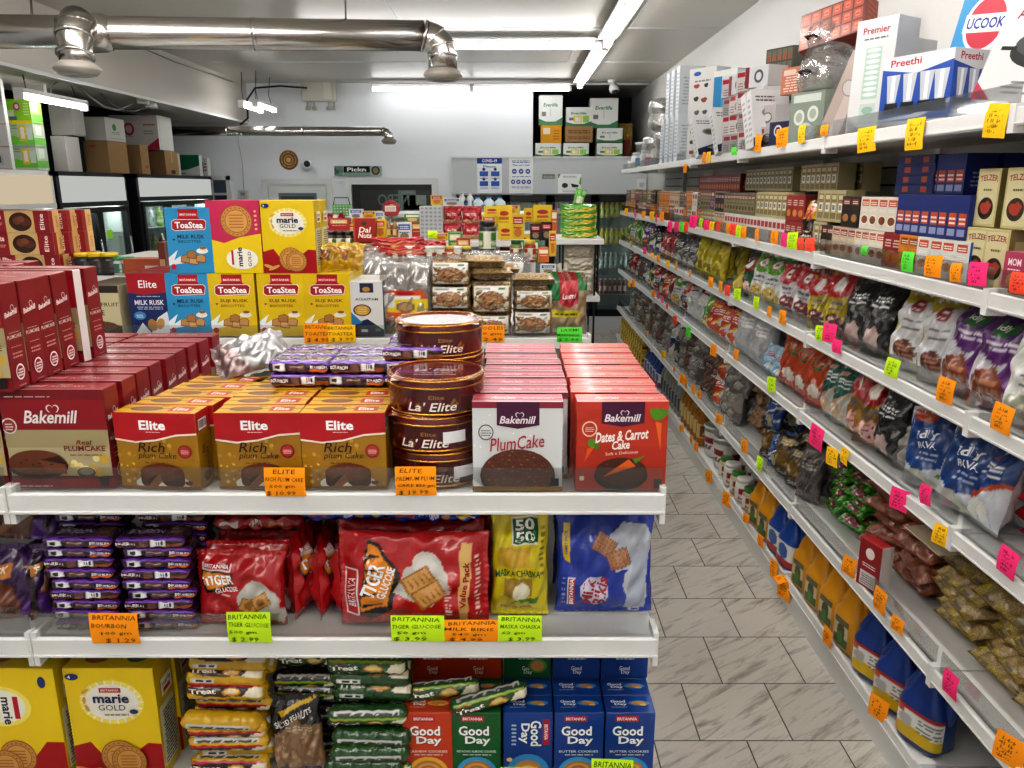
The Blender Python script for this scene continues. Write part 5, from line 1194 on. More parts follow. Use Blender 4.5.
lo = Art(.15, .14, 'c8541c'); lo.rect(0, .3, 1, .72, 'd8c024').rect(0, .45, .25, .9, 'd8d6d0').rect(.15, .72, .85, .84, 'e8e4dc').lines(.2, .74, .8, .82, 2, '3a3a3a').ell(.5, .9, .2, .08, 'a01420').ell(.5, .46, .22, .16, '7a5a3a').ell(.5, .46, .18, .12, 'b08a5a').rect(0, 0, 1, .25, 'c8541c')
pa = clear_pouch(.22, .31, .09, .55, 'a08468', (lo, .2, .6), 3)
for px, y, lb, rz in ((407, YBF + .05, 'clear pouch with an orange label standing beside the navy noodle box', 0), (362, YBF + .33, 'clear pouch standing behind the navy noodle box', .2), (434, YBF + .17, 'clear pouch with an orange label half behind the bagged noodles', -.1)):
    put('clear_pouch', pa, lb, 'food pouch', (P(px, 300, Y=y).x, y, Z1), rz)
ln = Art(.14, .13, 'd6d4cc'); ln.ell(.5, .42, .40, .36, '7a4a30').ell(.5, .42, .34, .3, '9a6a44').rect(.05, .85, .5, .95, '8a8a80').rect(.7, .85, .9, .95, '3a6a3a')
for i in range(14): ln.ell(.5 + .28 * math.sin(i * 2.4) * math.sqrt(i / 14), .42 + .26 * math.cos(i * 2.4) * math.sqrt(i / 14), .07, .03, ('c8a070', '5a2e1c', 'b08050')[i % 3], n=8, rot=i)
def noodle_bag(seed=1, c='b08a58'):
    body = pack(.155, .13, .10, Art(.15, .13, c).rect(.1, .0, .9, .08, 'd8c8a8'), nu=26, nv=22, seed=seed, wr=.006, mat='pasta', n=4)
    m = MB(('film',)); m.sm = True
    m.art_grid(ln, lambda u, v: ((u - .5) * .13, -.0535 * (math.sin((.12 + .76 * u) * PI)) ** .25 * (math.sin((.12 + .76 * v) * PI)) ** .3 - .001, .012 + .1 * v), 26, 24)
    return (body, [('label', m.mesh('label'))])
def noodle_set(h, seed, c='b08a58'):
    body = pack(.165, h, .10, Art(.15, h, c).rect(.1, .0, .9, .08, 'd8c8a8'), nu=26, nv=22, seed=seed, wr=.006, mat='pasta', n=4)
    m = MB(('film',)); m.sm = True
    m.art_grid(ln, lambda u, v: ((u - .5) * .14, -.0535 * (math.sin((.12 + .76 * u) * PI)) ** .25 * (math.sin((.12 + .76 * v) * PI)) ** .3 - .001, h * (.1 + .8 * v)), 26, 24)
    return (body, [('label', m.mesh('label'))])
NBS = {h: (noodle_set(h, int(h * 1000)), noodle_set(h, int(h * 1000) + 1, 'c0a070')) for h in (.105, .13, .09)}
for px, hs, nm_ in ((452, (.105, .105, .105), 'beside the clear pouches'), (491, (.09, .13), 'in the middle column'), (533, (.105, .09), 'beside the green and red pouch')):
    x = P(px, 300, Y=YBF + .05).x; z = Z1
    for k, h in enumerate(hs):
        for j in range(3): put('noodle_bag', NBS[h][(k + j) % 2], 'clear bag of dried noodles ' + nm_, 'noodle bag', (x + jit(.004), YBF + .06 + .115 * j, z), (jit(.05), 0, jit(.06)), 'bags of dried noodles on the second island')
        z += h - .004
for px, y_, dz, rz in ((490, 3.26, .212, .1), (486, 3.27, .258, -.05), (533, 3.26, .187, .0), (500, 3.42, .212, .0)): put('noodle_bag', NBS[.13][1], 'clear bag of dried noodles lying flat on the columns', 'noodle bag', (P(px, 262, Y=y_).x, y_ + .02, Z1 + dz + .026), (R(84), 0, rz), 'bags of dried noodles on the second island', 'x').scale = (1.05, .5, 1.15)
lx = Art(.16, .22, '9a8468'); lx.rect(0, .78, .35, 1, '1c6a34').rect(.7, .78, 1, 1, '1c6a34').rect(0, .6, .3, .78, '1c6a34').poly([(.3, 1), (.75, 1), (.78, .55), (.55, .48), (.3, .55)], 'a31424').text('Laxmi', .54, .68, .34, .09, 'f4ecec', bold=.04).rect(.1, .32, .8, .44, 'c8b818').lines(.15, .34, .75, .42, 1, '4a4a1a').rect(.15, .03, .9, .1, 'd0ccc4')
lxm = pack(.165, .235, .08, lx, nu=44, nv=56, seed=6, wr=.005, mat='softfilm')
for j in range(3): put('food_pouch', lxm, 'green and red pouch at the aisle end of the rusk island', 'food pouch', (P(568, 305, Y=YBF).x, YBF + .06 + .09 * j, Z1), (0, 0, jit(.06)), 'green and red pouches')
yb_ = 3.076
tag(305, 324, 331, 343, 'o', ['BRITANNIA', 'TOASTEA', '$ 4.99'], 'orange tag with curled corner below the middle yellow rusk carton', Y=yb_, rot=.02)
tag(329, 324, 355, 342, 'y', ['BRITANNIA', 'TOASTEA', '$ 3.99'], 'yellow orange tag below the last yellow rusk carton', Y=yb_ - .006)
tag(470, 326, 504, 342, 'o', ['NOODLES', '400 gm', '$ 2.49'], 'orange tag below the bagged noodles behind the tins', Y=yb_)
tag(557, 328, 582, 342, 'n', ['LAXMI', 'MAKHANA', '$ 5.99'], 'bright green tag below the green and red pouch', Y=yb_)
# back tier of the second island
m = MB(('white',)); m.box(-2.9, 3.52, Z1, -.95, 3.9, Z1 + .2); 
rz_ = put('display_riser', m.mesh('riser'), 'white riser at the back of the rusk island under the long red cartons', 'riser', (0, 0, 0))
ec = Art(.34, .095, 'c8a870'); ec.rect(.0, 0, .2, 1, '6a1420').rect(.22, 0, .42, 1, '8a1420').text('Elite', .31, .75, .12, .26, 'f0e4d8', bold=.03).lines(.25, .35, .38, .5, 2, 'd0a090').ell(.62, .5, .15, .12, '3a1a10').ell(.58, .55, .06, .05, '6a3a20').ell(.68, .48, .07, .05, '5a2a18').ell(.63, .62, .05, .04, '7a4426').rect(.8, 0, 1, 1, '8a1420').text('Elite', .9, .5, .2, .2, 'f0e4d8', rot=PI / 2)
es = Art(.1, .095, 'c8a468'); es.rect(0, 0, .35, 1, '8a1420').text('CAKE', .7, .5, .5, .2, '8a3a20', rot=PI / 2)
lc = carton(.34, .075, .095, {'f': 'c8a870', 't': '8a1420', 'r': 'c8a468'}, ec, es, None, Art(.34, .1, '8a1420').lines(.1, .3, .9, .5, 1, 'c08a80'))
for k in range(3):
    for c, px in enumerate((20, -20)):
        for j in range(3):
            p = P(px if c == 0 else px - 12, 250, Y=3.5); put('cake_carton', lc, 'long dark red and beige cake carton ' + ('beside the jars' if c == 0 else 'nearer the coolers'), 'cake box', (p.x + .03 * j + .02 * (k == 0) - .02, 3.5 + .08 * j + .04, Z1 + .2 + .096 * k), jit(.03), 'long cake cartons')
def jar_mesh(r, h, body, lid, label=None, n=20, lidh=.18, mat='plastic'):
    b = MB((mat,)); hb = h * (1 - lidh); b.lathe([(r * .9, 0), (r, h * .03), (r, hb * .9), (r * .8, hb)], n, hx(body))
    k = []
    l = MB(('plastic',)); l.lathe([(r * .84, hb), (r * .86, h * .99), (r * .8, h)], n, hx(lid)); k.append(('lid', l.mesh('lid')))
    if label:
        A = Art(2 * PI * r, hb * .65, label[0])
        for i in range(3): A.rect(i / 3 + .06, .1, i / 3 + .26, .9, label[1]).lines(i / 3 + .08, .2, i / 3 + .24, .5, 2, label[0])
        g = MB(('carton',)); g.sm = True; g.art_grid(A, lambda u, v: ((r + .0008) * math.sin(-u * 2 * PI) * -1, -(r + .0008) * math.cos(u * 2 * PI), hb * (.15 + .65 * v)), 36, 8, text=False); k.append(('label', g.mesh('label')))
    return (b.mesh('jar'), k)
j1 = jar_mesh(.045, .1, '1c1a1c', 'd8b81c', ('2a2628', '5a5250')); j2 = jar_mesh(.035, .08, 'b8b4a8', '2a8a5a', ('3a6a5a', 'd8d8d0'))
for i, px in enumerate((84, 98, 110)): put('jar', j1, 'black jar with yellow lid beside the long red cartons', 'jar', (P(px, 262, Y=3.58).x, 3.58, Z1 + .2), 0, 'black jars with yellow lids', 'x')
for i, px in enumerate((119, 128)): put('jar', j2, 'small pale jar with a green lid beside the orange carton', 'jar', (P(px, 262, Y=3.58).x, 3.58, Z1 + .2), 0, 'small pale jars', 'x')
oc = carton(.17, .1, .075, {'f': 'a04a2c', 't': 'b0603c', 'r': '8a3a20'}, Art(.17, .07, 'a04a2c').rect(.55, .1, .9, .6, 'c8c0b8').lines(.6, .2, .85, .5, 3, '6a5a50'))
put('food_carton', oc, 'flat orange brown carton behind the navy rusk carton', 'food box', (P(147, 262, Y=3.58).x, 3.58, Z1 + .2), .05)
put('food_carton', carton(.03, .08, .15, {'f': '5a2a1a', 't': '7a3a20'}, Art(.03, .15, '6a3018').rect(.1, .3, .9, .5, 'd0a080')), 'slim upright brown carton beside the blue rusk carton', 'food box', (P(166, 258, Y=3.55).x, 3.55, Z1 + .2), 0)
# ------------------------------------------------------------------ the long wall shelving beside the aisle
XF = 1.19; SH = [1.985, 1.545, 1.223, .897, .472]; SB = .148; BAY = 1.17; YJ0 = .79
def Yr(px, z, X=1.24):
    xc = (px - 514) / CF; t = X / xc; yc = ((z - CH) / t + math.sin(TH)) / math.cos(TH)
    return (math.cos(TH) + yc * math.sin(TH)) * t
NAMES = ['the top shelf', 'the spice shelf', 'the third shelf', 'the fourth shelf', 'the fifth shelf', 'the bottom shelf']
slm = MB(('slat', 'dark'))
slm.box(.03, .0, .1, .04, BAY, 2.05, m=1)
z = .14
while z < 2.02: slm.box(.012, .0, z, .03, BAY, min(z + .068, 2.05)); z += .076
slat_me = slm.mesh('slat_panel')
um = MB(('white',)); um.box(-.012, 0, 0, .03, .03, 2.05); up_me = um.mesh('upright')
def shelf_me(base=False, fence=True):
    m = MB(('white',)); m.box(0.008, .004, -.04, .47, BAY - .004, -.012); m.cbox(0, .004, -.045, .012, BAY - .004, 0, W1, .003); m.box(-.003, .004, -.04, .001, BAY - .004, -.036)
    return m.mesh('shelf')
s_me = shelf_me()
bk = MB(('white',)); bk.box(-.003, -.012, -.06, .05, .012, .008); bk_me = bk.mesh('bracket')
fn = MB(('clear',)); fn.box(.018, .012, -.004, .021, BAY - .012, .058); fn_me = fn.mesh('clear_fence')
kp = MB(('white',)); kp.box(.012, 0, 0, .03, BAY, .105); kp_me = kp.mesh('kick_plate')
dm = MB(('trimw',)); dm.box(.0, .004, -.012, .47, BAY - .004, -.0115)
for b in range(7):
    y = YJ0 + BAY * b
    root = link('wall_shelving', None, loc=(XF, y, 0)); root['category'] = 'shelving'; root['group'] = 'bays of the long white wall shelving'
    root['label'] = 'bay of long white wall shelving, ' + ordn(b + 1) + ' back along the aisle'
    o = link('slat_panel', slat_me, root, (.47, 0, 0)); link('upright', up_me, root, (.46, 0, 0)); link('kick_plate', kp_me, root)
    for i, z in enumerate(SH + [SB]):
        s = link('shelf', s_me, root, (0, 0, z)); link('bracket', bk_me, s)
        if i not in (5,): link('clear_fence', fn_me, s)

# -------- artwork for bags
def bagart(bg, band='c01822', body=None, mark='d8282c', win='8a5a40', style=0, seed=1, w=.18, h=.25):
    a = Art(w, h, bg); r = random.Random(seed)
    if style == 0:   # coloured head, roundel, picture of the goods low down
        a.poly([(0, 1), (0, .66), (.45, .58), (1, .68), (1, 1)], band).ell(.5, .80, .17, .17, mark).ell(.5, .8, .13, .13, 'f0e6e0').lines(.42, .76, .58, .84, 2, mark)
        a.lines(.25, .42, .75, .56, 4, body or '5a5a6a'); a.blob(.5, .2, .36, .24, win, seed=seed)
        for i in range(14): a.ell(.5 + .3 * (r.random() - .5) * 1.8, .1 + .2 * r.random(), .05, .03, ('d8c8b8', '5a3024', 'a87858')[i % 3], n=7)
    elif style == 1:   # broad diagonal
        a.poly([(0, 1), (0, .3), (1, .62), (1, 1)], band).poly([(0, .3), (0, .24), (1, .56), (1, .62)], mark).lines(.2, .62, .8, .8, 3, 'f0f0ee').rect(.1, .82, .5, .9, mark).blob(.45, .2, .3, .2, win, seed=seed)
    elif style == 2:   # window of grain between bands
        a.rect(0, .72, 1, 1, band).rect(0, 0, 1, .22, band).rect(.2, .76, .8, .92, mark).lines(.26, .79, .74, .89, 2, 'f4f0e8').rect(.12, .28, .88, .66, win).lines(.2, .06, .8, .16, 2, 'e8e0d8')
    elif style == 3:   # plain with panel
        a.rect(.12, .35, .88, .82, band).lines(.2, .55, .8, .75, 3, 'f2efe8').ell(.5, .45, .16, .1, win).rect(.2, .86, .8, .92, mark)
    elif style == 4:   # repeated edge marks, mostly clear over the grain
        a.rect(.05, .03, .95, .055, band).rect(.12, .03, .3, .055, '3a3a24').rect(.6, .03, .8, .055, '3a3a24').rect(.05, .945, .95, .97, band).rect(.05, .08, .09, .92, band)
    elif style == 5:
        a.rect(0, .8, .0, 1, bg).poly([(0, .0), (0, .35), (.5, .45), (1, .3), (1, 0)], band).lines(.2, .6, .8, .8, 3, mark).blob(.5, .25, .28, .16, win, seed=seed)
    return a
_bm = {}
def bag(key, w, h, t, art, mat='film', seal='tb', **k):
    if key not in _bm: _bm[key] = pack(w, h, t, art, nu=k.pop('nu', 34), nv=k.pop('nv', 40), mat=mat, seal=seal, text=k.pop('text', False), **k)
    return _bm[key]
B = {
 'whitegreen': (bag('wg', .2, .24, .09, bagart('dcdcd8', 'd8dcd4', None, '2a7a3a', '9aa090', 0, 3), seed=3), 'white rice bag with a green mark'),
 'purple': (bag('pu', .21, .27, .10, Art(.21, .27, 'c9c6cc').poly([(0, 1), (0, .55), (.5, .42), (1, .6), (1, 1)], '5a1e6e').poly([(.2, .0), (.6, .0), (1, .5), (1, .7), (.8, .6)], '5a1e6e').ell(.42, .78, .2, .1, '2a6a34').text('idly', .42, .79, .2, .08, 'f0f0e8', bold=.03).lines(.25, .56, .8, .66, 2, 'e6dcec').blob(.4, .2, .3, .26, '7a3a24', seed=3).lines(.2, .1, .6, .3, 5, 'a06a4a'), seed=4, nu=34, nv=38, text=True), 'purple and white flour bag with a brown picture'),
 'yellow': (bag('ye', .16, .27, .08, Art(.16, .27, 'd0cfd0').poly([(0, 1), (0, .84), (.2, .80), (.8, .88), (1, .8), (1, 1)], 'a8961a').poly([(0, 0), (0, .9), (.1, .5), (.06, 0)], 'a8961a').poly([(1, 0), (1, .9), (.93, .5), (.9, 0)], 'a8961a').ell(.52, .8, .17, .17, '8c1a22').lines(.42, .75, .62, .85, 3, 'f0e0dc').lines(.25, .5, .8, .62, 4, '6a6068').blob(.5, .22, .34, .2, '5a2c20', seed=6).lines(.28, .12, .72, .3, 4, '9a6a50'), seed=5, nu=30, nv=40), 'yellow and white flour bag with a dark red roundel'),
 'black': (bag('bl', .15, .26, .08, bagart('1c1a1e', '101012', None, '3a3a40', 'b09a94', 1, 4), seed=6), 'shiny black bag with a pale picture'),
 'redwhite': (bag('rw', .14, .24, .07, bagart('ccc8c8', 'b01822', None, '8c1a22', '6a2a3a', 0, 5), seed=7), 'red topped white bag'),
 'redyellow': (bag('ry', .14, .24, .07, bagart('a8961a', 'b01822', None, 'd8d0c8', '5a2a34', 0, 8), seed=8), 'red topped bag with yellow sides'),
 'greenwhite': (bag('gw', .18, .25, .08, bagart('d4d6d4', '5c9a2a', None, '8c1a22', 'b8a24a', 0, 9), seed=9), 'green topped white bag with a dark red roundel'),
 'greendark': (bag('gd', .13, .2, .06, bagart('1c5a2a', '8a1a1a', None, 'd8d0c0', 'd0b0a8', 0, 2), seed=10), 'dark green bag with a red head'),
 'yellowtall': (bag('yt', .10, .24, .06, bagart('b8a818', 'b8a818', None, 'a89a10', '6a6010', 5, 2), seed=11), 'plain tall yellow bag'),
 'yellowflat': (bag('yf', .16, .22, .05, bagart('b8a016', 'c8b020', None, 'a02a1a', 'd0b020', 5, 5), seed=12), 'yellow bag lying flat'),
 'foil': (bag('fo', .13, .2, .06, bagart('5a5652', '3a3836', None, '9a9690', 'c0bcb6', 1, 7), seed=13), 'silver and dark foil bag'),
 'red': (bag('re', .12, .2, .06, bagart('8c1a1a', 'a8121c', None, 'd8c8b8', 'c8b0a0', 0, 12), seed=14), 'dark red bag'),
 'navywhite': (bag('nw', .13, .2, .06, bagart('c8c8cc', '1c2450', None, 'd0c030', '3a4a7a', 1, 13), seed=15), 'navy and white bag'),
 'lime': (bag('li', .12, .2, .06, bagart('4a8a24', '62aa2c', None, 'e0d040', 'd8c88a', 0, 14), seed=16), 'bright green bag'),
 'blueidly': (bag('bi', .17, .25, .075, Art(.17, .25, 'ccced4').poly([(.05, .95), (.05, .3), (.3, .2), (.78, .3), (.98, .62), (.9, .97)], '14407e').poly([(.05, .97), (.5, .99), (.55, .86), (.1, .84)], 'b84a22').text('idly', .45, .68, .42, .13, 'eef0f4', bold=.03, rot=.15).text('RAVA', .48, .56, .38, .09, 'eef0f4', rot=.1, bold=.02).lines(.3, .38, .7, .48, 3, 'b8c8e0').ell(.3, .14, .2, .13, 'c8cabc').ell(.5, .07, .2, .1, 'b8bcaa').ell(.75, .2, .06, .05, '4a8a2a'), seed=17, nu=36, nv=42, text=True), 'blue and white semolina bag with an orange corner'),
 'bluewhite': (bag('bw', .14, .24, .07, bagart('c4c8ce', '14407e', None, 'b84a22', 'd8d8d0', 1, 17), seed=18), 'blue and white bag turned side-on'),
 'redpuff': (bag('rp', .19, .2, .08, bagart('a0141e', 'a81420', None, 'e8dcd0', 'c8a848', 1, 19), seed=19), 'bright red snack bag'),
 'goldred': (bag('gr', .13, .24, .07, bagart('8a6418', 'a01a1c', None, 'e0d0c0', 'd0a09a', 0, 20), seed=20), 'gold bag with a red head'),
 'teal': (bag('te', .11, .22, .06, bagart('c0c4be', '1a5a4e', None, 'c8a080', 'c0a88c', 1, 21), seed=21), 'teal and white bag'),
 'orange': (bag('or', .14, .25, .07, bagart('b84416', 'a83a12', None, '2a6a34', 'd8cfc4', 5, 22), seed=22), 'orange and white snack bag with a green mark'),
 'lightblue': (bag('lb', .12, .15, .06, bagart('a8c8dc', '7aa8c8', None, 'd84a3a', 'e0e0dc', 5, 23), seed=23), 'small light blue bag'),
 'greybig': (bag('gb', .19, .28, .09, bagart('a8aaac', 'b4b6b8', None, '1a4a2e', 'c4c6c8', 3, 24), seed=24), 'big pale grey bag with a dark green mark'),
 'whitered': (bag('wr', .14, .21, .07, bagart('d0ccc8', 'b83a22', None, 'e0b030', 'b84a2a', 1, 25), seed=25), 'white bag with orange red letters'),
 'white': (bag('wh', .13, .22, .08, bagart('d4d4d2', 'c8c8c6', None, '9a2a2a', 'b0b0ae', 3, 26), seed=26), 'plain white bag'),
 'brown': (bag('br', .14, .20, .07, bagart('6e4c3a', '5a3a2c', None, '8a6a54', '7a5440', 2, 27), mat='grain', seed=27), 'dark brown bag of pulses'),
 'silver': (bag('si', .14, .19, .07, bagart('8a8680', '6a6662', None, 'a8a49c', '9a968c', 5, 28), mat='film', seed=28), 'grey and silver bag'),
 'lentil': (bag('le', .25, .22, .06, bagart('b89c62', 'c8b41c', None, 'c8b41c', 'b89c62', 4, 29), mat='grain', seed=29), 'clear bag of tan lentils edged yellow'),
 'lentil2': (bag('l2', .2, .18, .05, bagart('8a7038', 'b8a01c', None, 'c8b41c', '8a7038', 4, 30), mat='grain', seed=30), 'clear bag of yellow brown lentils'),
 'masoor': (bag('ma', .23, .2, .065, bagart('9c5034', 'a86044', None, 'a86044', '8c4a34', 5, 31), mat='grain', seed=31), 'clear bag of red brown lentils'),
 'greenpk': (bag('gp', .15, .16, .04, bagart('3f8a1c', '56a82a', None, 'c8c030', '7a1a3a', 0, 32), seed=32), 'bright green packet with a maroon spot'),
 'brownblk': (bag('bb', .15, .12, .04, bagart('8a6a48', 'a88a5c', None, '3a2a1c', '6a4c30', 4, 33), mat='softfilm', seed=33), 'brown wrapped block'),
 'bluebag': (bag('bu', .14, .2, .06, bagart('1a3f7c', '26549a', None, 'c8c4b8', 'b0a888', 1, 34), seed=34), 'crumpled blue bag'),
 'darkgold': (bag('dg', .13, .19, .06, bagart('5a4420', '3a2c18', None, 'b89a3a', '8a6a2a', 2, 35), mat='grain', seed=35), 'dark gold bag of pulses'),
 'greybrown': (bag('gy', .12, .24, .07, bagart('6a5e5c', '7a7070', None, 'c8c4c0', '5a4c4a', 5, 36), mat='grain', seed=36), 'grey brown clear bag with a round white mark'),
}
def putR(kind, px, s, lean=None, rz=None, depth=2, X=1.235, dd=.11, z=0, n=1, flat=False, where='', dzf=.045):
    """bags on shelf s of the long wall shelving, the front one where the photograph shows it, more standing behind it"""
    me, txt = B[kind]; zz = SH[s] if s < 5 else SB; name, cat = ('rice_bag', 'rice bag') if s == 2 else ('flour_bag', 'flour bag') if s == 3 else ('pulse_bag', 'pulse bag')
    if kind in ('orange', 'redpuff', 'lightblue', 'black', 'foil', 'goldred'): name, cat = 'snack_bag', 'snack bag'
    y = Yr(px, zz + .05, X)
    for d in range(depth):
        for k in range(n):
            if flat:
                rot = (R(-80) + jit(.08), jit(.08), R(-90) + (rz or 0) + jit(.22)); p = (X + .10 + .20 * d + jit(.022), y + jit(.028), zz + z + .025 + dzf * k)
            else:
                rot = (R(lean if lean is not None else -10) + jit(.09), jit(.11), R(-90 + (rz if rz is not None else 18)) + jit(.2)); p = (X + .045 + dd * d, y + jit(.006) + .01 * d, zz + z)
            o = put(name, me, txt + ' on ' + NAMES[s], cat, p, rot, txt + ' on ' + NAMES[s]); sc_ = RNG.uniform(.93, 1.09); o.scale = (sc_, sc_, sc_ * (RNG.uniform(.97, 1.05)))

# third shelf
for k, px, a in (('whitegreen', 1022, {}), ('purple', 984, {'rz': 24}), ('purple', 950, {'rz': 20}), ('yellow', 923, {}), ('yellow', 893, {}), ('black', 863, {'lean': -18}), ('black', 846, {'lean': -16}), ('redyellow', 828, {}), ('redyellow', 810, {}), ('redwhite', 794, {}), ('redwhite', 781, {}),
                 ('greenwhite', 764, {}), ('greenwhite', 752, {}), ('greendark', 741, {}), ('yellowflat', 728, {'lean': -50}), ('yellowtall', 713, {}), ('yellowtall', 704, {}), ('yellowtall', 696, {}), ('foil', 687, {}), ('foil', 681, {}), ('foil', 675, {}), ('red', 669, {}), ('red', 664, {}), ('red', 659, {}), ('navywhite', 654, {}), ('navywhite', 649, {}), ('purple', 645, {}), ('lime', 640, {}), ('lime', 635, {}), ('greenwhite', 630, {}), ('lime', 626, {})):
    putR(k, px, 2, **a)
putR('yellowflat', 722, 2, flat=True, n=2, depth=1); putR('redwhite', 1040, 2); 
# fourth shelf
for k, px, a in (('blueidly', 948, {'rz': 30, 'depth': 2}), ('blueidly', 915, {'rz': 26}), ('bluewhite', 969, {'rz': 5, 'depth': 2}), ('silver', 893, {'lean': -25, 'depth': 2}), ('black', 876, {}), ('goldred', 858, {'rz': 30}), ('goldred', 846, {}), ('teal', 829, {}), ('teal', 819, {}), ('orange', 806, {}), ('orange', 793, {}), ('orange', 781, {}), ('lightblue', 771, {}), ('lightblue', 762, {}), ('greybig', 752, {}), ('greybig', 739, {}),
                 ('whitered', 727, {}), ('whitered', 719, {}), ('whitered', 712, {}), ('whitered', 706, {}), ('lime', 700, {}), ('white', 694, {}), ('white', 688, {}), ('redwhite', 682, {}), ('foil', 677, {}), ('greenwhite', 672, {}), ('red', 667, {}), ('whitered', 662, {}), ('greendark', 658, {}), ('redwhite', 654, {}), ('greendark', 650, {}), ('lime', 646, {}), ('navywhite', 642, {}), ('brown', 638, {}), ('foil', 634, {}), ('red', 630, {}), ('foil', 626, {})):
    putR(k, px, 3, **a)
putR('redpuff', 1000, 3, flat=True, n=4, depth=2, dzf=.04); putR('white', 985, 3, flat=True, n=5, depth=1, X=1.38, dzf=.045); putR('redpuff', 1050, 3, flat=True, n=3, depth=1)
# fifth shelf
putR('lentil', 1010, 4, flat=True, n=3, depth=1, dzf=.045); putR('lentil', 962, 4, flat=True, n=5, depth=2, dzf=.045); putR('lentil', 920, 4, flat=True, n=7, depth=2, dzf=.045)
putR('masoor', 880, 4, flat=True, n=7, depth=1, dzf=.055); putR('masoor', 851, 4, flat=True, n=6, depth=1, dzf=.055, rz=.15)
putR('greenpk', 828, 4, flat=True, n=10, depth=2, dzf=.034, rz=.2); putR('greenpk', 810, 4, flat=True, n=10, depth=2, dzf=.034, rz=-.1)
putR('greybrown', 797, 4, rz=30); putR('darkgold', 786, 4); putR('darkgold', 776, 4); putR('bluebag', 768, 4, lean=-20); putR('bluebag', 760, 4, z=.16, lean=-20, depth=2); putR('darkgold', 761, 4)
putR('brownblk', 750, 4, flat=True, n=8, depth=2, dzf=.035); putR('brownblk', 738, 4, flat=True, n=8, depth=2, dzf=.035)
for k, px, a in (('silver', 727, {}), ('silver', 720, {}), ('whitered', 713, {}), ('brown', 707, {}), ('brown', 700, {}), ('greybrown', 694, {}), ('silver', 688, {}), ('brown', 683, {}), ('silver', 678, {}), ('black', 673, {}), ('bluewhite', 669, {}), ('silver', 664, {}), ('silver', 660, {}), ('brown', 656, {}), ('silver', 652, {}), ('brown', 648, {}), ('silver', 644, {}), ('darkgold', 640, {}), ('silver', 636, {}), ('brown', 632, {}), ('silver', 628, {})):
    putR(k, px, 4, n=1, **a)
    if px < 730: putR(k, px + 1, 4, z=.17, depth=2, lean=-30)
rbx = carton(.1, .05, .17, {'f': '8c1a20', 't': 'a02a2c', 'r': 'd0c8c4'}, Art(.1, .17, '8c1a20').ell(.5, .75, .2, .2, 'e8e0d8').lines(.2, .45, .8, .55, 2, 'f0e0dc').rect(.15, .05, .85, .35, 'd8d4d0').lines(.2, .08, .8, .32, 5, '4a4a4a'))
put('food_carton', rbx, 'upright red carton standing before the red brown lentil bags', 'food box', (1.225, Yr(873, .5, 1.225), SH[4]), R(-72))
put('cardboard_sheet', carton(.16, .13, .004, 'b8aa94', mat='board'), 'plain cardboard flap between two tan lentil piles', 'cardboard', (1.30, Yr(940, .75, 1.3), SH[4] + .285), (0, R(8), R(-80)))

# bottom shelf: jugs, bottles and tubs
def jug(c, cap, lab, w=.15, d=.115, h=.265, la=2.4):
    b = MB(('plastic',)); c = hx(c)
    prof = [(.44, 0), (.5, .012), (.5, h * .46), (.47, h * .54), (.34, h * .64), (.27, h * .76), (.17, h * .88), (.15, h * .91), (.15, h * .93)]
    b.lathe([(r_ * w, z_) for r_, z_ in prof], 28, c, sq=4, sy=d / w)
    # the grip: a bar bridging from the neck to the shoulder over a hollow
    g = MB(('plastic',)); hw = w / 2
    g.tube([(.0, 0, h * .84), (hw * .5, 0, h * .86), (hw * .8, 0, h * .80), (hw * .9, 0, h * .68), (hw * .9, 0, h * .52), (hw * .8, 0, h * .4)], [.014, .015, .016, .0165, .018, .018], 10, c); g.tube([(-.0, 0, h * .84), (-hw * .45, 0, h * .76), (-hw * .8, 0, h * .58), (-hw * .85, 0, h * .45)], [.018, .024, .024, .02], 10, c)
    k = MB(('plastic',)); k.lathe([(.15 * w + .004, h * .92), (.15 * w + .005, h * .985), (.15 * w, h)], 18, hx(cap))
    A = lab; l = MB(('carton',)); l.sm = True
    def fn(u, v):
        a = -PI / 2 + (u - .5) * la; co, si = math.cos(a), math.sin(a); q = (abs(co) ** 4 + abs(si) ** 4) ** -.25
        return (co * q * (w / 2 + .001), si * q * (d / 2 + .001), h * (.07 + .40 * v))
    l.art_grid(A, fn, 34, 20, text=False)
    return (b.mesh('jug'), [('grip', g.mesh('grip')), ('cap', k.mesh('cap')), ('label', l.mesh('label'))])
bj = jug('12357c', '1a2a5a', Art(.2, .12, 'd4d4d0').rect(0, 0, 1, .3, 'c8a81c').rect(0, .9, 1, 1, 'a01a1c').ell(.35, .55, .12, .12, 'a8a8a4').rect(.1, .72, .3, .95, 'b84a22').lines(.55, .4, .95, .8, 5, '5a5a58').poly([(0, .3), (.5, .42), (1, .3), (1, .26), (0, .26)], 'c8a81c'))
yj = jug('c88a12', 'c07a10', Art(.2, .12, 'c8b890').rect(0, 0, 1, .35, '3a5a2a').ell(.5, .5, .3, .2, '4a3a1c').rect(0, .8, 1, 1, '5a5a3a').ell(.45, .3, .2, .14, '3a7a2a'), la=1.0)
bj2 = jug('16408c', 'd8d8d4', Art(.2, .12, 'd0d0ce').rect(0, .0, 1, .3, 'a02a2a').ell(.5, .6, .2, .2, '2a5a9a'))
JL = 'on the bottom shelf'
for i, y in enumerate((2.06, 2.225, 2.39)):
    put('oil_jug', bj, 'dark blue oil jug with a white label at the front edge', 'jug', (1.262, y, SB), R(-66), 'dark blue oil jugs')
for i, y in enumerate((1.86, 2.02, 2.19, 2.36)): put('oil_jug', bj, 'dark blue oil jug set back in the second row', 'jug', (1.50, y, SB), R(-66), 'dark blue oil jugs')
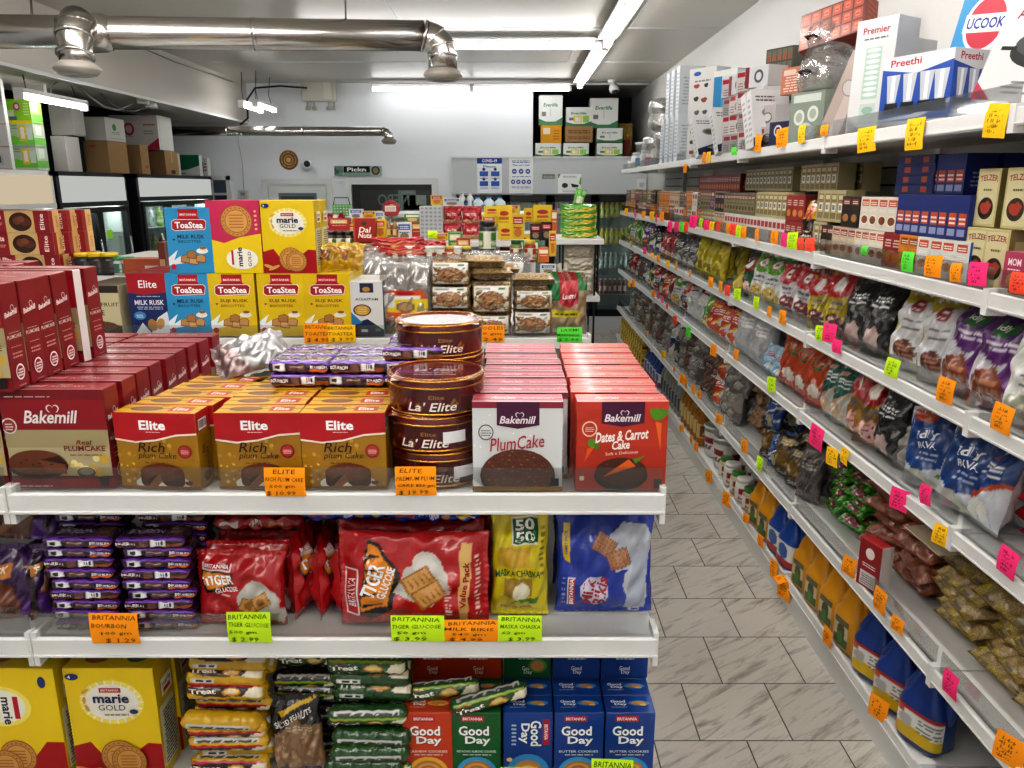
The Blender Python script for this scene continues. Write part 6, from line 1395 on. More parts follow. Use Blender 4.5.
for i, y in enumerate((2.56, 2.71, 2.86, 3.01)):
    put('oil_jug', yj, 'yellow plastic oil jug at the front edge', 'jug', (1.255, y, SB), R(-80), 'yellow oil jugs'); put('oil_jug', yj, 'yellow plastic oil jug set back in the second row', 'jug', (1.44, y + .02, SB), R(-80), 'yellow oil jugs')
for i, y in enumerate((3.20, 3.34)): put('oil_jug', bj2, 'blue jug with a white cap', 'jug', (1.255, y, SB), R(-80), 'blue jugs'); put('oil_jug', bj2, 'blue jug with a white cap set back', 'jug', (1.43, y, SB), R(-80), 'blue jugs')
for i, y in enumerate((3.50, 3.65)): put('oil_jug', yj, 'yellow plastic jug beyond the blue ones', 'jug', (1.255, y, SB), R(-80), 'yellow oil jugs')
def bottle(c, cap, h=.28, r=.042, lab=None):
    b = MB(('plastic',)); b.lathe([(r * .9, 0), (r, .01), (r, h * .62), (r * .85, h * .72), (r * .35, h * .88), (r * .32, h * .93)], 18, hx(c))
    k = MB(('plastic',)); k.lathe([(r * .4, h * .91), (r * .42, h * .99), (r * .36, h)], 12, hx(cap)); kids = [('cap', k.mesh('cap'))]
    if lab:
        A = Art(2 * PI * r, h * .3, lab[0]).rect(.1, .1, .45, .9, lab[1]).rect(.6, .1, .9, .9, lab[1]).lines(.15, .3, .4, .7, 3, lab[0])
        l = MB(('carton',)); l.sm = True; l.art_grid(A, lambda u, v: ((r + .001) * math.sin(u * 2 * PI), -(r + .001) * math.cos(u * 2 * PI), h * (.18 + .34 * v)), 26, 6, text=False); kids.append(('label', l.mesh('label')))
    return (b.mesh('bottle'), kids)
wb = bottle('b8b8b4', 'c8c8c8', .26, .045, ('d8d8d4', '8a1a2a')); ab = bottle('9a6414', 'c8a83a', .28, .042, ('c8b070', '6a3a14')); gb_ = bottle('8a8a80', '9a9a98', .27, .042, ('3a4a5a', 'b8b0a0')); yb2 = jar_mesh(.05, .12, 'a88a1c', 'c8b02c', ('c8b03c', '7a2a1a')); 
def bucket(r, h, art):
    b = MB(('plastic',)); b.lathe([(r * .86, 0), (r * .88, .005), (r, h * .9), (r * 1.03, h * .9), (r * 1.03, h * .93)], 26, hx('d4d2ce'))
    l = MB(('plastic',)); l.lathe([(r * 1.06, h * .91), (r * 1.06, h * .97), (r * .98, h * .985), (r * .96, h * .97), (.001, h * .97)], 26, hx('dcdad6'), cap=False)
    hd = MB(('metal',)); hd.tube([(r * 1.07 * math.cos(a), -.0 - r * 1.07 * math.sin(a) * .8, h * .86 - r * .7 * math.sin(a)) for a in [PI * i / 10 for i in range(11)]], .0018, 5, hx('b0b0b0'))
    g = MB(('carton',)); g.sm = True; g.art_grid(art, lambda u, v: ((r * (.89 + .1 * v) + .0012) * math.sin((u - .5) * 4), -(r * (.89 + .1 * v) + .0012) * math.cos((u - .5) * 4), h * (.1 + .7 * v)), 34, 14, text=False)
    return (b.mesh('bucket'), [('lid', l.mesh('lid')), ('handle', hd.mesh('handle')), ('label', g.mesh('label'))])
ba = Art(.3, .12, 'd8d6d2').rect(.3, .15, .7, .8, 'e4e0dc').rect(.34, .45, .66, .75, '8c1a2a').lines(.36, .2, .64, .4, 3, '6a5a5a').rect(0, .2, .2, .6, '8c1a2a').rect(.8, .2, 1, .6, '8c1a2a')
wbk = bucket(.085, .2, ba); wj = jar_mesh(.05, .13, 'd0ccc6', 'e0dedb', ('d8d0c8', '8c1a2a')); gj = jar_mesh(.045, .12, 'b0a890', '3a7a2a', ('d8d0c0', '7a1a2a'))
for y, lb in ((4.72, 'white tub with dark red labels, farther of two'), (4.48, 'white tub with dark red labels, nearer of two')): put('plastic_tub', wbk, lb, 'tub', (1.295, y, SB), R(-70)); 
for i, y in enumerate((3.84, 3.96, 4.08, 4.20, 4.32)):
    put('jar', wj if i % 2 else gj, 'white lidded jar with dark red print' if i % 2 else 'small jar with a green lid', 'jar', (1.25, y, SB), R(-80), 'lidded jars on the bottom shelf'); put('jar', wj, 'white lidded jar set back in the second row', 'jar', (1.37, y, SB), R(-80), 'lidded jars on the bottom shelf')
    put('jar', wj, 'white lidded jar stacked on the second row', 'jar', (1.37, y, SB + .131), R(-80), 'lidded jars on the bottom shelf')
for i in range(6): put('oil_bottle', ab, 'amber cooking oil bottle', 'bottle', (1.25, 4.92 + .1 * i, SB), R(-80), 'amber oil bottles'); put('oil_bottle', ab, 'amber cooking oil bottle set back', 'bottle', (1.36, 4.92 + .1 * i, SB), R(-80), 'amber oil bottles')
for i in range(7): put('oil_bottle', gb_, 'grey capped bottle with a navy label', 'bottle', (1.25, 5.56 + .11 * i, SB), R(-80), 'grey capped bottles')
for i in range(5): put('oil_jug', bj2, 'blue jug in the distant part of the bottom shelf', 'jug', (1.27, 6.45 + .14 * i, SB), R(-80), 'distant blue jugs')
for i in range(11): put('jar', yb2, 'yellow tin with a red mark', 'jar', (1.25, 7.25 + .14 * i, SB), R(-80), 'yellow tins on the bottom shelf'); put('jar', yb2, 'yellow tin stacked on another', 'jar', (1.25, 7.25 + .14 * i, SB + .122), R(-80), 'yellow tins on the bottom shelf')

# spice shelf: small cartons in two tiers
def sc(key, bg, side, w=.062, d=.10, h=.11, top=None, f=None):
    a = f or Art(w, h, bg)
    return carton(w, d, h, {'f': bg, 'l': side, 'r': side, 't': top or bg}, a, Art(d, h, side).lines(.2, .2, .8, .7, 6, 'b8b0a0' if side < '8' else '4a4438'), Art(d, h, side).lines(.2, .2, .8, .7, 6, 'b8b0a0' if side < '8' else '4a4438'))
def spice(bg, panel, pic, logo='b84a22'):
    return Art(.062, .11, bg).rect(.15, .72, .85, .92, logo).lines(.22, .76, .78, .88, 2, 'f4efe6').ell(.5, .3, .36, .28, panel).ell(.5, .3, .3, .22, pic).lines(.2, .56, .8, .66, 2, panel)
navy = sc('n', 'd0c8bc', '182a6c', f=spice('d4ccc0', 'e8e0d4', '7a4424')); navyall = carton(.045, .10, .12, {'f': '182a6c', 't': '182a6c'}, Art(.045, .12, '182a6c').rect(.15, .3, .85, .6, 'b84a22').lines(.2, .35, .8, .55, 2, 'f0e8e0').rect(.15, .08, .85, .24, '8a94b8'), Art(.1, .12, '182a6c').lines(.2, .2, .8, .6, 4, '8a94b8'), Art(.1, .12, '182a6c').lines(.2, .2, .8, .6, 4, '8a94b8'))
navyside = carton(.10, .045, .03, {'f': '16265f', 't': '182a6c'}, Art(.1, .03, '16265f').rect(.4, .2, .7, .8, 'a0421c'))
ta = Art(.085, .15, 'b8ac78').rect(.08, .05, .92, .95, 'c8c096').text('TELZER', .5, .82, .8, .1, '8c1a20', bold=.02, bend=.3).ell(.5, .32, .34, .34, '2a1c18').blob(.5, .33, .26, .2, 'a03a24').lines(.3, .62, .7, .7, 1, '6a5a3a')
beige = carton(.085, .085, .15, {'f': 'b8ac78', 't': 'b0a070'}, ta, Art(.085, .15, '7a6c44').rect(.2, .2, .8, .8, 'a89c6c').bars(.3, .3, .7, .6), Art(.085, .15, '7a6c44').rect(.2, .2, .8, .8, 'a89c6c').bars(.3, .3, .7, .6))
bei2 = carton(.06, .08, .12, {'f': 'a89c74', 't': 'b0a478'}, Art(.06, .12, 'a89c74').rect(.12, .1, .88, .9, '7a6c4a').rect(.22, .3, .78, .62, 'c8bc94').bars(.3, .35, .7, .58, n=8).rect(.25, .72, .75, .85, 'c8bc94'), None, Art(.08, .12, 'c8c4b4').lines(.2, .1, .8, .9, 9, '8a8a7a'))
redb = sc('r', '8c1a22', '6a141a', f=Art(.062, .11, '8c1a22').lines(.2, .6, .8, .85, 3, 'e8d8c8').ell(.5, .3, .3, .25, 'c07a3a')); blackb = sc('k', '1c1614', '141010', f=spice('1c1614', '3a2a20', '9a6a3a', '7a2a1c')); orb = sc('o', 'c87a1a', 'b8741a', f=spice('c87a1a', 'e0a040', 'a8501c', '8a3a14'))
brb = sc('b', '5a2a1c', 'c8b8a4', f=spice('b8a890', 'd8c8b0', '8a3a1c', '8a1a1c')); blub = sc('u', 'd0d4d8', '1a5a9c', f=spice('d0d0cc', 'e8e8e4', 'b87a3a', 'b84a22')); pinkb = carton(.07, .09, .1, {'f': 'a83a5a', 't': 'b84a6a'}, Art(.07, .1, 'a83a5a').text('MOM', .5, .75, .6, .18, 'f0e0e4', bold=.02).ell(.5, .3, .32, .25, 'c8a060').lines(.2, .55, .8, .62, 1, 'f0d0d8'))
whb = sc('w', 'd0ccc8', 'b8b4b0', w=.055, f=Art(.055, .11, 'd0ccc8').rect(.2, .6, .8, .85, 'a02028').lines(.2, .2, .8, .5, 4, '7a6a6a')); grb = sc('g', '3a3a2a', '8a8468', w=.055, f=spice('6a6448', 'a89c74', '4a3a24', '7a1a1c')); pub = sc('p', '4a1a5a', 'b8a8b0', w=.055, f=spice('4a1a5a', 'c8a8c0', '8a4a2a', 'c0a03a'))
def cartons(me, txt, pxs, z, X=1.235, depth=1, dd=.11, rz=-82, tiers=1, h=.11, name='spice_carton', cat='spice box', w=.064, cnt=None):
    if isinstance(pxs, tuple):
        y0, y1 = Yr(pxs[1], z + .05, X), Yr(pxs[0], z + .05, X); n = max(1, int(round((y1 - y0) / w))); ys = [y0 + (y1 - y0) * (i + .5) / n for i in range(n)]
    else: ys = [Yr(p, z + .05, X) for p in pxs]
    for y in ys:
        for d in range(depth):
            for t in range(tiers): put(name, me, txt, cat, (X + .045 + dd * d, y + jit(.003), z + (h + .001) * t), R(rz) + jit(.04), txt + ' group')
zs = SH[1]
cartons(pinkb, 'pink food carton on the spice shelf', [1012], zs, w=.075)
cartons(beige, 'beige tin-shaped carton in the lower row of the spice shelf', (945, 1000), zs, w=.09, X=1.24, depth=2); cartons(beige, 'beige tin-shaped carton with a curved red name in the upper row', [984, 1012], zs + .152, X=1.25, depth=2, h=.15)
cartons(blub, 'white and blue spice carton with an orange badge', (917, 968), zs, depth=2); cartons(orb, 'orange spice carton in the lower tier', (900, 917), zs); cartons(redb, 'dark red spice carton in the lower tier', (884, 900), zs)
cartons(navy, 'white fronted spice carton with navy sides, lower tier', (855, 884), zs); cartons(brb, 'tan spice carton with a brown picture, lower tier', (833, 855), zs); cartons(blackb, 'black spice carton, lower tier', (822, 833), zs); cartons(bei2, 'narrow beige carton, lower tier', (812, 822), zs, h=.12)
cartons(navyall, 'navy spice carton with an orange badge in the long upper row', (897, 968), zs + .112, h=.12, w=.05, depth=2); cartons(navy, 'white fronted spice carton with navy sides, upper tier', (861, 897), zs + .112, w=.07, depth=2)
cartons(navyall, 'navy spice carton standing high on the upper row', (930, 965), zs + .233, X=1.34, h=.12, w=.05, depth=2); cartons(navyside, 'small flat navy carton laid on the upper row', (890, 925), zs + .233, X=1.3, h=.03, tiers=4, w=.11, depth=2)
cartons(blackb, 'black spice carton with a tan picture, upper tier', (842, 860), zs + .112, h=.11); cartons(bei2, 'beige carton with a barcode panel, upper tier', (816, 842), zs + .122, h=.12); cartons(bei2, 'beige carton with a barcode panel on the high back tier', (800, 835), zs + .235, X=1.36, h=.12, depth=2)
fig = bag('fig', .1, .2, .05, Art(.1, .2, '1c1614').rect(0, .62, 1, 1, 'c8a020').rect(.1, .05, .9, .5, '2a1c18').lines(.2, .1, .8, .4, 4, 'd8c8b8').ell(.5, .75, .3, .3, 'b84a22').rect(.2, .9, .8, 1, 'd0c8c0'), seed=41)
put('food_bag', fig, 'black and yellow bag with an orange disc between red cartons on the spice shelf', 'food bag', (1.25, Yr(808, zs + .1), zs), (R(-6), 0, R(-75)))
cartons(redb, 'dark red carton beside the black and yellow bag', (785, 802), zs, tiers=2); cartons(whb, 'narrow white carton with a red mark, lower tier', (757, 785), zs, w=.058); cartons(bei2, 'beige carton with a barcode panel, middle upper tier', (755, 785), zs + .112, h=.12)
cartons(whb, 'narrow white carton below the olive cartons', (725, 757), zs, w=.058); cartons(grb, 'olive carton in the upper tier', (725, 755), zs + .112, w=.058); 
far = [(redb, 'dark red', .11, 'r'), (whb, 'white and red', .11, 'w'), (brb, 'tan', .11, 'b'), (pub, 'purple', .11, 'p'), (blackb, 'black', .11, 'k'), (grb, 'olive', .11, 'g'), (bei2, 'beige', .12, 'e'), (orb, 'orange', .11, 'o')]
fr_ = random.Random(21); y = Yr(723, zs + .05)
while y < 8.8:
    a_ = fr_.choice(far); k_ = fr_.randint(1, 4); X_ = 1.235 + fr_.uniform(0, .02)
    for i in range(k_):
        if y > 8.85: break
        b__ = fr_.choice(far) if i == 0 else b__
        for q_, (me_, nm_, h_, _k) in enumerate((a_, b__)):
            put('spice_carton', me_, nm_ + ' carton in the distant half of the spice shelf, ' + ('lower tier' if q_ == 0 else 'upper tier'), 'spice box', (X_ + .045, y, zs + (0 if q_ == 0 else a_[2] + .001)), R(-82) + fr_.uniform(-.08, .08), nm_ + ' cartons in the distant half')
        y += .066
    y += fr_.choice((0, 0, .03))
cartons(bei2, 'beige carton on the high back tier in the middle', (745, 790), zs + .235, X=1.4, h=.12, depth=1); cartons(redb, 'dark red carton on the high back tier', (700, 740), zs + .225, X=1.4, depth=1)

# top shelf: boxed kitchen goods
zt_ = SH[0]
def kbox(me, txt, px, X=1.26, z=0, rz=-75, lean=0, tilt=0, name='appliance_carton', cat='kitchenware box', Y=None): return put(name, me, txt, cat, (X, Yr(px, zt_ + .1 + z, X) if Y is None else Y, zt_ + z), (R(lean), R(tilt), R(rz)))
A1 = Art(.34, .32, 'd4d4d4'); A1.poly([(0, .14), (.16, .0), (.0, 0)], 'b83a5a').text('NONSTICK', .36, .78, .5, .08, '9a1c3c', bold=.02).text('APPA CHATTY', .42, .67, .64, .08, '9a1c3c', bold=.02).text('Premium', .36, .9, .4, .06, '2a2a3a').ell(.42, .38, .26, .12, '2a2a2c').rect(.18, .36, .66, .42, '2a2a2c').ell(.42, .44, .24, .1, '4a4a4e').ell(.42, .57, .03, .03, '1a1a1a').rect(.08, .39, .2, .42, '1a1a1a').rect(.64, .39, .75, .42, '1a1a1a').lines(.2, .06, .9, .18, 3, '8a8a90')
A2 = Art(.34, .34, 'd0c8cc'); A2.poly([(0, 1), (0, 0), (.35, .0), (.45, .8), (.6, 1)], '2a84b4').ell(.3, .6, .22, .26, 'e4e4e8').ell(.3, .6, .19, .23, 'b8283c').rect(.08, .52, .52, .68, 'e8e8ec').text('UCOOK', .3, .6, .38, .10, '1a3a8c', bold=.03).text('Deep Kadhai', .74, .86, .4, .07, 'a02038').blob(.75, .35, .22, .14, '3a3a40').rect(.6, .7, .9, .76, 'a02038')
A3 = Art(.26, .22, '1f4a9c'); A3.poly([(0, 1), (0, .84), (.5, .74), (1, .86), (1, 1)], 'd4d4d8').text('Preethi', .34, .91, .44, .10, 'a81c2c', bold=.02).rect(0, 0, 1, .1, 'c8c8cc').poly([(0, .1), (.6, .14), (1, .3), (1, .36), (.5, .18), (0, .14)], 'c8d0e0')
for x in (.18, .42, .66, .86):
    A3.poly([(x - .1, .75), (x + .1, .75), (x + .06, .36), (x - .06, .36)], 'b8bcc4').rect(x - .02, .38, x + .03, .74, 'e8ecf0').poly([(x - .09, .36), (x + .09, .36), (x + .11, .2), (x - .11, .2)], '1a1c24')
A3s = Art(.2, .22, '2450a4').rect(0, .7, 1, 1, 'd4d4d8').text('Preethi', .5, .85, .6, .1, 'a81c2c').rect(0, 0, 1, .1, 'c8c8cc').rect(.2, .2, .45, .6, 'b8bcc4').rect(.55, .2, .8, .6, 'b8bcc4')
A4 = Art(.16, .38, 'cfcfcf'); A4.text('Premier', .5, .9, .66, .06, '9a1c2c', bold=.02).lines(.2, .82, .8, .85, 1, '5a5a5a').rect(.3, .3, .7, .75, 'a8c0b0')
for i in range(9): A4.ell(.5, .34 + .048 * i, .17, .04, 'd8e0dc', n=12)
A4.rect(.3, .08, .7, .26, 'b8c4bc').ell(.5, .2, .14, .08, '8aa898')
A5 = Art(.22, .34, 'cccccc').text('Premier', .5, .9, .6, .07, '9a1c2c', bold=.02).text('PASTA MAKER', .5, .8, .6, .04, '2a2a2a').ell(.5, .45, .28, .22, '3a3a3a').ell(.5, .45, .24, .18, '8a8a8c').lines(.2, .08, .8, .2, 3, '8a8a8a')
c_ = lambda a, d, base, rt=None: carton(a.w, d, a.h, {'f': base, 'l': base, 'r': base, 't': base}, a, rt, rt)
kbox(c_(A1, .12, 'c8c8c8'), 'white nonstick pan carton with red lettering leaning at the near end of the top shelf', 978, 1.33, rz=-64, lean=-14, tilt=9, Y=2.06)
kbox(c_(A2, .1, '3a84ac'), 'blue and white carton with a red oval badge behind the pan carton', 975, 1.52, rz=-66, lean=-8, z=.10, tilt=6, Y=2.62)
kbox(c_(A1, .1, 'c4c4c4'), 'second white pan carton behind the blue badge carton', 1010, 1.60, rz=-66, lean=-4, Y=2.1)
kbox(c_(A3, .22, '1f4a9c', A3), 'blue mixer grinder carton with steel jars pictured on it', 938, 1.365, rz=-66)
kbox(c_(A4, .12, 'c8c8c8'), 'tall white carton with a pale green picture and red name', 878, 1.30, rz=-60, lean=-2)
kbox(c_(A5, .12, 'c4c4c4'), 'tall white pasta maker carton behind the tall green pictured one', 893, 1.46, rz=-60)
lean_ = Art(.10, .40, 'b8aaa4').rect(0, 0, .5, 1, 'a89890').ell(.55, .5, .36, .3, '8a8480').ell(.55, .5, .3, .25, 'b8b4b0').poly([(0, .8), (1, .95), (1, 1), (0, 1)], '5a3a30')
kbox(c_(lean_, .05, 'a89890'), 'flat glossy carton leaning steeply beside the steel pot', 833, 1.25, rz=-66, tilt=26)
kbox(c_(Art(.2, .2, '7a8478').rect(.1, .8, .9, .95, 'b8c0b8').ell(.3, .5, .16, .16, 'c8ccc4').ell(.7, .55, .16, .16, 'c8ccc4').ell(.5, .25, .2, .14, 'b0b4aa').ell(.3, .5, .1, .1, '9aa094').ell(.7, .55, .1, .1, '9aa094').ell(.5, .25, .12, .08, '8a9084'), .12, '8a9488'), 'grey green carton with glass lids pictured below the steel pot', 817, 1.28, rz=-68)
def pot():
    m = MB(('metal',)); c = hx('c8c4be'); m.lathe([(.07, 0), (.085, .012), (.09, .09), (.094, .094), (.09, .096)], 28, c)
    l = MB(('metal',)); l.lathe([(.092, .096), (.07, .115), (.03, .125), (.012, .127), (.012, .14), (.02, .15), (.001, .154)], 28, c, cap=False)
    kids = [('lid', l.mesh('lid'))]
    for sg in (-1, 1): h = MB(('metal',)); h.tube([(sg * .088, -.03, .06), (sg * .125, -.025, .07), (sg * .125, .025, .07), (sg * .088, .03, .06)], .006, 8, hx('3a3836')); kids.append(('handle', h.mesh('handle')))
    w = MB(('wrap',)); w.lathe([(.10, -.005), (.115, .05), (.11, .12), (.06, .165), (.01, .185)], 22, hx('ffffff')); kids.append(('wrapping', w.mesh('wrapping')))
    return (m.mesh('pot'), kids)
pm = pot()
for px, z, X, lb in ((822, .205, 1.33, 'steel pot with lid in clear wrap sitting on the grey green carton'), (848, .20, 1.46, 'steel pot with dark handles set back beside the leaning carton'), (828, .37, 1.40, 'small steel pot with lid, upper one under the orange bricks')): put('steel_pot', pm, lb, 'pot', (X, Yr(px, zt_ + z, X), zt_ + z), (0, R(8), .4))
ob = Art(.30, .17, '5a2214')
for i in range(6):
    for j in range(3): ob.rect(.02 + .162 * i, .03 + .32 * j, .155 + .162 * i, .30 + .32 * j, '963c24').rect(.05 + .162 * i, .1 + .32 * j, .12 + .162 * i, .25 + .32 * j, 'c05a38').rect(.06 + .162 * i, .14 + .32 * j, .11 + .162 * i, .18 + .32 * j, '7a2a18')
kbox(carton(.30, .1, .17, {'f': '7a2c18', 't': '8a3420', 'r': '7a2c18'}, ob, Art(.1, .17, '8a3420').lines(.1, .1, .9, .9, 6, 'b05030')), 'shrink wrapped block of orange packets tilted on top of the pots', 838, 1.40, z=.41, rz=-50, tilt=-10, lean=-18, name='packet_block', cat='packet block')
gm = Art(.18, .26, '4a4840')
for i in range(5):
    for j in range(4): gm.rect(.04 + .19 * i, .04 + .24 * j, .2 + .19 * i, .25 + .24 * j, '6a685c').rect(.08 + .19 * i, .06 + .24 * j, .16 + .19 * i, .15 + .24 * j, 'a84a2a')
kbox(c_(gm, .12, '5a584c'), 'shrink wrapped block of grey packets with orange spots', 786, 1.40, z=.24, rz=-60, name='packet_block', cat='packet block')
kbox(c_(Art(.18, .12, 'a86a54').lines(.1, .1, .9, .9, 8, 'd8b8a8').rect(.1, .7, .5, .9, 'c8b0a4'), .1, '8a4a38'), 'brown carton with lines of small print below the packet blocks', 804, 1.36, z=.24, rz=-62)
kbox(c_(Art(.16, .1, '1c2244').ell(.35, .6, .16, .16, 'c8c0c8').ell(.35, .6, .11, .11, '1c2244').poly([(.4, .1), (.9, .2), (.9, .35), (.5, .3)], 'b89a8a'), .1, '1a1e3c'), 'small navy carton with a white ring at the shelf edge', 791, 1.245, rz=-66)
PR = [Art(.16, .1, 'b8b4b4').rect(.05, .72, .4, .95, 'a01c28').ell(.6, .4, .22, .16, '6a6668').ell(.6, .4, .16, .11, 'b8b4b6').lines(.1, .1, .35, .5, 3, '8a5a5c'), Art(.16, .1, 'bcbcc0').rect(0, 0, .18, 1, '7a2430').ell(.6, .5, .2, .2, '4a4a50').ell(.6, .5, .12, .12, 'c0c0c4'), Art(.16, .1, '9a9694').rect(.1, .68, .5, .88, '8a2430').ell(.65, .4, .22, .16, '5a5654').ell(.65, .42, .17, .11, 'b4b0ac').lines(.08, .1, .4, .5, 4, '5a5a5c')]
PM = [c_(a, .13, 'c4c0c0') for a in PR]; r_ = random.Random(5)
for px in (776, 767, 757, 748, 741):
    for k in range(4 if px < 770 else 2):
        kbox(PM[r_.randrange(3)], 'small white and red cookware carton in the crowded piles', px, 1.27 + .02 * r_.random(), z=.101 * k, rz=-70 + r_.uniform(-8, 8)); kbox(PM[r_.randrange(3)], 'small white and red cookware carton set back in the piles', px, 1.43, z=.101 * k, rz=-75)
lc1 = c_(Art(.05, .28, 'd0d0d0').lines(.2, .1, .8, .9, 8, '9a9a9a'), .2, 'c4c4c4', Art(.2, .28, 'c8c8c8').poly([(0, 0), (1, 0), (1, .4), (0, .15)], '1a2040').ell(.5, .6, .25, .12, '8a8078').ell(.5, .6, .18, .08, '4a4644').lines(.1, .8, .6, .92, 2, '6a5a5a'))
for px, ti in ((769, -22), (734, -26), (713, -30), (772, -15)): kbox(lc1, 'thin pale carton leaning sideways between the piles', px, 1.26, rz=-80, tilt=ti)
bs = Art(.2, .34, 'c8ccd0').rect(0, .0, .35, 1, '2f7fae').rect(.35, .3, .6, .8, '3f93c0').lines(.65, .3, .95, .8, 6, '7a7a80').rect(0, .9, 1, 1, 'd8d8d4')
kbox(c_(bs, .12, '3a80a8', Art(.12, .34, 'c4c8cc').lines(.2, .3, .8, .8, 6, '6a6a70')), 'tall white and blue carton standing on an orange one', 731, 1.33, z=.16, rz=-62); kbox(c_(Art(.12, .16, 'b0602a').lines(.1, .2, .9, .8, 6, '3a2418'), .1, '9a5020'), 'orange brown carton under the white and blue one', 736, 1.29, rz=-62)
cp = Art(.24, .36, 'c6c4c2').ell(.3, .9, .14, .06, '2a5a9c').blob(.3, .68, .12, .06, 'a03a24').blob(.65, .68, .08, .06, '2a2a2a').lines(.2, .75, .8, .82, 1, '7a7a7a').blob(.3, .45, .1, .07, '3a3a3a').blob(.6, .42, .12, .07, '8a3a2a').blob(.35, .2, .1, .07, '5a5a5a').blob(.65, .2, .1, .06, '3a4a6a')
kbox(c_(cp, .14, 'bebcba', Art(.14, .36, 'b8c4ca').lines(.1, .1, .9, .9, 9, '7a9ab0')), 'tall pale carton with rows of small pictures, upper one', 708, 1.34, z=.24, rz=-55)
mc = Art(.22, .22, 'c0bebc')
for i in range(3):
    for j in range(3): mc.ell(.2 + .3 * i, .2 + .3 * j, .09, .06, ('7a3a4a', '3a3a3e', '9a8a7a')[(i + j) % 3])
kbox(c_(mc, .14, 'b4b2b0', Art(.14, .22, 'b0aeac').lines(.1, .1, .9, .9, 7, '7a7a7a')), 'pale carton printed with nine small cookware pictures', 706, 1.30, rz=-58)
for px in (694, 688, 683, 678, 673):
    kbox(c_(Art(.06, .34, 'ccd0d4').lines(.15, .1, .85, .9, 10, '8a9aa8'), .2, 'c0c4c8', Art(.2, .34, 'c0c4c8').lines(.1, .2, .9, .8, 9, '9aa0a8')) if px == 694 else SLIM, 'tall slim white carton in the row beyond the pictured cartons', px, 1.30, z=.0, rz=-80) if px != 694 else None
    if px == 694: SLIM = bpy.data.meshes[[m.name for m in bpy.data.meshes if m.name.startswith('carton')][-1]] if False else c_(Art(.06, .34, 'ccd0d4').lines(.15, .1, .85, .9, 10, '8a9aa8'), .2, 'c0c4c8', Art(.2, .34, 'c0c4c8').lines(.1, .2, .9, .8, 9, '9aa0a8'))
for px in (690, 684, 679): kbox(SLIM, 'tall slim white carton stacked on the row below it', px, 1.32, z=.345, rz=-80)
wb_ = MB(('wrap', 'metal')); wb_.lathe([(.05, 0), (.12, .04), (.13, .1), (.11, .16), (.13, .2), (.12, .27), (.05, .3)], 20, hx('ffffff'))
wi = MB(('metal',)); wi.lathe([(.08, .02), (.1, .05), (.1, .1), (.085, .1)], 20, hx('c0bcb6')); wi.lathe([(.08, .17), (.1, .2), (.1, .25), (.085, .25)], 20, hx('b8b4ae'))
wm = (wb_.mesh('pan'), [('bowl', wi.mesh('bowl'))])
for px, z, lb in ((667, 0, 'clear wrapped steel bowls at the end of the top shelf, lower bundle'), (662, .3, 'clear wrapped steel bowls at the end of the top shelf, upper bundle'), (655, 0, 'clear wrapped steel bowls at the end of the top shelf, smaller far bundle')): put('wrapped_bowls_bundle', wm, lb, 'bowls', (1.36, Yr(px, zt_ + .1 + z, 1.36), zt_ + z))
for px, c1, h in ((645, 'c8ccd0', .16), (640, '2a5a8a', .12), (636, 'd0d0cc', .16), (632, 'd8d8d4', .1), (650, '8a2a24', .1), (656, '3a2a28', .08)): put('kitchen_jar', jar_mesh(.05, h, c1, 'b0b4b8'), 'small ' + {'c8ccd0': 'pale grey', '2a5a8a': 'blue', 'd0d0cc': 'off-white tall', 'd8d8d4': 'white short', '8a2a24': 'dark red', '3a2a28': 'black'}[c1] + ' jar at the far end of the top shelf', 'jar', (1.27, Yr(px, zt_ + .05, 1.27), zt_), 0)
put('food_carton', c_(Art(.2, .16, 'b08a58').lines(.2, .3, .8, .6, 3, '7a5a34'), .15, 'b08a58'), 'cardboard carton under a clear tub near the end of the top shelf', 'box', (1.45, Yr(643, zt_ + .1, 1.45), zt_), R(-60))

# -------- price tags along the long shelving
XT = XF - .008
def tags(lst, where, X=XT):
    for i, (x0, y0, x1, y1, c) in enumerate(lst):
        tag(x0, y0, x1, y1, c, ['scribble'], _NM[c] + ' price tag on ' + where, X=X, rot=R(18) + jit(.25), tilt=jit(.12), group='price tags on ' + where)
tags([(977, 105, 1010, 138, 'y'), (901, 118, 927, 150, 'y'), (858, 128, 876, 152, 'y'), (821, 124, 829, 136, 'o'), (798, 125, 806, 143, 'y'), (779, 129, 787, 147, 'o'), (754, 135, 761, 152, 'o'), (732, 147, 737, 155, 'n'), (702, 152, 706, 164, 'o'), (707, 151, 711, 162, 'y'), (684, 164, 687, 173, 'o')], 'the top shelf edge')
tags([(1014, 270, 1024, 294, 'r'), (967, 260, 988, 286, 'p'), (948, 262, 964, 282, 'o'), (925, 256, 940, 277, 'o'), (900, 252, 915, 272, 'n'), (860, 245, 870, 255, 'n'), (806, 237, 815, 251, 'r'), (797, 237, 805, 250, 'r'), (788, 233, 798, 249, 'g'), (780, 233, 788, 247, 'p'), (771, 230, 778, 244, 'o'), (755, 229, 760, 241, 'o'), (742, 226, 746, 238, 'o'), (737, 225, 741, 237, 'g'), (731, 223, 735, 235, 'r'), (726, 223, 730, 234, 'o'), (717, 221, 721, 232, 'r'), (710, 221, 714, 230, 'y'), (705, 220, 709, 230, 'p'), (699, 218, 703, 228, 'g'), (691, 216, 695, 228, 'p'), (684, 222, 688, 232, 'r'), (680, 222, 684, 232, 'n'), (675, 222, 679, 232, 'p'), (668, 221, 672, 232, 'p'), (661, 212, 664, 221, 'o'), (655, 214, 658, 222, 'p'), (651, 212, 654, 220, 'y'), (642, 211, 645, 218, 'o'), (634, 210, 637, 217, 'p'), (625, 208, 628, 215, 'y')], 'the spice shelf edge')
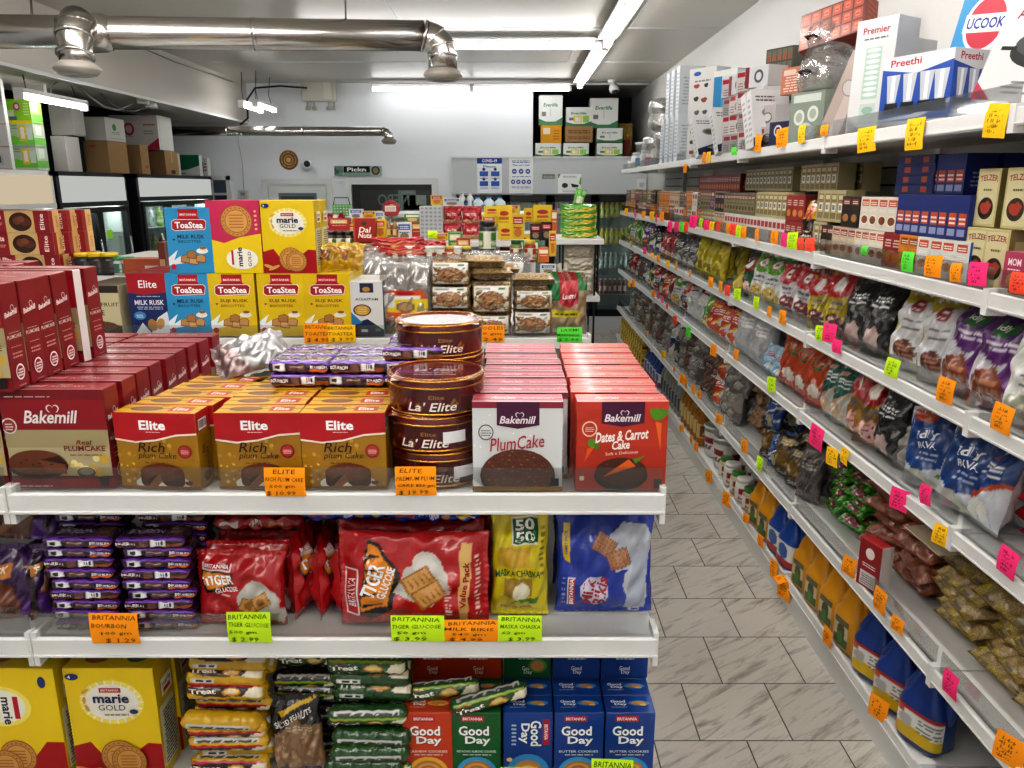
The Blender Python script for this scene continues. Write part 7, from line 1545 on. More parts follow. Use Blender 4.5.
tags([(990, 402, 1010, 432, 'o'), (937, 378, 952, 403, 'o'), (883, 357, 899, 377, 'g'), (832, 338, 842, 353, 'p'), (824, 323, 834, 342, 'p'), (817, 324, 825, 341, 'g'), (778, 309, 788, 324, 'o'), (765, 306, 774, 317, 'o'), (752, 297, 761, 309, 'g'), (735, 288, 741, 300, 'g'), (724, 284, 731, 296, 'r'), (719, 281, 723, 292, 'o'), (709, 277, 713, 287, 'o'), (688, 270, 693, 277, 'o'), (675, 261, 678, 270, 'o'), (666, 260, 670, 267, 'y'), (657, 256, 660, 262, 'o'), (651, 253, 654, 259, 'y'), (640, 247, 650, 254, 'p'), (630, 241, 633, 247, 'y')], 'the third shelf edge')
tags([(994, 543, 1017, 575, 'p'), (928, 522, 951, 545, 'y'), (889, 485, 907, 510, 'p'), (918, 482, 934, 505, 'p'), (838, 446, 850, 464, 'y'), (825, 446, 839, 466, 'y'), (808, 420, 823, 448, 'p'), (768, 376, 776, 392, 'g'), (733, 348, 739, 360, 'o'), (711, 344, 716, 356, 'o'), (686, 327, 691, 337, 'n'), (674, 315, 677, 324, 'r'), (666, 302, 669, 309, 'r'), (661, 296, 664, 303, 'p'), (657, 292, 660, 299, 'p'), (652, 290, 655, 297, 'o'), (632, 280, 635, 287, 'o'), (628, 281, 631, 287, 'y')], 'the fourth shelf edge')
tags([(998, 730, 1015, 764, 'o'), (942, 668, 958, 696, 'p'), (892, 614, 902, 632, 'o'), (873, 585, 886, 612, 'o'), (844, 555, 852, 575, 'o'), (757, 455, 763, 471, 'g'), (742, 438, 748, 453, 'o'), (717, 414, 721, 424, 'o'), (698, 390, 701, 399, 'o'), (692, 384, 695, 394, 'o'), (685, 379, 688, 388, 'o'), (681, 374, 684, 384, 'o'), (673, 366, 676, 372, 'o'), (662, 350, 665, 358, 'y'), (645, 331, 648, 337, 'o')], 'the fifth shelf edge')
tags([(872, 694, 883, 719, 'o'), (823, 625, 831, 645, 'o'), (777, 577, 790, 599, 'o'), (769, 559, 779, 579, 'o'), (758, 533, 764, 547, 'o'), (744, 512, 749, 523, 'o'), (723, 491, 730, 506, 'o'), (706, 469, 713, 483, 'o'), (694, 441, 699, 451, 'o'), (689, 434, 694, 444, 'o'), (680, 424, 684, 432, 'o')], 'the bottom shelf edge')
p = P(771, 597, X=XT - .05); put('price_tag', tag_mesh(.07, .06, 'o', ['scribble'], 2), 'orange price tag sticking out sideways over the floor tiles from the bottom shelf', 'price tag', (XT - .035, p.y, .125), (R(-75), 0, R(-90)), 'price tags on the bottom shelf edge')

ctm = MB(('pouch',)); ctm.lathe([(.06, 0), (.075, .11), (.078, .12)], 20, hx('ffffff'), sq=5); ctl = MB(('plastic',)); ctl.lathe([(.082, .118), (.082, .135), (.06, .14)], 20, hx('c0c4c6'), sq=5)
put('plastic_tub', (ctm.mesh('tub'), [('lid', ctl.mesh('lid'))]), 'clear tub with a pale lid sitting on the small cardboard carton', 'tub', (1.45, Yr(643, zt_ + .1, 1.45), zt_ + .161), R(-60))
# ------------------------------------------------------------------ the crowded islands towards the back
def stand(label, x0, x1, y0, y1, z, name='display_stand', cat='stand', legs=True):
    root = link(name, None, loc=((x0 + x1) / 2, (y0 + y1) / 2, 0)); root['label'] = label; root['category'] = cat
    w, d = (x1 - x0) / 2, (y1 - y0) / 2
    for k, zz in enumerate((z, z - .36, z - .72)):
        if not legs and k: w, d = w * .9, d * .9
        if zz < .1: continue
        m = MB(('white',)); m.cbox(-w, -d, -.035, w, d, 0, W1, .004); link('shelf', m.mesh('shelf'), root, (0, 0, zz))
    for sx in (-1, 1):
        for sy in (-1, 1): m = MB(('white' if legs else 'black',)); q_ = .015 if legs else .006; m.box(-q_, -q_, 0, q_, q_, z - .03); link('post', m.mesh('post'), root, (sx * (w - .02), sy * (d - .02), 0))
    if not legs: return root
    m = MB(('white',)); m.box(-w + .01, -.008, .05, w - .01, .008, z - .035); link('back_panel', m.mesh('back_panel'), root)
    return root
stand('white island shelf behind the rusk island holding jars and red packs', -2.3, .05, 4.15, 4.95, P(400, 261, Y=4.25).z)
stand('white island shelf with the yellow and red cartons near the back', -2.3, .15, 5.3, 6.65, 1.445)
stand('white island shelf before the exit door carrying bottles and pouches', -2.4, .1, 6.8, 7.6, 1.58)
stand('narrow white rack of rice bags and sacks at the aisle corner', .26, .56, 4.9, 5.4, P(575, 238, Y=5.0).z, name='bag_rack', cat='rack', legs=False)
def at(me, px0, px1, y0, y1, Y, lb, name, cat, z=None, rot=0, grp=None, native=None, stretch=True):
    """a thing that fills the given part of the photograph at depth Y, scaled to it"""
    x, z0, w, h = bx(px0, y0, px1, y1, Y); zz = z0 if z is None else z
    o = put(name, me, lb, cat, (x, Y, zz), rot, grp, 'x')
    if native: k = h / native[1]; kx = w / native[0]; o.scale = (kx, (kx + k) / 2, k)
    return o
def mini(bg, ac, pic=None, n=3, seed=1, w=.1, h=.12):
    a = Art(w, h, bg); a.rect(.1, .62, .9, .9, ac).lines(.2, .68, .8, .86, 2, 'f0ece4')
    if pic: a.ell(.5, .3, .3, .22, pic)
    return a.lines(.15, .46, .85, .58, 1, ac)
MC = {k: carton(.1, .06, .12, {'f': a.bg and b_, 't': b_, 'r': b_}, a) for k, b_, a in (('red', '9a1a20', mini('9a1a20', 'c8a058')), ('yellow', 'd0b020', mini('d0b020', 'a81c20', 'b8702c')), ('white', 'd0d0cc', mini('d0d0cc', '2a5a9c', '8a6a4a')), ('green', '3a7a34', mini('3a7a34', 'd8d0b0', 'c8b060')), ('brown', '6a3a20', mini('6a3a20', 'c8a878')), ('orange', 'c0602a', mini('c0602a', 'e8d8b8')), ('black', '201c1c', mini('201c1c', 'a82c24', '8a7a5a')))}
MJ = {'black': jar_mesh(.05, .12, '3a2a1c', '1a1a1a', ('d8cfb8', '3a6a2a')), 'green': jar_mesh(.05, .12, '6a7a3a', '1c4a24', ('d8d4c0', '8a1c1c')), 'red': jar_mesh(.05, .12, '8a2018', 'c8a838', ('d0c8b8', 'a02018')), 'clear': jar_mesh(.05, .12, 'a8a498', 'd8d8d4', ('c8c4b8', '7a2020')), 'dark': jar_mesh(.05, .12, '241c1a', 'c8b030', ('b8b0a0', '5a2a1a'))}
MJB = {'blue': bottle('d0d4d8', '2f7fc0', .12, .03, ('d8dce0', '2a6ab0')), 'yellow': bottle('8a5a1c', 'd0b828', .12, .03, ('c8b878', '8a2a1c')), 'white': bottle('d4d4d4', 'd8d8d8', .12, .03, ('c8ccd0', '2a3a6a'))}
MB_ = {'red': bag('mr', .12, .12, .05, bagart('9a1420', '8a101a', None, 'e0d8c8', 'c8a058', 0, 51), nu=18, nv=18, seed=51), 'yellow': bag('my', .12, .12, .05, bagart('c8a81c', 'b0141e', None, 'e8e0c8', 'd8b060', 0, 52), nu=18, nv=18, seed=52), 'green': bag('mg', .12, .12, .05, bagart('3a7a24', '2a6a20', None, 'e0d850', 'c8b070', 0, 53), nu=18, nv=18, seed=53), 'tan': bag('mt', .12, .12, .05, bagart('b09468', 'c8b890', None, '8a2a20', 'c8a878', 3, 54), nu=18, nv=18, seed=54), 'silver': bag('ms', .12, .12, .05, bagart('a8a8a8', '8a8a8c', None, '9a2020', 'c0bcb4', 3, 55), nu=18, nv=18, seed=55)}
def C_(k, x0, x1, y0, y1, Y, lb, **a): return at(MC[k], x0, x1, y0, y1, Y, lb, 'food_carton', 'food box', native=(.1, .12), **a)
def J_(k, x0, x1, y0, y1, Y, lb, **a): return at(MJ[k], x0, x1, y0, y1, Y, lb, 'jar', 'jar', native=(.1, .12), **a)
def T_(k, x0, x1, y0, y1, Y, lb, **a): return at(MJB[k], x0, x1, y0, y1, Y, lb, 'bottle', 'bottle', native=(.06, .12), **a)
def G_(k, x0, x1, y0, y1, Y, lb, **a): return at(MB_[k], x0, x1, y0, y1, Y, lb, 'food_pouch', 'food pouch', native=(.12, .12), **a)
# first mid island (Y about 4.2): y 240-272
Ya = 4.22; z1_ = 1.335
for i, px in enumerate((322, 331, 340, 349)): J_('black', px - 5, px + 5, 231, 251, Ya + .1, 'dark jar with a black lid beside the red sweet box', grp='dark jars on the mid island')
m = MB(('carton',)); sw = Art(.11, .12, '8c121c'); sw.rect(0, 0, .08, 1, 'a8402c').ell(.5, .78, .12, .1, '2a2a20').text('Dal', .52, .5, .5, .24, 'f0e4d8', shear=.2, bold=.02).text('Nuts', .52, .26, .6, .22, 'f0e4d8', shear=.2, bold=.02)
swm = carton(.11, .06, .12, {'f': '8c121c', 't': '9a2024'}, sw)
at(swm, 355, 376, 218, 241, Ya + .1, 'dark red sweet box with white script lettering', 'sweet_box', 'food box', native=(.11, .12)); C_('brown', 355, 376, 241, 262, Ya + .12, 'brown carton under the dark red sweet box')
C_('yellow', 376, 386, 219, 238, Ya + .14, 'yellow carton pressed against the dark red sweet box'); C_('yellow', 376, 386, 238, 258, Ya + .14, 'yellow carton, lower one beside the dark red sweet box')
rb = bag('rbag', .22, .12, .06, Art(.22, .12, 'a0141c').lines(.1, .3, .9, .7, 3, 'e8a090').poly([(0, .4), (.3, .7), (.8, .6), (1, .3), (.6, .1)], 'c05a3c'), seal='lr', nu=34, nv=24, seed=61)
for i, (x0, x1, y0, y1, dy) in enumerate(((373, 424, 237, 250, 0), (380, 430, 246, 256, -.06), (362, 402, 246, 257, -.02), (418, 446, 240, 256, .05))): at(rb, x0, x1, y0, y1, Ya + .05 + dy, 'red film bag lying flat on the mid island', 'food_pouch', 'food pouch', native=(.22, .12), rot=jit(.15), grp='red film bags')
for x, k in ((440, 'clear'), (450, 'red'), (458, 'clear'), (466, 'dark'), (430, 'clear'), (410, 'clear'), (396, 'dark')): J_(k, x - 6, x + 6, 246, 262, Ya + .0, 'small ' + {'clear': 'pale', 'red': 'red', 'dark': 'dark'}[k] + ' jar in front of the red bags')
gj_ = jar_mesh(.05, .15, '2a2a22', '181818', ('c8c8b8', '3a6a24'), lidh=.15)
at(gj_, 479, 496, 221, 252, Ya + .08, 'tall jar with a black lid and round olive label', 'jar', 'jar', native=(.1, .15)); at(gj_, 479, 496, 252, 262, Ya + .1, 'lower part of the jar pile under the tall jar', 'jar', 'jar', native=(.1, .15)) if False else None
wr = pack(.25, .12, .12, Art(.25, .12, 'ffffff'), seal='lr', nu=24, nv=16, mat='pouch', text=False, seed=66, wr=.012)
for x0, x1, y0, y1, Y in ((340, 378, 246, 262, 4.2), (462, 500, 250, 264, 4.22), (496, 530, 252, 264, 4.2)): at(wr, x0, x1, y0, y1, Y, 'loosely wrapped clear bag lying before the jars', 'clear_bag', 'food pouch', native=(.25, .12), grp='clear bags on the mid island')
for x, k in ((516, 'green'), (530, 'red')):
    J_(k, x - 6, x + 6, 240, 262, Ya + .05, ('green' if k == 'green' else 'red') + ' pickle jar at the aisle side of the mid island')
C_('green', 449, 462, 232, 253, Ya + .2, 'green and yellow carton behind the small jars'); C_('red', 457, 470, 238, 256, Ya + .15, 'dark red carton with a white panel beside the tall jar'); C_('yellow', 434, 449, 233, 240, Ya + .3, 'flat yellow carton behind the lime tag'); C_('orange', 538, 549, 248, 262, Ya + .05, 'orange tub-like carton at the corner of the mid island')
tag(428, 231, 437, 238, 'g', ['scribble'], 'tiny lime price tag on the grey grid box', Y=4.4)
C_('yellow', 549, 556, 231, 256, Ya + .1, 'upright yellow and white carton beside the sacks')
J_('clear', 502, 512, 262, 285, Ya, 'pale jar low beside the bagged noodles', z=None); C_('white', 540, 556, 264, 274, Ya, 'row of white lidded tubs low at the corner')
# second mid island (Y about 5.5)
Yb = 5.55
for i, (x0, x1, y0, y1, k) in enumerate(((320, 332, 228, 250, 'brown'), (330, 350, 218, 232, 'red'), (346, 356, 224, 240, 'yellow'), (386, 398, 223, 240, 'white'), (398, 412, 222, 242, 'white'), (412, 422, 222, 240, 'red'))): C_(k, x0, x1, y0, y1, Yb, k + ' carton behind the dark red sweet box', grp='cartons on the second mid island')
gridb = Art(.1, .15, 'b0b2b4'); 
for i in range(5):
    for j in range(9): gridb.ell(.12 + .19 * i, .06 + .11 * j, .07, .05, '8a8c90', n=8)
at(carton(.1, .06, .15, {'f': 'b0b2b4', 't': 'c0c0c0'}, gridb), 421, 443, 206, 242, Yb, 'tall grey carton printed with a grid of dots', 'food_carton', 'food box', native=(.1, .15))
rp_ = Art(.12, .12, '9a1420'); rp_.rect(0, 0, 1, .3, 'b89468').ell(.5, .6, .3, .2, 'b8202c').lines(.25, .52, .75, .68, 2, 'e8d8d0')
rpm = pack(.12, .12, .05, rp_, nu=26, nv=26, seed=71, wr=.004)
for x0, x1 in ((443, 462), (462, 482)):
    for y0, y1 in ((206, 225), (222, 240)): at(rpm, x0, x1, y0, y1, Yb + .0 + (.08 if y0 < 210 else 0), 'dark red pouch with a tan foot, ' + ('upper' if y0 < 210 else 'lower') + ' row', 'food_pouch', 'food pouch', native=(.12, .12), grp='dark red pouches')
maggi = Art(.1, .12, 'd8b81c').ell(.5, .6, .3, .16, 'a81c20').rect(.2, .25, .8, .4, 'a85a2a').lines(.2, .08, .8, .2, 2, '8a6a14'); mgm = carton(.1, .06, .12, {'f': 'd8b81c', 't': 'e0c43c'}, maggi)
for i, (x0, x1, y0, y1) in enumerate(((482, 496, 216, 228), (484, 500, 206, 216), (496, 512, 206, 224), (498, 513, 224, 240), (512, 524, 214, 240), (524, 533, 208, 222), (533, 552, 205, 222), (511, 530, 234, 244), (533, 548, 222, 236))): at(mgm if i not in (0, 4) else MC['yellow'], x0, x1, y0, y1, Yb + .03 * (i % 3), 'yellow noodle carton with a red oval' if i not in (0, 4) else 'plain yellow carton in the noodle carton heap', 'noodle_carton', 'food box', native=(.1, .12), grp='yellow noodle cartons')
for x0, x1, y0, y1, k in ((530, 541, 224, 240, 'black'), (541, 552, 222, 240, 'black'), (500, 512, 240, 254, 'red'), (551, 557, 210, 232, 'orange')): C_(k, x0, x1, y0, y1, Yb - .1, k + ' carton among the yellow noodle cartons', grp='other cartons in the yellow heap')
for x in (512, 527): C_('green', x, x + 12, 240, 262, 4.7, 'green and red carton in the pair below the yellow heap', grp='green and red cartons')
C_('orange', 540, 548, 247, 262, 4.7, 'orange carton beside the green and red pair')
# third mid island (Y about 7): bottles and bags against the door and the fascia
Yc = 7.0
pillb = bottle('c8d4dc', '2a86c8', .12, .04, ('d0dce4', '2f7fc0'))
for x in (478, 489, 500): at(pillb, x - 5.5, x + 5.5, 197, 212, Yc, 'white tub with a bright blue cap', 'bottle', 'bottle', native=(.08, .12), grp='blue capped tubs')
for x in (462, 470): T_('white', x - 3.5, x + 3.5, 193, 208, Yc, 'slim white bottle beside the blue capped tubs')
C_('yellow', 431, 443, 195, 205, Yc, 'yellow topped carton behind the grey dotted carton'); C_('white', 443, 461, 198, 206, Yc, 'white and navy carton beside the slim white bottles'); C_('yellow', 496, 520, 205, 214, Yc - .5, 'wide pale yellow carton behind the noodle heap')
pp = MB(('film',)); pp.lathe([(.001, 0), (.05, .01), (.07, .05), (.075, .08), (.06, .12), (.02, .145), (.001, .15)], 18, hx('9a1824'), sy=.35); ppl = Art(.1, .08, 'd8c8c0').lines(.1, .2, .9, .8, 3, '9a1824'); pp.art_flat(ppl, (-.045, -.028, .05), (.09, 0, 0), (0, 0, .05))
at(pp.mesh('sweet'), 382, 400, 200, 217, 6.6, 'round dark red balloon-shaped sweet pack hanging above the bottles', 'sweet_pack', 'food pouch', native=(.15, .15))
m = MB(('metal',)); a_ = P(391, 217, Y=6.6); m.tube([tuple(a_), (a_.x, a_.y, 1.5)], .003, 5, hx('a0a0a0')); put('display_stick', m.mesh('stick'), 'thin stick carrying the round dark red sweet pack', 'stick', (0, 0, 0))
for x, k in ((389, 'yellow'), (395, 'yellow')): T_(k, x - 3, x + 3, 221, 238, Yb - .2, 'small bottle with a yellow cap under the round red pack', z=None, grp='yellow capped bottles')
for x0, x1, y0, y1, k in ((328, 345, 213, 230, 'red'), (362, 376, 211, 219, 'yellow'), (350, 363, 209, 219, 'white'), (344, 352, 218, 228, 'yellow'), (376, 384, 212, 222, 'white'), (322, 330, 226, 238, 'white'), (405, 421, 214, 222, 'green')): (G_ if k in ('red',) else C_)(k, x0, x1, y0, y1, 6.2, ('red pouch' if k == 'red' else k + ' carton') + ' on the island before the exit door', grp='goods on the island before the exit door')
cr = MB(('plastic',)); gc = hx('5aa84a')
for i in range(6): cr.box(-.1 + .036 * i, -.06, 0, -.085 + .036 * i, -.055, .12, gc)
for z in (0, .03, .06, .09, .115): cr.box(-.1, -.062, z, .1, -.054, z + .012, gc); cr.box(-.1, .054, z, .1, .062, z + .012, gc); cr.box(-.1, -.06, z, -.092, .06, z + .012, gc); cr.box(.092, -.06, z, .1, .06, z + .012, gc)
cr.box(-.1, -.06, 0, .1, .06, .01, gc)
hb = MB(('plastic',)); hb.tube([(-.1, 0, .12), (-.08, 0, .2), (.08, 0, .2), (.1, 0, .12)], .006, 6, hx('1a1c1a'))
at((cr.mesh('basket'), [('handle', hb.mesh('handle'))]), 334, 350, 205, 216, 6.3, 'small green plastic basket with a black handle', 'basket', 'basket', native=(.2, .12))
# green rice bags and sacks on the corner rack
gb5 = bag('gr5', .2, .13, .07, Art(.2, .13, '4a9a24').poly([(0, .3), (.3, .2), (1, .45), (1, .7), (.4, .6)], 'd8d060').rect(.6, .5, .95, .75, 'e0b030').lines(.1, .6, .5, .8, 2, 'e8e8c0').rect(0, 0, 1, .14, 'c8d840'), seal='lr', nu=34, nv=22, seed=81, wr=.006)
zr_ = P(575, 238, Y=5.0).z
for i in range(5): put('rice_bag', gb5, 'bright green rice bag lying in the rack pile', 'rice bag', (.41 + jit(.006), 5.02, zr_ + .002 + .038 * i), (R(12), 0, jit(.06))).scale = (1.12, 1.2, .42)
put('rice_bag', bag('gtop', .1, .13, .05, Art(.1, .13, '5aa834').rect(.2, .2, .8, .6, 'd8dcc0'), nu=16, nv=16, seed=82), 'green and white bag standing on the green rice pile', 'rice bag', (.40, 5.05, zr_ + .19), (0, R(12), .1)).scale = (.7, .8, .85)
sk = bag('sack', .22, .12, .1, Art(.22, .12, 'c8c0b0').lines(.1, .3, .9, .6, 2, 'b0a898'), mat='softfilm', seal='lr', nu=26, nv=16, seed=83, wr=.008)
for i in range(4): put('sack', sk, 'pale cloth sack lying on the lower rack shelf', 'sack', (.42 + jit(.01), 5.04, zr_ - .36 + .078 * i + .002), (R(14), 0, jit(.1))).scale = (.95, 1.1, .8)
put('sack', sk, 'pale sack standing on end beside the lying ones', 'sack', (.29, 5.0, zr_ - .27), (0, R(80), 0)).scale = (1, .8, .7)
# ------------------------------------------------------------------ cartons over the cold room
def leafbox(w, h, style=0):
    a = Art(w, h, 'ccd0cc')
    a.poly([(0, 0), (0, .22), (.3, .12), (.7, .12), (1, .26), (1, 0)], '1a6a3a').text('Everlife', .5, .68, .6, .13, '1a6a3a', shear=.2, bold=.02).rect(.12, .3, .3, .45, '6a6a68')
    if style == 1: a.rect(.3, .2, .62, .55, 'd8c030').rect(.36, .26, .56, .48, 'd8d8c8').rect(.66, .2, .9, .55, '8ab84a')
    a.rect(.49, .3, .51, .6, '9a9e9a'); return a
GB = lambda st, w, h, d=.3: carton(w, d, h, {'f': 'ccd0cc', 't': 'bfc3bf', 'r': 'b8bcb8'}, leafbox(w, h, st))
for px0, px1, y0, y1, kind, lb in ((539, 563, 95, 125, 0, 'white and green carton on top of the orange one over the cold room'), (541, 562, 125, 143, 'o', 'orange yellow carton between two white and green ones'), (535, 561, 143, 157, 1, 'wide white and green carton at the bottom under the orange one'),
                          (566, 592, 107, 126, 1, 'white and green carton with a yellow label on the brown carton'), (565, 593, 126, 142, 'b', 'plain brown carton printed with dark lettering over the cold room'), (563, 589, 143, 157, 1, 'white and green carton under the plain brown one'),
                          (590, 619, 98, 128, 0, 'large white and green carton topmost beside the security camera'), (597, 623, 128, 142, 0, 'white and green carton in the middle of the pile under the camera'), (597, 623, 143, 157, 1, 'white and green carton with a yellow label at the bottom under the camera')):
    x, z0, w, h = bx(px0, y0, px1, y1, YB + .05)
    if kind == 'o': me = carton(w, .3, h, {'f': 'c8922c', 't': 'c8922c'}, Art(w, h, 'c8922c').rect(.12, .5, .45, .85, 'd8c8b0').lines(.6, .2, .9, .8, 4, 'a05a1c'), mat='board')
    elif kind == 'b': me = carton(w, .3, h, {'f': '9a7a54', 't': '9a7a54'}, Art(w, h, '9a7a54').lines(.1, .55, .9, .8, 2, '5a3a20').lines(.1, .2, .9, .4, 2, '6a4a2c'), mat='board')
    else: me = GB(kind, w, h)
    put('shipping_carton', me, lb, 'carton', (x, YB + .22, z0), jit(.03))
x, z0, w, h = bx(619, 115, 635, 157, YB + .3)
put('paper_sack', pack(.2, .36, .12, Art(.2, .36, 'a8883a').lines(.2, .4, .8, .6, 3, '7a5a1c'), seed=91, wr=.01, mat='softfilm'), 'crumpled yellow brown sack beside the cartons over the cold room', 'sack', (x + .0, YB + .45, zr + .08), .2)
put('shipping_carton', carton(.08, .2, .22, {'f': '6a3028', 't': '6a3028'}, None, mat='board'), 'narrow dark red carton beside the pile under the camera', 'carton', (P(626, 140, Y=YB + .3).x, YB + .3, zr), 0)
# ------------------------------------------------------------------ drinks behind the glass doors
dc_ = {'y': bottle('c8b83a', 'c8b02c', .2, .032, ('d8d090', '8a9a3a')), 'w': bottle('a8acac', 'd0d0d0', .2, .03, ('d0d4d4', '4a8a5a')), 'r': bottle('6a2a28', 'd0ccc8', .2, .03, ('c8b8b0', '8a2a2a')), 'g': bottle('6a9a4a', 'd8c83a', .2, .032, ('c8d0a0', '5a8a3a'))}
for di, x0 in enumerate(DXS[1:5]):
    for k, z in enumerate(ZS):
        if di < 2 and k < 3: continue
        for j in range(7 if di < 3 else 4):
            key = (('y', 'r', 'y', 'y')[di]) if k == 3 else ('r', 'w', 'y')[k]
            x = x0 + .055 + j * .063
            put('drink_bottle', dc_[key], {'y': 'yellow', 'w': 'pale', 'r': 'dark red', 'g': 'green'}[key] + ' bottle on the ' + ('lowest', 'lower', 'middle', 'upper')[k] + ' wire shelf behind the cold room glass', 'bottle', (x, YB + .13, z + .006), 0, 'bottles behind the cold room glass', 'x', share=True)
# ------------------------------------------------------------------ coolers along the far side wall
XC = -3.70
def yc(px): return P(px, 187, X=XC).y
def cooler(y0, y1, lb, fc, head, doorn, z1, hh, white=False, depth=.75):
    root = link('upright_cooler', None, loc=(XC, (y0 + y1) / 2, 0)); root['label'] = lb; root['category'] = 'cooler'; L = (y1 - y0) / 2 - .01
    fm = 'trimw' if white else 'black'
    m = MB((fm,)); m.box(-depth, -L, .08, -.03, -L + .04, z1); m.box(-depth, L - .04, .08, -.03, L, z1); m.box(-depth, -L, z1 - .04, -.0, L, z1); m.box(-depth, -L, .08, 0, L, .22); m.box(-depth, -L, .08, -depth + .03, L, z1)
    m.box(-.03, -L, .2, 0, -L + .05, z1); m.box(-.03, L - .05, .2, 0, L, z1)
    link('body', m.mesh('body'), root)
    hm = MB((head, fm)); hm.box(-.02, -L + .05, z1 - hh, .012, L - .05, z1 - .035); hm.box(-.05, -L, z1 - hh - .04, .005, L, z1 - hh, m=1); link('header_sign', hm.mesh('header_sign'), root)
    n = doorn; w = (2 * L - .1) / n; zt2 = z1 - hh - .05
    for i in range(n):
        a = -L + .05 + w * i; f = MB((fm,)); t = .045
        f.box(-.04, a, .24, .02, a + t, zt2); f.box(-.04, a + w - t, .24, .02, a + w, zt2); f.box(-.04, a + t, zt2 - t, .02, a + w - t, zt2); f.box(-.04, a + t, .24, .02, a + w - t, .24 + t)
        d = link('door', f.mesh('door'), root); g = MB(('glass',)); g.box(-.01, a + t, .24 + t, -.005, a + w - t, zt2 - t); link('glass', g.mesh('glass'), d)
        h = MB(('metal',)); h.tube([(.045, a + w - .07, .95), (.045, a + w - .07, 1.35)], .01, 8, hx('909090')); link('handle', h.mesh('handle'), d)
    li = MB(('plastic',)); c = hx('dde4e0'); li.box(-depth + .04, -L + .04, .22, -depth + .05, L - .04, zt2, c); li.box(-depth + .05, -L + .045, .22, -.05, -L + .05, zt2, c); li.box(-depth + .05, L - .05, .22, -.05, L - .045, zt2, c); li.box(-depth + .05, -L + .05, .22, -.05, L - .05, .23, c)
    link('lining', li.mesh('lining'), root)
    for z in (.5, .8, 1.1, 1.38):
        s = MB(('plastic',)); s.tube([(-.08, -L + .05, z), (-.08, L - .05, z)], .006, 5, hx('b0b4b4')); s.box(-depth + .06, -L + .05, z - .004, -.08, L - .05, z, hx('a8b0ae')); link('wire_shelf', s.mesh('wire_shelf'), root)
    l = MB(('coollight',)); l.box(-.10, -.015, .4, -.09, .015, zt2 - .1); l.box(-.12, -L + .06, zt2 - .03, -.09, L - .06, zt2 - .02); link('light_strip', l.mesh('light_strip'), root)
    return root
MT['head'] = mat_emit('lit_header', hx('c4c6c2'), .68); MT['headc'] = mat_emit('warm_lit_header', hx('dccbb0'), .62)
y0c, y1c, y2c, y3c = yc(56), yc(127), yc(136), yc(212)
za = 1.925
cooler(y0c, y1c, 'black upright cooler with two glass doors and a pale lit header', 0, 'head', 2, za, .25)
cooler(y2c, min(y3c, YB - .1), 'black upright cooler nearest the back wall with a lit header', 0, 'head', 3, za, .22)
cooler(yc(56) - 1.9, y0c - .02, 'white framed upright cooler with a cream lit header', 0, 'headc', 3, za + .0, .25, white=True)
s_ = Art(.06, .06, 'a8f040'); m = MB(('paper',)); m.box(-.05, 0, -.04, .05, .001, .04, s_.bg); pq = P(110, 234, X=XC + .025); put('price_tag', m.mesh('note'), 'lime paper note stuck on the cooler door glass', 'note', tuple(pq), R(90))
for c, (ya, yb3, n) in enumerate(((y0c, y1c, 7), (y2c, min(y3c, YB - .1), 9))):
    for z in (.8, 1.1, 1.38):
        for j in range(n):
            k = ('w', 'g', 'y', 'r')[(j + int(z * 10)) % 4]
            put('drink_bottle', dc_[k], {'y': 'yellow', 'w': 'pale', 'r': 'dark red', 'g': 'green'}[k] + ' bottle on a shelf inside the ' + ('two door' if c == 0 else 'farther') + ' black cooler', 'bottle', (XC - .2, ya + .12 + (yb3 - ya - .24) * j / n, z + .004), 0, 'bottles inside the side wall coolers', share=True)
# goods on the coolers: front faces towards the room and the camera
def topbox(px0, px1, z0, z1, base, art_f=None, art_r=None, lb='', mat='board', X=XC + .0, w=None, name='shipping_carton', cat='carton', pxl=None, zz=None):
    """px0..px1 is the side that faces the room; pxl the outer corner of the side that faces the camera"""
    ya, yb4 = P(px0, 150, X=X).y, P(px1, 150, X=X).y; dpt = yb4 - ya
    wd = w if w else (P(px0, 150, Y=ya).x - P(pxl, 150, Y=ya).x)
    za_, zb_ = (P(px0, z0, X=X).z, P(px0, z1, X=X).z); 
    if zz is not None: d_ = zz - za_; za_ += d_; zb_ += d_
    me = carton(wd, dpt, zb_ - za_, base if isinstance(base, dict) else {'f': base, 't': base}, art_f, art_r, mat=mat)
    return put(name, me, lb, cat, (X - wd / 2, ya + dpt / 2, za_), 0)
tp = za + .002
K = 'b09272'
topbox(108, 127, 175, 143, {'f': '8f7352', 'r': 'a4855e', 't': '9a7c58'}, Art(.3, .3, '8f7352').rect(.25, .8, .5, .86, 'a84a2c'), None, 'brown cardboard carton under the white leaf-mark carton on the coolers', pxl=84, zz=tp)
topbox(108, 127, 145, 122, {'f': 'b4b2ae', 'r': 'c4c4c0', 't': 'b8b8b4'}, Art(.3, .2, 'b4b2ae'), Art(.3, .2, 'c4c4c0').ell(.45, .6, .1, .1, '4a8a4a').lines(.3, .3, .7, .45, 2, '6a9a6a').rect(.08, .1, .92, .12, '8a8a88'), 'white carton with a green leaf mark on the brown carton', pxl=86, zz=tp + .285)
topbox(140, 148, 173, 144, {'f': '8a6c4c', 'r': 'a4855e', 't': '9a7c58'}, None, Art(.2, .3, 'a4855e').rect(.5, .2, .8, .3, 'a84a2c'), 'narrow brown cardboard carton in the middle of the cooler tops', pxl=127, zz=tp)
topbox(164, 177, 174, 150, {'f': '7a5e42', 'r': '9a7c58', 't': '8a6c4c'}, None, Art(.3, .25, '9a7c58').rect(.4, .05, .7, .2, '3a2a1c').rect(.48, .5, .56, 1, 'b09a74'), 'brown cardboard carton under the big logo carton', pxl=148, zz=tp)
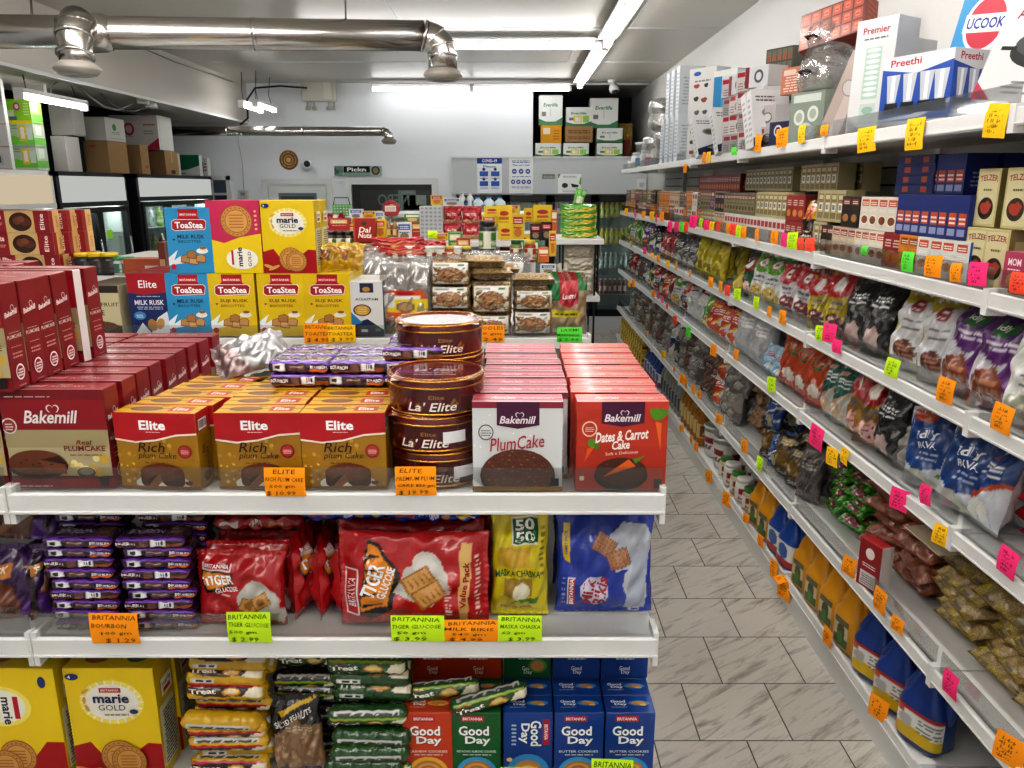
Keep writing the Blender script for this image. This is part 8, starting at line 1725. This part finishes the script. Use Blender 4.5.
lgo = Art(.6, .35, 'c0bcb8').ell(.4, .6, .11, .11, 'a03a4c').ell(.4, .6, .07, .07, 'c0a0a4').lines(.25, .38, .5, .44, 1, '8a8484').lines(.7, .7, .95, .8, 1, 'a05a64').lines(.7, .45, .9, .6, 2, '8a8484').poly([(.65, 0), (1, 0), (1, .35), (.85, .2)], 'a82a44')
topbox(160, 174, 150, 116, {'f': 'c0bcb8', 'r': 'c8c8c4', 't': 'c4c4c0'}, lgo, Art(.3, .35, 'c8c8c4').rect(.1, .0, .14, 1, 'b4b4b0'), 'big white carton with a round red logo and red corner', pxl=112, zz=tp + .25)
topbox(176, 179, 174, 152, {'f': 'c4c4c2', 'r': 'b8b8b4', 't': 'c4c4c0'}, None, None, 'narrow white carton edge beside the green tissue packs', w=.1, zz=tp)
tg_ = Art(.3, .25, 'c4c8c4').poly([(0, .25), (0, 1), (1, 1), (1, .5), (.5, .3)], '1c6a48').lines(.1, .1, .4, .2, 1, '1c6a48').rect(.0, .0, 1, .06, 'b4b8b4')
topbox(198, 201, 176, 155, {'f': 'c4c8c4', 'r': 'c8ccc8', 't': '1c6a48'}, tg_, None, 'green and white tissue pack on the coolers near the back wall', mat='film', w=.28, name='tissue_pack', cat='tissue pack', zz=tp)
topbox(206, 209, 176, 158, {'f': 'c8c4c8', 'r': 'c8ccc8', 't': 'b8a8b0'}, Art(.2, .2, 'c4c0c4').rect(.3, .2, .6, .8, 'a0607a').lines(.65, .3, .9, .8, 3, '3a3a5a'), None, 'pale pink and white pack beyond the green tissue pack', mat='film', w=.12, name='tissue_pack', cat='tissue pack', zz=tp)
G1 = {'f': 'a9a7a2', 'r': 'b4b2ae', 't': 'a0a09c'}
topbox(76, 88, 141, 105, G1, None, Art(.3, .4, 'b4b2ae').rect(.0, .0, 1, .05, 'a09c94'), 'tall pale grey carton stacked on another beside the brown cartons', pxl=54, zz=tp + .295)
topbox(66, 80, 173, 138, G1, None, Art(.3, .4, 'b8b6b2').rect(.02, .2, .05, .8, 'd4d4d0'), 'pale grey carton at the bottom beside the brown cartons', pxl=52, zz=tp)
topbox(52, 55, 118, 104, G1, None, None, 'small pale grey carton high behind the green packs', w=.25, zz=tp + .6)
gp_ = Art(.25, .2, 'a8b8a0').poly([(0, .1), (0, .5), (.4, .4), (1, .6), (1, .1)], '6ab83a').rect(.4, .25, .68, .9, 'd8b02c').rect(.46, .35, .62, .8, 'd8d4c8').lines(.1, .75, .35, .95, 2, '5a9a4a').rect(.72, .3, .95, .8, 'b8c4b8')
gq_ = Art(.25, .2, '8ac42c').rect(0, 0, 1, .14, 'd8c81c').ell(.45, .7, .14, .14, 'b03a5a').ell(.45, .7, .08, .08, 'd8c8c8').rect(.05, .3, .3, .55, 'c8d4b0').rect(.1, .15, .4, .3, '5a6a7a').lines(.7, .35, .95, .9, 5, 'c8e090')
for i, (a_, lb) in enumerate(((gp_, 'lowest'), (gp_, 'middle'), (gq_, 'topmost'))):
    topbox(36, 47, 168, 144, {'f': 'a8b8a0' if i < 2 else '8ac42c', 'r': 'b0c0a8' if i < 2 else '9acc3c', 't': 'a8b8a0'}, a_, Art(.1, .2, 'b0c0a8' if i < 2 else '9acc3c').rect(0, .1, 1, .4, '6ab83a').rect(.2, .5, .7, .9, 'd0d8c8'), 'green and white tissue pack with a yellow panel, ' + lb + ' of three on the coolers', mat='film', pxl=12, name='tissue_pack', cat='tissue pack', zz=tp + .172 * i)
wp_ = Art(.25, .2, 'c8c8c6').rect(0, .0, 1, .03, 'a82a2c').rect(.3, .2, .8, .7, 'b4b4b4').rect(.35, .25, .4, .65, '3a3a3a').rect(.55, .3, .75, .6, '4a4a4a').ell(.12, .3, .06, .06, 'a82a2c')
for i, lb in enumerate(('bottom', 'second', 'third', 'top')): topbox(10, 13, 168, 146, {'f': 'c8c8c6', 't': 'c8c8c6'}, wp_, None, 'white carton with small black drawings, ' + lb + ' of the pile beside the green packs', mat='carton', w=.3, zz=tp + .158 * i)
put('paper_sack', pack(.18, .16, .12, Art(.18, .16, '8a6a3c').lines(.2, .4, .8, .6, 2, '6a4a28'), seed=95, wr=.012, mat='softfilm'), 'crumpled brown paper sack beside the green tissue packs', 'sack', (XC - .1, yc(50), tp), .5)
put('paper_sack', pack(.16, .2, .1, Art(.16, .2, 'b8902c').rect(.5, .2, .7, .7, '7a8ab0'), seed=96, wr=.01, mat='softfilm'), 'yellow sack above the brown one beside the green tissue packs', 'sack', (XC - .12, yc(48), tp + .17), .4)
# cables hanging from the beam
cb = MB(('plastic',)); cb.tube([tuple(P(x, y, X=-3.5)) for x, y in ((51, 100), (50, 88), (58, 81), (75, 84), (90, 97), (104, 107), (118, 110), (130, 105), (140, 100))], .009, 6, hx('9a9894')); put('cable', cb.mesh('cable'), 'thick grey cable looping from the hanging lamp to the sockets under the beam', 'cable', (0, 0, 0))
for px, py, lb in ((143, 100, 'small white socket under the beam, nearer one'), (151, 104, 'small white socket under the beam, farther one')): m = MB(('plastic',)); m.cbox(-.05, -.05, -.035, .05, .05, .035, hx('c8c8c4'), .006); put('socket', m.mesh('socket'), lb, 'socket', tuple(P(px, py, X=-3.42)), .3)
for x0, y0, x1, y1, lb in ((100, 93, 125, 110, 'thin dark wire crossing above the brown cartons'), (118, 110, 151, 106, 'thin grey wire from the cable loop to the sockets')): m = MB(('plastic',)); a, b = P(x0, y0, X=-3.55), P(x1, y1, X=-3.5); m.tube([tuple(a), tuple((a + b) / 2 - Vector((0, 0, .03))), tuple(b)], .006, 5, hx('6a6864')); put('cable', m.mesh('cable'), lb, 'cable', (0, 0, 0))
finish_labels()
